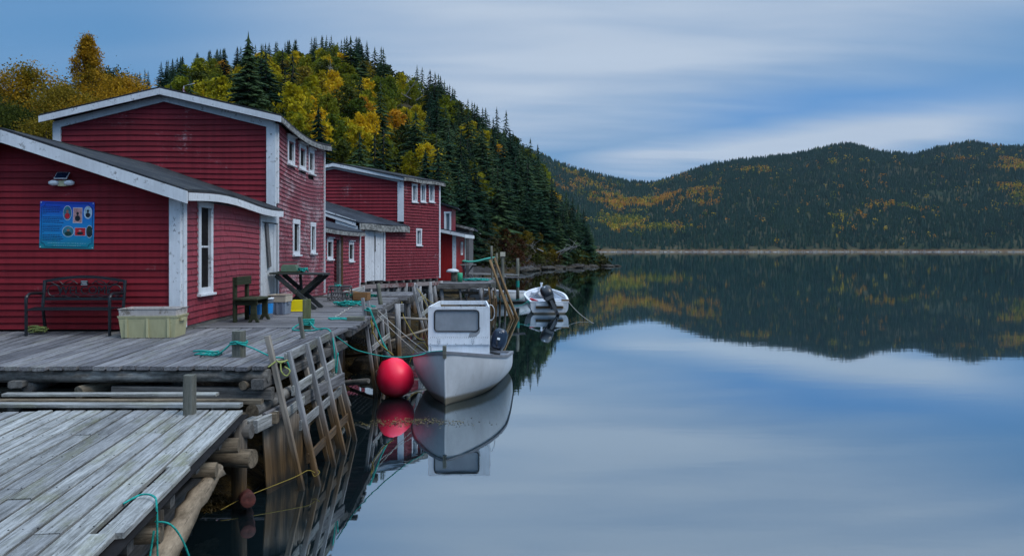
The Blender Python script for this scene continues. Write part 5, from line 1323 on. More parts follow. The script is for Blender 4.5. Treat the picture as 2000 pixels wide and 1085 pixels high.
g = MB(); g.lathe([(.112, .395), (.125, .41), (.12, .45), (.085, .50), (.06, .54), (.055, .56), (0, .56)], 20, TB); g.obj("collar", MT["black"], by_, None, True)
g = MB(); g.tube([TB @ Vector((.05 * math.cos(a), 0, .555 + .05 * math.sin(a))) for a in [i * .7 for i in range(10)]], .015, 6); g.obj("eye", MT["black"], by_)

# ------------------------------------------------------------------ the bench by the gable
DZ = wz(12.4)
be = thing("bench", "black cast iron garden bench with arched openwork back against the red gable", "bench", (-7.0, 12.4, DZ))
bxl, bxr, yf, yr = -7.68, -6.36, 12.14, 12.60
def tubeobj(name, pts, r_, par=be, m=None, n=8): g = MB(); g.tube(spline(pts, 5), r_, n); return g.obj(name, m or MT["iron"], par, None, True)
for x in (bxl, bxr):
    g = MB(); g.tube(spline([(x, yf, DZ), (x, yf, DZ + .3), (x, yf, DZ + .57), (x, yf + .05, DZ + .64), (x, yf + .14, DZ + .66), (x, yr - .06, DZ + .65)], 5), .026, 6); g.obj("front_leg", MT["iron"], be)
    g = MB(); g.tube([(x, yr + .05, DZ), (x, yr - .03, DZ + .42), (x, yr + .03, DZ + .86)], .027, 6); g.obj("rear_leg", MT["iron"], be)
g = MB(); na = 14
for i in range(na):
    s0, s1 = i / na, (i + 1) / na; f0, f1 = (math.sin(s * 3.14159) * .075 for s in (s0, s1))
    g.bar((bxl + (bxr - bxl) * s0, yr + .03, DZ + .84 + f0), (bxl + (bxr - bxl) * s1, yr + .03, DZ + .84 + f1), .03, .045)
g.obj("top_rail", MT["iron"], be)
g = MB(); g.bar((bxl, yr + .0, DZ + .555), (bxr, yr + .0, DZ + .555), .03, .045); g.obj("back_rail", MT["iron"], be)
for i in range(7): g = MB(); yy = yf + .01 + i * .066; g.bar((bxl, yy, DZ + .43 - .006 * abs(i - 3)), (bxr, yy, DZ + .43 - .006 * abs(i - 3)), .045, .018); g.obj("slat", MT["iron"], be)
scr = MB(); yb_ = yr + .02
def bz(x, z): return (x, yb_, z)
for sx in (-1, 1):
    cxm = (bxl + bxr) / 2
    scr.tube(spline([bz(cxm + sx * x, DZ + z) for x, z in ((.12, .80), (.22, .86), (.32, .82), (.40, .76), (.50, .80), (.56, .83))], 4), .008, 5)
    scr.tube(spline([bz(cxm + sx * x, DZ + z) for x, z in ((.16, .86), (.24, .80), (.34, .78), (.42, .84), (.50, .82))], 4), .007, 5)
    scr.tube(spline([bz(cxm + sx * (.50 + .105 * math.cos(a)), DZ + .685 + .095 * math.sin(a)) for a in [i * .7 - 1.6 for i in range(9)]], 3), .009, 5)
    scr.tube(spline([bz(cxm + sx * x, DZ + z) for x, z in ((.10, .58), (.18, .61), (.26, .58), (.34, .60), (.42, .575))], 4), .007, 5)
scr.tube(spline([bz(bxl + .1 + i * .1122, DZ + .605 + .018 * (i % 2)) for i in range(11)], 3), .006, 5)
scr.obj("scrollwork", MT["iron"], be)
V, F = textmesh("WELCOME", .185, .006)
mk("lettering", V, F, MT["iron"], be, Matrix.Translation((cxm, yb_ - .005, DZ + .69)) @ Matrix.Rotation(math.radians(90), 4, "X"))
g = MB(); g.box((cxm, yb_ - .015, DZ + .815), (.12, .008, .085)); pq = g.obj("plaque", MT["iron"], be)
g = MB()
for i in range(3): g.box((cxm, yb_ - .021, DZ + .842 - i * .027), (.10 - .02 * (i == 1), .003, .007))
g.obj("plaque_lines", MT["boatwhite"], pq)

# ------------------------------------------------------------------ tubs and totes
def tub(name, label, cat, x0, x1, y0, y1, z0, h, m, taper=.05, rim=.03, ribs=True, yaw=0.0, flip=False, group=None, wall=.015):
    cx, cy = (x0 + x1) / 2, (y0 + y1) / 2; a, b_ = (x1 - x0) / 2, (y1 - y0) / 2
    M = Matrix.Translation((cx, cy, z0)) @ Matrix.Rotation(yaw, 4, "Z")
    if flip: M = M @ Matrix.Translation((0, 0, h)) @ Matrix.Rotation(math.pi, 4, "X")
    g = MB()
    def rect(k, z, inn=0): return [Vector((sx * (a * k - inn), sy * (b_ * k - inn), z)) for sx, sy in ((-1, -1), (1, -1), (1, 1), (-1, 1))]
    k0 = 1 - taper * 2
    P = [rect(k0, 0.0), rect(1 - taper * .3, h * .9), rect(1 - taper * .3 + .02, h * .9), rect(1 - taper * .3 + .02 + rim / a * .3, h), rect(1 - .01, h, wall), rect(k0, .02, wall)]
    g.grid(P, closed=True, flip=False); g.add(rect(k0, 0.0), [(3, 2, 1, 0)]); g.add(rect(k0, .02, wall), [(0, 1, 2, 3)])
    o = g.obj(name, m, None, M); tag(o, label, cat, group)
    if ribs:
        for sx in (-.72, .0, .72):
            for sy in (-1, 1):
                r_ = MB(); r_.box((sx * a, sy * (b_ * (k0 + 1) / 2 + .004), h * .45), (.035, .02 + taper * b_, h * .86)); r_.obj("rib", m, o, M)
        for sx in (-1, 1):
            r_ = MB(); r_.box((sx * (a + .008), 0, h * .80), (.03, b_ * .8, h * .12)); r_.obj("handle", m, o, M)
    return o
MT["tuby"] = white_paint("stained_yellow_tub", (.50, .47, .27), .6, (.22, .20, .10)); MT["tubp"] = white_paint("grubby_pale_tub", (.50, .46, .43), .95, (.14, .11, .08))
MT["toteg"] = plain("grey_tote_plastic", (.17, .20, .25), .5, .3); MT["totec"] = white_paint("cream_tote_plastic", (.55, .47, .36), .4, (.25, .2, .12)); MT["yellow"] = plain("bright_yellow_plastic", (.78, .62, .005), .4, .4, 0, .06)
zt_ = wz(12.1)
tub("fish_tub", "stained pale yellow fish tub on the deck beside the black bench", "tub", -6.11, -5.23, 11.90, 12.42, zt_, .34, MT["tuby"], .045, yaw=.07)
tub("fish_tub", "grubby off-white tub nested on top of the yellow fish tub", "tub", -6.10, -5.24, 11.90, 12.42, zt_ + .325, .125, MT["tubp"], .006, ribs=False, yaw=.07)
tub("tote", "grey plastic tote on the wharf planks below the white boarded door", "tote", -5.02, -4.69, 15.9, 16.3, 1.665, .28, MT["toteg"], .03, yaw=-.05)
tub("tote", "cream plastic tote nested in the grey one", "tote", -5.04, -4.67, 15.88, 16.32, 1.925, .145, MT["totec"], .01, ribs=False, yaw=-.05)
tub("crate", "bright yellow plastic crate upside down beside the grey tote", "crate", -4.84, -4.50, 16.75, 17.05, 1.665, .235, MT["yellow"], .06, ribs=False, yaw=.1, flip=True)
for i, (x, y, lab) in enumerate(((-5.02, 15.0, "white pail with blue label, under the green seat"), (-4.89, 15.3, "white pail with blue label, between green seat and grey tote"))):
    t = thing("pail", lab, "pail", (x, y, 1.665))
    g = MB(); g.lathe([(0, 0), (.115, 0), (.135, .36), (.142, .36), (.142, .385), (0, .385)], 18, Matrix.Translation((x, y, 1.665))); g.obj("body", MT["boatwhite"], t, None, True)
    g = MB(); g.lathe([(.1235, .08), (.1345, .28)], 18, Matrix.Translation((x, y, 1.665))); g.obj("label_band", plain("blue_label", (.02, .22, .55), .4), t, None, True)

# green seat
MT["greenwood"] = wood("dark_green_painted_wood", (.020, .024, .014), (.055, .06, .036), None, 0, .25)
gs = thing("seat", "dark olive wooden garden seat by the red shingle wall", "seat", (-5.0, 14.5, 1.66))
zq = 1.665
for y in (14.22, 14.86):
    board("rear_leg", (-5.13, y, zq), (-5.13, y, zq + .84), .09, .06, MT["greenwood"], gs, up=(1, 0, 0))
    board("seat_rail", (-5.16, y, zq + .36), (-4.72, y, zq + .36), .055, .10, MT["greenwood"], gs)
    V = [(0, .0), (.05, .0), (.075, .05), (.12, .05), (.145, 0), (.20, 0), (.155, .10), (.145, .33), (.05, .33), (.045, .10)]
    g = MB(); nV = len(V); A_ = [(-4.88 + x, y - .03, zq + z) for x, z in V]; B_ = [(-4.88 + x, y + .03, zq + z) for x, z in V]
    g.add(A_ + B_, [tuple(range(nV)), tuple(range(nV, 2 * nV))[::-1]] + [((k + 1) % nV, k, nV + k, nV + (k + 1) % nV) for k in range(nV)]); g.obj("front_leg", MT["greenwood"], gs)
for k in range(3): board("slat", (-5.05 + k * .145, 14.12, zq + .425), (-5.05 + k * .145, 14.96, zq + .425), .138, .03, MT["greenwood"], gs)
board("backrest", (-5.085, 14.16, zq + .76), (-5.085, 14.92, zq + .76), .035, .16, MT["greenwood"], gs)

# trestle table
MT["tabwood"] = wood("dark_weathered_table_wood", (.018, .020, .020), (.075, .082, .085), (.05, .06, .03), .3, .3)
tt = thing("trestle_table", "dark weathered trestle table with crossed legs in front of the tall shed", "table", (-4.8, 17.6, 1.66))
for k in range(4): board("top_board", (-5.44, 17.30 + k * .18, 2.475), (-4.24, 17.30 + k * .18, 2.455), .172, .04, MT["tabwood"], tt)
for y in (17.30, 17.86):
    board("leg", (-5.32, y, 2.44), (-4.42 + (.0 if y < 17.5 else .0), y, 1.665), .05, .10, MT["tabwood"], tt); board("leg", (-4.30, y + .055, 2.44), (-5.16, y + .055, 1.665), .05, .10, MT["tabwood"], tt)
board("stretcher", (-4.87, 17.2, 2.06), (-4.87, 17.98, 2.06), .06, .09, MT["tabwood"], tt)
board("leg", (-4.85, 17.6, 2.44), (-4.80, 17.6, 1.665), .09, .05, MT["tabwood"], tt, up=(1, 0, 0))
bd = tag(board("board", (-5.28, 17.5, 2.50), (-4.78, 17.45, 2.505), .3, .03, MT["greenwood"]), "thin dark green board lying on the trestle table", "board")
g = MB(); g.box((-5.06, 17.5, 2.575), (.34, .24, .12)); g.box((-5.06, 17.5, 2.65), (.30, .2, .03)); tag(g.obj("box", plain("faded_green_box", (.14, .22, .15), .6)), "faded green box standing on the trestle table", "box")
rope("cord_bundle", heap(-4.76, 17.48, 2.50, .14, .12, .11, 12, 77), .011, MT["rope"], "teal and grey cord bundle at the box on the trestle table", "cord", n=4)
tag(board("board", (-5.34, 17.62, 2.72), (-4.9, 17.6, 2.715), .08, .02, MT["greyside"]), "grey stick lying on top of the faded green box", "stick")

# lobster pot: half-round of laths
lp = thing("lobster_pot", "grey lath lobster pot, half round, on the wharf by the dark doorway", "lobster pot", (-4.5, 20.2, 1.66))
for i in range(9):
    a = math.radians(10 + i * 20); y = 20.15 + .24 * math.cos(a); z = 1.70 + .36 * math.sin(a)
    board("lath", (-4.80, y, z), (-4.22, y, z), .012, .045, MT["greyside"], lp, up=(0, math.cos(a), math.sin(a)))
for x in (-4.78, -4.5, -4.24):
    g = MB(); g.tube([(x, 20.15 + .225 * math.cos(math.radians(k * 18)), 1.69 + .345 * math.sin(math.radians(k * 18))) for k in range(11)], .016, 6); g.obj("bow", MT["greyside"], lp)
for i in range(7):
    x = -4.78 + i * .088; board("end_lath", (x, 19.89, 1.68), (x * .6 - 4.5 * .4, 19.98, 2.0 - abs(i - 3) * .03), .035, .012, MT["greyside"], lp, up=(0, 1, 0))
board("base_board", (-4.9, 19.9, 1.675), (-4.1, 19.9, 1.675), .06, .035, MT["greyside"], lp); board("base_board", (-4.9, 20.4, 1.675), (-4.1, 20.4, 1.675), .06, .035, MT["greyside"], lp)
wb = thing("wooden_box", "open brown wooden box on the wharf beside the lobster pot", "box", (-4.0, 20.3, 1.68))
MT["fresh"] = wood("orange_box_wood", (.15, .075, .03), (.34, .19, .09))
for (a, c_, up_) in ((((-4.18, 20.2, 1.78)), (-3.80, 20.12, 1.78), UP), ((-4.15, 20.5, 1.78), (-3.77, 20.42, 1.78), UP), ((-4.18, 20.2, 1.78), (-4.15, 20.5, 1.78), UP), ((-3.80, 20.12, 1.78), (-3.77, 20.42, 1.78), UP)): board("side", a, c_, .018, .2, MT["fresh"], wb)
board("base", (-4.16, 20.33, 1.70), (-3.79, 20.28, 1.70), .3, .015, MT["fresh"], wb)
tag(board("timber", (-4.62, 21.2, 1.78), (-4.30, 22.0, 1.88), .16, .14, MT["deck_near"]), "stub of pale squared timber behind the lobster pot", "timber")
tag(board("stick", (-4.55, 20.6, 1.95), (-4.0, 21.0, 1.80), .03, .03, MT["fresh"]), "pale stick propped between lobster pot and wooden box", "stick")

# ------------------------------------------------------------------ solar lamp and poster on the gable
sl = thing("solar_lamp", "small solar security lamp with two white heads under the roof edge", "lamp", (-7.42, YF, 4.2))
g = MB(); g.box((-7.42, YF - .06, 4.10), (.14, .07, .09)); g.obj("housing", plain("cream_sensor", (.5, .46, .28), .4), sl)
for sx in (-1, 1): g = MB(); g.lathe([(0, -.075), (.03, -.07), (.045, -.02), (.045, .03), (.025, .08), (0, .085)], 12, Matrix.Translation((-7.42 + sx * .125, YF - .10, 4.105)) @ Matrix.Rotation(math.radians(90 * sx), 4, "Y")); g.obj("lamp_head", MT["boatwhite"], sl, None, True)
g = MB(); TM = Matrix.Translation((-7.42, YF - .09, 4.225)) @ Matrix.Rotation(math.radians(48), 4, "X"); g.box((0, 0, 0), (.21, .15, .012), TM); sp2 = g.obj("solar_panel", MT["boatwhite"], sl)
g = MB(); g.box((0, 0, .009), (.19, .13, .006), TM); g.obj("cells", plain("solar_cells", (.01, .02, .05), .2, .5), sp2)
g = MB(); g.bar((-7.42, YF - .0, 4.16), (-7.42, YF - .08, 4.2), .03, .03); g.obj("bracket", MT["boatwhite"], sl)

px0, px1, pz0_, pz1_ = -7.82, -6.92, 3.025, 3.80
po = thing("poster", "blue and turquoise information poster with oval photographs on the red gable", "poster", ((px0 + px1) / 2, YF, 3.4))
m, nt, b = mat("poster_print")
v = X(nt, nt.nodes.new("ShaderNodeTexCoord").outputs["Object"]); sx_, sy_, sz_ = separate(nt, v)
nn_ = noise(nt, v, 6, 5.0, .65); t_ = sz_ + (nn_ - .5) * .25
c_ = mixc(nt, t_.sm(-.42, -.05), (.004, .20, .24), (.005, .20, .50)); c_ = mixc(nt, t_.sm(.0, .38), c_, (.004, .05, .42))
nt.links.new(c_.k, b.inputs["Base Color"]); b.inputs["Roughness"].default_value = .35; b.inputs["Specular IOR Level"].default_value = .35
pw, ph_ = px1 - px0, pz1_ - pz0_
PM = Matrix.Translation(((px0 + px1) / 2, YF - .03, (pz0_ + pz1_) / 2)) @ Matrix.Rotation(math.radians(1.2), 4, "Y")
g = MB(); g.box((0, 0, 0), (pw, .008, ph_)); g.obj("panel", m, po, PM)
ink = plain("navy_ink", (.006, .02, .10), .5); g = MB()
q_ = random.Random(4)
rows = [(.30, 5, 1), (.125, 4, 0), (-.01, 5, 1), (-.17, 4, 0)]
for z0, nrow, short in rows:
    for k in range(nrow):
        x = -.40; xe_ = -.10 if not (short and k == nrow - 1) else -.36; xe_ += q_.uniform(-.03, .03)
        while x < xe_:
            w = q_.uniform(.012, .04); g.box((x + w / 2, -.0055, z0 - k * .0285), (w, .002, .010)); x += w + .008
tag(g.obj("text_lines", ink, po, PM), kind="stuff")
g = MB()
for z0, xa_, xb_ in ((-.30, -.30, .33), (-.34, -.20, .24)):
    x = xa_
    while x < xb_: w = q_.uniform(.012, .03); g.box((x, -.0055, z0), (w, .002, .007)); x += w + .014
tag(g.obj("caption_lines", plain("pale_cyan_ink", (.20, .45, .50), .5), po, PM), kind="stuff")
g = MB(); bx_, bz_ = pw / 2 - .028, ph_ / 2 - .028; cr = .065
bp_ = []
for cx_, cz_, a0 in ((bx_, bz_, 270), (-bx_, bz_, 0), (-bx_, -bz_, 90), (bx_, -bz_, 180)):
    bp_ += [(cx_ + cr * math.cos(math.radians(a0 - k * 22.5 + (0))), -.006, cz_ + cr * math.sin(math.radians(a0 - k * 22.5))) for k in range(5)]
g.tube(bp_ + [bp_[0]], .0035, 4, False); g.obj("border_line", ink, po, PM)
def oval(cx_, cz_, rx_, rz_, cols, square=False):
    def shape(k_, y):
        if square: return [(cx_ + sx * rx_ * k_, y, cz_ + sz * rz_ * k_) for sx, sz in ((-1, -1), (1, -1), (1, 1), (-1, 1))]
        return [(cx_ + rx_ * k_ * math.cos(a), y, cz_ + rz_ * k_ * math.sin(a)) for a in [i * 6.283 / 20 for i in range(20)]]
    g = MB(); n_ = 4 if square else 20
    g.add(shape(1.06, -.0052), [tuple(range(n_))]); g.add(shape(1.0, -.0060), [tuple(range(n_))], 1)
    q2 = random.Random(int(cx_ * 1000) + 5)
    if cols == "figure":
        pass
    # a plain head-and-shoulders silhouette and a ground patch
    g.add([(cx_ + rx_ * .62 * math.cos(a), -.0066, cz_ - rz_ * .42 + rz_ * .42 * math.sin(a)) for a in [i * 6.283 / 12 for i in range(12)]], [tuple(range(12))], 2)
    g.add([(cx_ + rx_ * .30 * math.cos(a), -.0070, cz_ + rz_ * .24 + rz_ * .24 * math.sin(a)) for a in [i * 6.283 / 12 for i in range(12)]], [tuple(range(12))], 3)
    o = g.obj("photograph", [MT["boatwhite"]] + cols, po, PM)
PC = lambda n, c__: plain(n, c__, .5, .2, 0, .3, 25)
pr, pd, pt, ps, pg, pk = PC("print_red", (.45, .02, .03)), PC("print_dark", (.012, .016, .022)), PC("print_teal", (.03, .16, .22)), PC("print_skin", (.28, .13, .09)), PC("print_green", (.015, .04, .03)), PC("print_pink", (.45, .25, .25))
oval(.005, .20, .068, .115, [pt, pr, ps]); oval(.175, .165, .072, .12, [pk, pd, pd], True); oval(.345, .215, .064, .10, [PC("print_sky", (.35, .5, .6)), pd, pd])
oval(.025, -.105, .092, .085, [pt, pg, ps]); oval(.222, -.105, .085, .063, [pr, pd, pk], True); oval(.375, -.10, .052, .098, [pg, pd, pg])
for sx, sz in ((-1, 1), (1, 1), (-1, -1), (1, -1)): g = MB(); g.tube([(sx * (pw / 2 - .02), -.003, sz * (ph_ / 2 - .02)), (sx * (pw / 2 - .02), -.010, sz * (ph_ / 2 - .02))], .008, 8); g.obj("screw", MT["boatwhite"], po, PM)

# ------------------------------------------------------------------ floating weed and weed-hung rocks
q_ = random.Random(9); V = []; F = []
for i in range(520):
    s = q_.gauss(0, .5); x = -1.75 + s * .95 + q_.uniform(-.25, .25); y = 13.35 + q_.gauss(0, .17) + .10 * math.sin(x * 3); r_ = q_.uniform(.004, .018); a = q_.uniform(0, 3.1)
    k = len(V); nn2 = 6
    V += [(x + r_ * q_.uniform(.6, 1.5) * math.cos(a + j * 6.283 / nn2), y + r_ * q_.uniform(.5, 1.1) * math.sin(a + j * 6.283 / nn2), .003 + q_.uniform(0, .012)) for j in range(nn2)]; F.append(tuple(range(k, k + nn2)))
tag(mk("floating_seaweed", V, F, plain("olive_seaweed", (.11, .085, .02), .5, .3, 0, .5, 9)), "olive seaweed scraps drifting by the grey boat's reflection", "seaweed", kind="stuff")
def rock(name, label, c_, s, seed, m, group=None):
    q2 = random.Random(seed); g = MB(); n_, k_ = 10, 7; P = []
    for i in range(k_):
        a = math.pi * i / (k_ - 1); P.append([Vector((c_[0] + s[0] * math.sin(a) * math.cos(b_ * 6.283 / n_) * q2.uniform(.75, 1.15), c_[1] + s[1] * math.sin(a) * math.sin(b_ * 6.283 / n_) * q2.uniform(.75, 1.15), c_[2] - s[2] * math.cos(a) * q2.uniform(.8, 1.1))) for b_ in range(n_)])
    g.grid(P, closed=True); o = g.obj(name, m, None, None, False); return tag(o, label, "rock", group)
m, nt, b = mat("weedy_rock"); pos = X(nt, nt.nodes.new("ShaderNodeNewGeometry").outputs["Position"]); n = noise(nt, pos, 1.8, 6.0, .7); n2_ = noise(nt, pos, 9, 5.0, .7)
pz = separate(nt, pos)[2]; rk = mixc(nt, n2_.sm(.3, .7), (.012, .011, .012), (.055, .05, .048)); rk = mixc(nt, n.sm(.66, .72) * .5, rk, (.20, .19, .19)); wd = mixc(nt, n2_.sm(.40, .75), (.008, .007, .004), (.06, .038, .011))
c_ = mixc(nt, (pz + (n - .5) * .8).sm(.62, .30), rk, wd); nt.links.new(c_.k, b.inputs["Base Color"]); b.inputs["Roughness"].default_value = .8; bump(nt, b, n2_, .8, .05); MT["rock"] = m
for i, (x, y, z, a) in enumerate(((-3.5, 19.2, .1, .6), (-3.3, 21.5, .15, .7), (-2.8, 22.8, .05, .55))):
    rock("rock", ["low weed covered rock behind the red buoy's fender poles", "biggest weed covered rock beneath the wharf's back planks", "weed covered rock at the foot of the dark fender poles"][i], (x, y, z), (a, a * 1.2, a * .6), i, MT["rock"], "weed covered rocks beneath the wharf")
V = []; F = []
for i in range(9000):
    y = q_.choice((q_.uniform(5.4, 9.2), q_.uniform(5.4, 9.2), q_.uniform(13, 25))); sd = q_.uniform(.0, 1.1); ex = float(np.interp(y, sy, edge_x)); x = ex - sd; z = float(shore_z(np.array(x), np.array(y), np.array(sd))) + .012
    if z < .0 or z > .62: continue
    L_ = q_.uniform(.03, .08); w = q_.uniform(.006, .013); a = q_.gauss(0, .8); k = len(V); dx_, dy_ = math.cos(a), math.sin(a)
    V += [(x - dy_ * w, y + dx_ * w, z), (x + dy_ * w, y - dx_ * w, z), (x + dx_ * L_ * .6 + dy_ * w, y + dy_ * L_ * .6 - dx_ * w, z - L_ * .22 + .01), (x + dx_ * L_, y + dy_ * L_, z - L_ * .5)]; F.append((k, k + 1, k + 2, k + 3))
tag(mk("hanging_seaweed", V, F, plain("bladder_wrack", (.060, .040, .011), .55, .3, 0, .6, 9)), "brown bladder wrack hanging on rocks and timbers under the wharf", "seaweed", kind="stuff")
od = thing("oil_drum", "rusty red drum half sunk at the crib's foot", "drum", (-3.0, 8.55, .1)); g = MB(); DM = Matrix.Translation((-3.10, 8.95, .12)) @ Matrix.Rotation(math.radians(78), 4, "X") @ Matrix.Rotation(.4, 4, "Y")
g.lathe([(0, -.3), (.085, -.3), (.085, -.1), (.092, -.09), (.085, -.08), (.085, .12), (.092, .13), (.085, .14), (.085, .3), (.08, .305), (.0, .29)], 16, DM); g.obj("body", plain("flaking_red_drum", (.07, .018, .014), .7, .3, 0, .6, 12), od, None, True)
# rocks along the point
q_ = random.Random(12)
for i in range(46):
    u = q_.uniform(1020, 1212); yb = float(np.interp(u, HT[:, 0], HT[:, 1])); y = yb + q_.uniform(-3.5, 2.5); a = q_.uniform(.35, 1.5) * (1.0 if u < 1185 else .55)
    rock("rock", "dark weedy boulder on the shore of the wooded point", ((u - 1000) * y / F_, y, q_.uniform(-.05, .25)), (a * 1.2, a, a * q_.uniform(.25, .5)), 100 + i, MT["rock"], "boulders along the shore of the point")
# ------------------------------------------------------------------ trees
MT["trunk"] = plain("tree_bark", (.06, .05, .042), .9, .1, 0, .4, 8, .4); MT["dead"] = plain("bleached_dead_wood", (.26, .25, .24), .9, .1, 0, .25, 8)
MT["spruce"] = leafy("spruce_needles", [(.011, .029, .016), (.023, .058, .031), (.050, .085, .034)], .7, .45, .08, .5)
MT["yellow"+"leaf"] = leafy("yellow_birch_leaves", [(.15, .16, .013), (.40, .33, .013), (.60, .38, .014)], .6, .35, .35, .6)
MT["lime"] = leafy("yellow_green_leaves", [(.065, .095, .012), (.17, .19, .012), (.38, .30, .014)], .6, .35, .32, .6)
MT["orange"] = leafy("orange_leaves", [(.22, .12, .012), (.48, .23, .014), (.62, .32, .016)], .6, .4, .35, .5)
MT["amber"] = leafy("amber_leaves", [(.14, .12, .012), (.36, .20, .014), (.56, .31, .018)], .6, .3, .3, .3)
MT["olive"] = leafy("olive_leaves", [(.030, .044, .010), (.075, .085, .012), (.18, .13, .014)], .65, .4, .25, .5)
MT["rust"] = leafy("rusty_shrub_leaves", [(.045, .020, .010), (.10, .042, .016), (.17, .085, .025)], .7, .5, .25, .6)

def quad_leaves(C_, size, rng, flat=0.0, elong=1.5):
    """diamond leaves at points C_ (n,3)"""
    n = len(C_); u = rng.normal(size=(n, 3)); u /= np.linalg.norm(u, axis=1)[:, None]
    w = rng.normal(size=(n, 3)); w[:, 2] += flat * 2; v = np.cross(w, u); v /= (np.linalg.norm(v, axis=1)[:, None] + 1e-9)
    s = size * rng.uniform(.6, 1.4, size=(n, 1))
    V = np.stack([C_ - u * s * elong * .5, C_ + v * s * .5, C_ + u * s * elong * .5, C_ - v * s * .5], 1).reshape(-1, 3)
    return V, np.arange(n * 4).reshape(-1, 4)

def spruce_crown(seed, h, r, whorls, nb, twig=3):
    rng = np.random.default_rng(seed); Q = []
    for i in range(whorls):
        s = i / (whorls - 1); z = h * (.07 + .92 * s ** 1.02); Rr = r * (1 - s) ** .72 * rng.uniform(.78, 1.15) + .05 * r
        k = max(4, int(nb * (1 - s * .55)))
        a0 = rng.uniform(0, 6.28)
        for j in range(k):
            a = a0 + j * 6.283 / k + rng.uniform(-.3, .3); L = Rr * rng.uniform(.62, 1.18)
            d = np.array([math.cos(a), math.sin(a), 0]); n_ = np.array([-math.sin(a), math.cos(a), 0])
            droop = L * (.42 - .55 * s) + .04; w = L * .20 + .02 * r; zj = z + rng.uniform(-.02, .02) * h
            b0 = np.array([0, 0, zj]); mid = d * L * .55 + [0, 0, zj - droop * .55]; tip = d * L + [0, 0, zj - droop * .85]
            Q.append([b0, mid + n_ * w - [0, 0, w * .5], tip, mid - n_ * w - [0, 0, w * .5]])
            for t in range(twig):
                f = .35 + .55 * t / max(1, twig - 1); p = d * L * f + [0, 0, zj - droop * f * .95]
                for sg in (-1, 1):
                    tl = L * (.46 - .22 * f) * rng.uniform(.7, 1.2); q_ = p + d * tl * .55 + n_ * sg * tl * .75 - np.array([0, 0, tl * rng.uniform(.1, .45)])
                    ww = tl * .22
                    Q.append([p, (p + q_) / 2 + d * ww - [0, 0, ww * .4], q_, (p + q_) / 2 - d * ww - [0, 0, ww * 1.0]])
    for k in range(5):
        a = k * 1.26; Q.append([[0, 0, h * 1.03], [.03 * r * math.cos(a), .03 * r * math.sin(a), h * .97], [.05 * r * math.cos(a), .05 * r * math.sin(a), h * .90], [0, 0, h * .9]])
    V = np.array(Q, float).reshape(-1, 3); return V, np.arange(len(V)).reshape(-1, 4)

def leaf_crown(seed, h, r, nclump, per, size, z0=.25, lobe=.36, tall=1.0, cone=0.0):
    """leaf clumps on limbs; returns crown and the limb tips"""
    rng = np.random.default_rng(seed); V = []; F = []; tips = []; n0 = 0
    for i in range(nclump):
        s = (i + .5) / nclump; z = h * (z0 + (1 - z0) * (s ** .85)); env = math.sin(min(1, (1 - s) * 1.05 + .06) * 3.14159 * .62) ** .8 if not cone else (1 - s * cone)
        a = i * 2.4 + rng.uniform(-.6, .6); rad = r * env * rng.uniform(.35, .95) * (1 if i % 4 else .25)
        c_ = np.array([math.cos(a) * rad, math.sin(a) * rad, z - h * .05]); tips.append(c_)
        cr = lobe * r * rng.uniform(.65, 1.25) * (.55 + .6 * env) * (1 - .45 * s if cone else 1)
        p = rng.normal(size=(per, 3)) * cr * .58; p[:, 2] *= .8 * tall
        v, f = quad_leaves(c_ + p, size, rng, .2); V.append(v); F.append(f + n0); n0 += len(v)
    return np.concatenate(V), np.concatenate(F), tips

def trunk_mesh(h, r, tips=None, seed=0, lean=.0):
    q_ = random.Random(seed); g = MB(); n = 6
    pts = [(q_.uniform(-.06, .06) * h * .2 * (i > 0), q_.uniform(-.06, .06) * h * .2 * (i > 0), h * i / n - (.4 if i == 0 else 0)) for i in range(n + 1)]
    g.tube(pts, [r * (1 - .88 * i / n) for i in range(n + 1)], 6)
    for t in (tips or []):
        b_ = (pts[2][0] * .6, pts[2][1] * .6, max(.12 * h, t[2] - math.hypot(t[0], t[1]) * .9 - .06 * h)); m_ = ((b_[0] + t[0]) * .5, (b_[1] + t[1]) * .5, (b_[2] + t[2]) * .5 + .02 * h)
        g.tube([b_, m_, tuple(t)], [r * .42, r * .28, r * .10], 5)
    return g

class Kind:
    """a tree model: meshes made once, each tree an Empty with its own trunk and crown objects"""
    def __init__(s, name, crown, trunk, cm):
        V, F = crown; s.name = name
        s.crown = bpy.data.meshes.new("crown"); s.crown.from_pydata(V, [], F); s.crown.materials.append(cm)
        s.trunk = bpy.data.meshes.new("trunk"); s.trunk.from_pydata(trunk.v, [], trunk.f); s.trunk.materials.append(MT["trunk"]); s.trunk.shade_smooth()
        s.proto = None
    def put(s, x, y, z, sc, rot, label, cat, group, sz=1.0, mat_=None):
        if s.proto is None:
            r_ = bpy.data.objects.new(s.name, None); cr = bpy.data.objects.new("crown", s.crown); tr = bpy.data.objects.new("trunk", s.trunk); s.proto = (r_, cr, tr)
        else:
            r_, cr, tr = (o.copy() for o in s.proto)
        for o in (r_, cr, tr): COL.objects.link(o)
        cr.parent = r_; tr.parent = r_
        r_.location = (x, y, z); r_.rotation_euler = (0, 0, rot); r_.scale = (sc, sc, sc * sz)
        tag(r_, label, cat, group); return r_

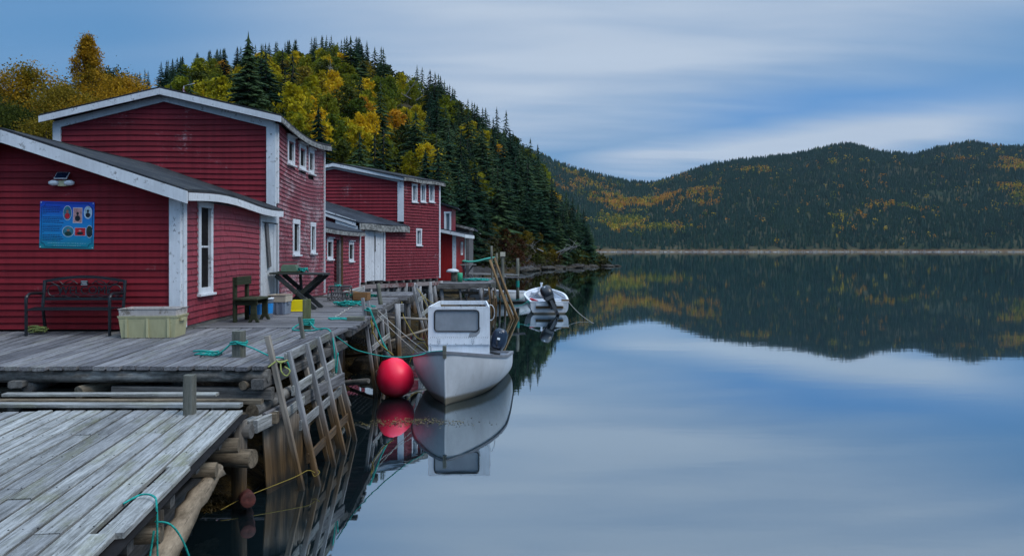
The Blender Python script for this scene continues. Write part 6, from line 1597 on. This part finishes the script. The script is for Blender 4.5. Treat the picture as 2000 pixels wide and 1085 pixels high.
K_sp = []
for i, (r_, wh, nb) in enumerate(((.22, 25, 10), (.19, 26, 9), (.25, 23, 10), (.17, 25, 8), (.21, 22, 8))):
    K_sp.append(Kind("spruce_tree", spruce_crown(50 + i, 1.0, r_, wh, nb), trunk_mesh(.97, .014, None, i), MT["spruce"]))
def deck_(seed, cm, n=15, per=75, size=.05, r_=.33, z0=.22, **k):
    n, per, size = int(n * 1.7), int(per * .8), size * .78; k.setdefault("lobe", .29)
    V, F, tips = leaf_crown(seed, 1.0, r_, n, per, size, z0, **k)
    return Kind("birch_tree", (V, F), trunk_mesh(.85, .016, tips[::2], seed), cm)
K_y = [deck_(70, MT["yellowleaf"]), deck_(71, MT["yellowleaf"], 13, 80, .05, .28), deck_(72, MT["yellowleaf"], 18, 60, .045, .36)]
K_l = [deck_(73, MT["lime"]), deck_(74, MT["lime"], 18, 70, .05, .38), deck_(75, MT["lime"], 14, 70, .05, .3)]
K_o = [deck_(76, MT["orange"]), deck_(77, MT["orange"], 12, 75, .05, .27)]
K_v = [deck_(78, MT["olive"], 17, 75, .05, .38), deck_(79, MT["olive"], 15, 75, .05, .42, .1)]
K_r = [deck_(80, MT["rust"], 14, 70, .06, .45, .05)]
for k in K_v + K_r: k.name = "shrub_tree"

rt = random.Random(21)
used = []
def free(x, y, d):
    if 765 < 1000 + 1500 * x / y < 838 and .50 < (y - np.interp(1000 + 1500 * x / y, HT[:, 0], HT[:, 1])) / (np.interp(1000 + 1500 * x / y, HT[:, 0], HT[:, 2]) - np.interp(1000 + 1500 * x / y, HT[:, 0], HT[:, 1])) < .84: return False   # the clearing round the dead trees
    for a, b_ in used:
        if (a - x) ** 2 + (b_ - y) ** 2 < d * d: return False
    return True
def top_row(u):                                       # tree tops of the wooded skyline as surveyed
    return np.interp(u, [180, 265, 300, 400, 480, 560, 640, 700, 740, 800, 850, 900, 940, 980, 1010, 1050, 1080, 1110, 1135, 1155, 1165], [185, 150, 130, 105, 95, 85, 74, 78, 95, 128, 145, 190, 215, 215, 238, 285, 335, 385, 400, 455, 500])
def spot(u, t):
    for lim, ph in ((330, "over the tall shed's ridge"), (460, "just left of the largest spruce"), (560, "just right of the largest spruce"), (640, "above the tall shed's eave"), (720, "above the red store's gable peak"), (795, "above the red store's corner board"), (865, "above the red store's three windows"),
                    (930, "above the grey shed"), (1000, "above the teal tarpaulin"), (1060, "above the rowing boat"), (1110, "above the white open boat"), (9999, "at the wooded point's tip")):
        if u < lim: break
    return ("on the skyline " if t > .8 else "high on the slope " if t > .5 else "half way up " if t > .22 else "at the slope's foot ") + ph
cnt = {"spruce": 0, "leaf": 0}
def place_spruce(u, t, h, sz=1.0, k=None, lab=None):
    x, y, z = (float(a) for a in hill(u, t)); lim = float(top_row(u)) - 6
    zmax = zv(lim, y)
    h = min(h, max(2.2, zmax - z))
    lab_ = ("tall " if h > 9 else "short " if h < 6 else "") + ("slender " if sz < 1.05 else "broad " if sz > 1.4 else "") + "dark spruce " + spot(u, t)
    o = (k or rt.choice(K_sp)).put(x, y, z - .1, h, rt.uniform(0, 6.28), lab or lab_, "spruce", None if lab else "spruces on the near hill", 1.0)
    o.scale[0] *= sz; o.scale[1] *= sz; used.append((x, y)); cnt["spruce"] += 1
# the tall spruce standing out of the birches, then crest rows, slope and point
K_big = Kind("spruce_tree", spruce_crown(91, 1.0, .24, 44, 13, 4), trunk_mesh(.97, .016, None, 9), MT["spruce"])
x, y, z = (float(a) for a in hill(485, .22)); K_big.put(x, y, z - .2, zv(64, y) - z, .4, "largest dark spruce, rising above the tall red shed's roof", "spruce", None); used.append((x, y))
x, y, z = (float(a) for a in hill(622, .12)); K_big.put(x, y, z - .2, zv(205, y) - z, 2.2, "broad dark spruce right behind the tall red shed's eave", "spruce", None); used.append((x, y))
n_try = 0
while cnt["spruce"] < 118 and n_try < 4000:            # crest
    n_try += 1; u = rt.uniform(190, 1075) if rt.random() < .8 else rt.uniform(265, 720); t = rt.uniform(.80, 1.04); x, y, z = hill(u, t)
    if u > 720 and u < 900 and rt.random() < .45: continue
    if free(x, y, 1.7): place_spruce(u, t, rt.uniform(5.0, 12.5), rt.uniform(.8, 1.35))
n_try = 0
while cnt["spruce"] < 290 and n_try < 9000:
    n_try += 1; u = rt.choice((rt.uniform(300, 860), rt.uniform(820, 1160), rt.uniform(860, 1165), rt.uniform(900, 1140))); t = rt.uniform(.05, .85); x, y, z = hill(u, t)
    if u < 830 and rt.random() < .70 * (1 if t < .6 else .3): continue
    if u > 930 and t < .16 and u < 1080: continue
    if free(x, y, 2.0): place_spruce(u, t, rt.uniform(6.0, 11.5) * (1.0 if u < 1080 else .95), rt.uniform(1.15, 1.6))
for u, t, h in ((1128, .30, 8.5), (1140, .35, 9.0), (1150, .4, 6.5), (1118, .35, 9.5), (1108, .2, 8.5), (1098, .5, 9), (1133, .7, 7), (1145, .15, 6.5), (1074, .12, 6.5), (1158, .4, 3.5)): place_spruce(u, t, h, 1.2)
def leafcol(u, t):
    w = fbm(u * .018, t * 6, 4, 3)
    if u > 790: return rt.choice(((K_y, "yellow"), (K_l, "yellow-green"), (K_l, "yellow-green"), (K_v, "olive green"), (K_v, "olive green")))
    if w > .54: return rt.choice(((K_y, "yellow"), (K_y, "yellow"), (K_y, "yellow"), (K_o, "orange"), (K_l, "yellow-green"), (K_v, "olive green"), (K_l, "yellow-green")))
    return rt.choice(((K_l, "yellow-green"), (K_l, "yellow-green"), (K_y, "yellow"), (K_v, "olive green"), (K_y, "yellow")))
def place_leaf(u, t, h, ks, cname, lab=None):
    x, y, z = (float(a) for a in hill(u, t)); lim = float(top_row(u)) + (14 if t > .7 else 0)
    h = min(h, max(1.8, zv(lim, y) - z)); k = rt.choice(ks)
    where = "behind the red store" if u > 830 else "above the tall shed's roof" if u < 640 else "on the middle of the near hillside"
    k.put(x, y, z - .15, h, rt.uniform(0, 6.28), lab or f"{'small ' if h < 4.8 else 'tall ' if h > 6.6 else ''}{cname} birch {spot(u, t)}", "birch", None if lab else f"{cname} trees {where}", rt.uniform(.85, 1.1)); used.append((x, y)); cnt["leaf"] += 1
n_try = 0
while cnt["leaf"] < 280 and n_try < 9000:
    n_try += 1; u = rt.choice((rt.uniform(340, 900), rt.uniform(380, 860), rt.uniform(780, 980), rt.uniform(860, 1120), rt.uniform(850, 1060))); t = rt.uniform(.04, .86) if u < 780 else rt.uniform(.2, .96); x, y, z = hill(u, t)
    if free(x, y, 2.3): place_leaf(u, t, rt.uniform(4.2, 7.6), *leafcol(u, t))
place_leaf(974, .60, 6.8, K_o[1:], "", "bright orange yellow birch alone among dark spruces behind the red store"); place_leaf(922, .66, 6.0, K_y[1:2], "", "bright yellow birch left of the lone orange one on the spruce slope")
for i in range(46):                                   # shrubs low on the bank
    u = rt.uniform(900, 1150); t = rt.uniform(.0, .17); x, y, z = (float(a) for a in hill(u, t)); k = rt.choice(K_r + K_v + K_v)
    k.put(x, y, z - .1, rt.uniform(1.6, 3.4), rt.uniform(0, 6.28), "rusty leaved shrub on the bank above the rocky shore" if k in K_r else "olive leaved shrub on the bank above the rocky shore", "shrub", "rusty shrubs on the bank" if k in K_r else "olive shrubs on the bank", .8)
# dead, bleached trees on the slope
for i, (u, t, L_, a) in enumerate(((795, .80, 7, .9), (806, .78, 6, 2.4), (815, .80, 6, .5), (940, .10, 5, 2.6), (1060, .06, 5, 2.8), (1085, .05, 4, .3), (650, .45, 5, 1.5))):
    x, y, z = (float(v_) for v_ in hill(u, t)); g = MB(); q_ = random.Random(i); e = Vector((math.cos(a), -.2, math.sin(a) if a < 2 else .35)).normalized() * L_; o_ = Vector((x, y - 2.2, z + 1.4))
    g.tube([o_, o_ + e * .5 + Vector((0, 0, .2)), o_ + e], [.09, .06, .02], 6)
    for k in range(16):
        s_ = o_ + e * q_.uniform(.15, .95); d = Vector((q_.uniform(-1, 1), q_.uniform(-.6, .3), q_.uniform(-.9, .9))) * q_.uniform(.8, 1.9); g.tube([s_, s_ + d * .5 + Vector((0, 0, .1)), s_ + d], [.035, .025, .01], 4)
    tag(g.obj("fallen_tree", MT["dead"]), ["bleached dead tree leaning up in the middle of the hillside", "bleached dead tree lying across the leaning one mid hillside", "bare grey branches right of the leaning dead tree", "bare dead tree fallen on the bank beyond the grey shed", "bleached trunk fallen down the rocky shore of the point", "bare dead tree slanting off the point's steep bank", "thin dead birch among yellow birches mid hillside"][i], "dead tree")
# undergrowth covering the slope
rng = np.random.default_rng(5); n = 5200
u = rng.uniform(150, 1175, n); t = rng.uniform(.0, .97, n) ** 1.15; x, y, z = hill(u, t); P = []
C_ = np.repeat(np.stack([x, y, z + .25], 1), 12, 0) + rng.normal(size=(n * 12, 3)) * [.75, .75, .38]
Vv, Ff = quad_leaves(C_, .34, rng, .3); tag(mk("undergrowth", Vv, Ff, leafy("undergrowth_leaves", [(.012, .020, .007), (.040, .042, .012), (.10, .060, .018)], .8, .12, .15, 0)), "low brown and green undergrowth covering the hillside", "undergrowth", kind="stuff")

# trees behind the near sheds
def big(seed, h, r_, n, per, size, cm, **k):
    V, F, tips = leaf_crown(seed, h, r_, n, per, size, **k); return Kind("deciduous_tree", (V, F), trunk_mesh(h * .9, .16, tips[::2], seed), cm)
KA = big(201, 10.0, 3.5, 170, 240, .050, MT["amber"], z0=.14, cone=.985, lobe=.16); KB = big(202, 8.0, 3.2, 150, 300, .052, MT["amber"], z0=.06, lobe=.19); KC = big(203, 8.0, 3.6, 150, 300, .052, MT["olive"], z0=.05, lobe=.19); KD = big(204, 7.0, 2.8, 90, 200, .06, MT["lime"], z0=.1, lobe=.2)
for (K_, u, Y, vt, zb, w, lab) in ((KA, 172, 38, 42, 2.5, 1.0, "tall narrow orange-green tree rising highest at the left"), (KB, 52, 36, 112, 2, .95, "orange leaved tree at the picture's left edge"), (KB, 238, 37, 132, 2, .95, "orange tree just left of the tall shed's roof peak"),
                                   (KC, 125, 34, 150, 1.5, 1.1, "bushy olive green tree below the tall narrow one"), (KB, 170, 33.5, 178, 1.5, .85, "low orange tree just above the tall shed's left eave"), (KC, 30, 31, 190, 1.5, 1.0, "dark olive bush behind the low shed's roof peak"), (KC, 85, 30, 215, 1.5, .9, "dark green bush at the tall shed's left corner"), (KC, -40, 33, 165, 1.5, 1.1, "olive green tree partly beyond the left edge"),
                                   (KD, 300, 42, 172, 2.5, .8, "yellow-green tree peeping over the tall shed's roof ridge"), (KC, 210, 42, 120, 2.5, .9, "olive tree between the tall narrow tree and the spruces")):
    h0 = {KA: 10.0, KB: 8.0, KC: 8.0, KD: 7.0}[K_]; s_ = (zv(vt, Y) - zb) / (h0 * 1.02); K_.put(xu(u, Y), Y, zb, s_, rt.uniform(0, 6.28), lab, "tree", None); o = COL.objects[-1]
# a little flag staff above the ridge
fs = thing("flag", "small pink and white flag on a thin staff behind the tall shed's ridge", "flag", (-8, 23, 6.5)); g = MB(); g.tube([(xu(357, 23), 23, 5.9), (xu(359, 23), 23, zv(168, 23)), (xu(380, 23), 23, zv(163, 23))], .012, 5); g.obj("pole", MT["boatwhite"], fs)
g = MB(); g.add([(xu(357, 23), 22.98, zv(172, 23)), (xu(359, 23), 22.96, zv(172, 23)), (xu(364, 23), 23.0, zv(183, 23)), (xu(356, 23), 23.02, zv(183, 23))], [(0, 1, 2, 3)]); g.obj("cloth", plain("pink_cloth", (.5, .2, .22)), fs)

# ------------------------------------------------------------------ far forest across the water: three masses of single trees
rng = np.random.default_rng(11)
def scatter(n):
    u = rng.uniform(880, 2150, n); t = rng.uniform(0, 1, n) ** .9 * 1.02 + .012; return u, t
u, t = scatter(42000); x, y, z = farhill(u, t)
vimg = 488 - (z - CAM_H) / y * F_
zone = np.exp(-(((u - 1240) / 110) ** 2 + ((vimg - 425) / 42) ** 2)) * .95 + np.exp(-(((u - 1130) / 80) ** 2 + ((vimg - 350) / 40) ** 2)) * .22 + np.exp(-(((u - 1985) / 45) ** 2 + ((vimg - 350) / 45) ** 2)) * .45 + np.exp(-((vimg - np.interp(u, FT[:, 0], FT[:, 1]) - 32) / 26) ** 2) * .14 + np.exp(-(((u - 1665) / 60) ** 2 + ((vimg - 415) / 30) ** 2)) * .25
nzv = fbm(x * .011, y * .011, 31) * .5 + fbm(x * .03, y * .03, 35) * .5; prob = np.clip(zone * np.clip((nzv - .36) * 6, .05, 1.4) + (nzv - .60) * 2.2, 0.008, .85) * np.clip((vimg - 0) / 1, 0, 1)
prob = np.where((vimg > 452) & (u < 1380), prob * .25, prob)
bare = (np.exp(-(((u - 1850) / 70) ** 2 + ((vimg - 385) / 16) ** 2)) > .45) & (rng.random(len(u)) < .65)
leafm = (rng.random(len(u)) < prob) & ~bare; con = ~leafm & ~bare & (rng.random(len(u)) < .80)
def cones(x, y, z, h, r_):
    n = len(x); k = 5; ang = np.arange(k) * 6.283 / k + rng.uniform(0, 6.28, (n, 1)); parts = []; faces = []
    base = np.arange(n)[:, None]
    V = np.zeros((n, 3 * (k + 1), 3)); F = []
    for i, (zb, zt_, rr) in enumerate(((.05, .55, 1.0), (.30, .80, .78), (.58, 1.04, .5))):
        o = i * (k + 1); jit = rng.uniform(.75, 1.2, (n, k))
        V[:, o:o + k, 0] = x[:, None] + np.cos(ang + i) * r_[:, None] * rr * jit; V[:, o:o + k, 1] = y[:, None] + np.sin(ang + i) * r_[:, None] * rr * jit; V[:, o:o + k, 2] = z[:, None] + h[:, None] * zb
        V[:, o + k, 0] = x; V[:, o + k, 1] = y; V[:, o + k, 2] = z + h * zt_
        F += [(o + j, o + (j + 1) % k, o + k) for j in range(k)]
    Fa = (np.array(F)[None] + (np.arange(n) * 3 * (k + 1))[:, None, None]).reshape(-1, 3); return V.reshape(-1, 3), Fa
h = rng.uniform(6, 12.5, con.sum()); V, F = cones(x[con], y[con], z[con], h, h * rng.uniform(.17, .27, con.sum()))
tag(mk("far_spruce_forest", V, F, leafy("far_spruce_needles", [(.007, .026, .021), (.015, .043, .031), (.032, .060, .032)], .8, .03, 0, 0)), "dense dark spruce forest on the hills across the water", "forest", kind="stuff")
def blobs(idx, hmin, hmax):
    n = len(idx); hh = rng.uniform(hmin, hmax, n); C_ = np.repeat(np.stack([x[idx], y[idx], z[idx] + hh * .55], 1), 12, 0); d = rng.normal(size=(n * 12, 3)); d /= np.linalg.norm(d, axis=1)[:, None]
    C_ = C_ + d * np.repeat(hh, 12)[:, None] * [.34, .34, .40]; return quad_leaves(C_, 2.2, rng, .2, 1.2)
li = np.where(leafm)[0]; col_ = fbm(x[li] * .02, y[li] * .02, 77) + rng.uniform(-.18, .18, len(li)) + np.where(vimg[li] < 380, .06, 0); org = li[col_ > .52]; yel = li[(col_ <= .52) & (col_ > .38)]; grn = li[col_ <= .38]
for nm, idx, cols, lab in (("far_orange_woods", org, [(.20, .10, .02), (.42, .19, .03), (.55, .27, .04)], "orange autumn trees scattered over the hills across the water"), ("far_yellow_woods", yel, [(.20, .16, .02), (.42, .29, .025), (.55, .36, .03)], "yellow autumn birches in drifts on the hills across the water"), ("far_green_woods", grn, [(.06, .09, .02), (.14, .16, .025), (.26, .23, .03)], "yellow-green broadleaf trees low on the hills across the water")):
    V, F = blobs(idx, 7, 13); tag(mk(nm, V, F, leafy(nm + "_leaves", cols, .8, .05, .2, 0)), lab, "forest", kind="stuff")
# shore stones of the far side
n = 420; u = rng.uniform(1160, 2100, n); t = rng.uniform(-.002, .006, n); xx, yy, z_ = farhill(u, t); C_ = np.repeat(np.stack([xx, yy, z_ + .4], 1), 4, 0) + rng.normal(size=(n * 4, 3)) * [.8, .6, .3]
V, F = quad_leaves(C_, 1.1, rng, .2, 1.3); tag(mk("far_shore_stones", V, F, plain("pale_shore_stone", (.24, .235, .23), .9, .1, 0, .5, .3, 0)), "pale stones strewn along the far shore", "stones", kind="stuff")

# ------------------------------------------------------------------ evening air over the inlet
m = bpy.data.materials.new("haze"); m.use_nodes = True; nt = m.node_tree; nt.nodes.clear()
mo = nt.nodes.new("ShaderNodeOutputMaterial"); pv = nt.nodes.new("ShaderNodeVolumePrincipled"); nt.links.new(pv.outputs[0], mo.inputs["Volume"])
pv.inputs["Color"].default_value = (.62, .76, .92, 1); pv.inputs["Density"].default_value = 0.000030; pv.inputs["Anisotropy"].default_value = 0.0
g = MB(); g.box((0, 0, 169.0), (7200, 7200, 340.0)); tag(g.obj("haze", m), kind="stuff")
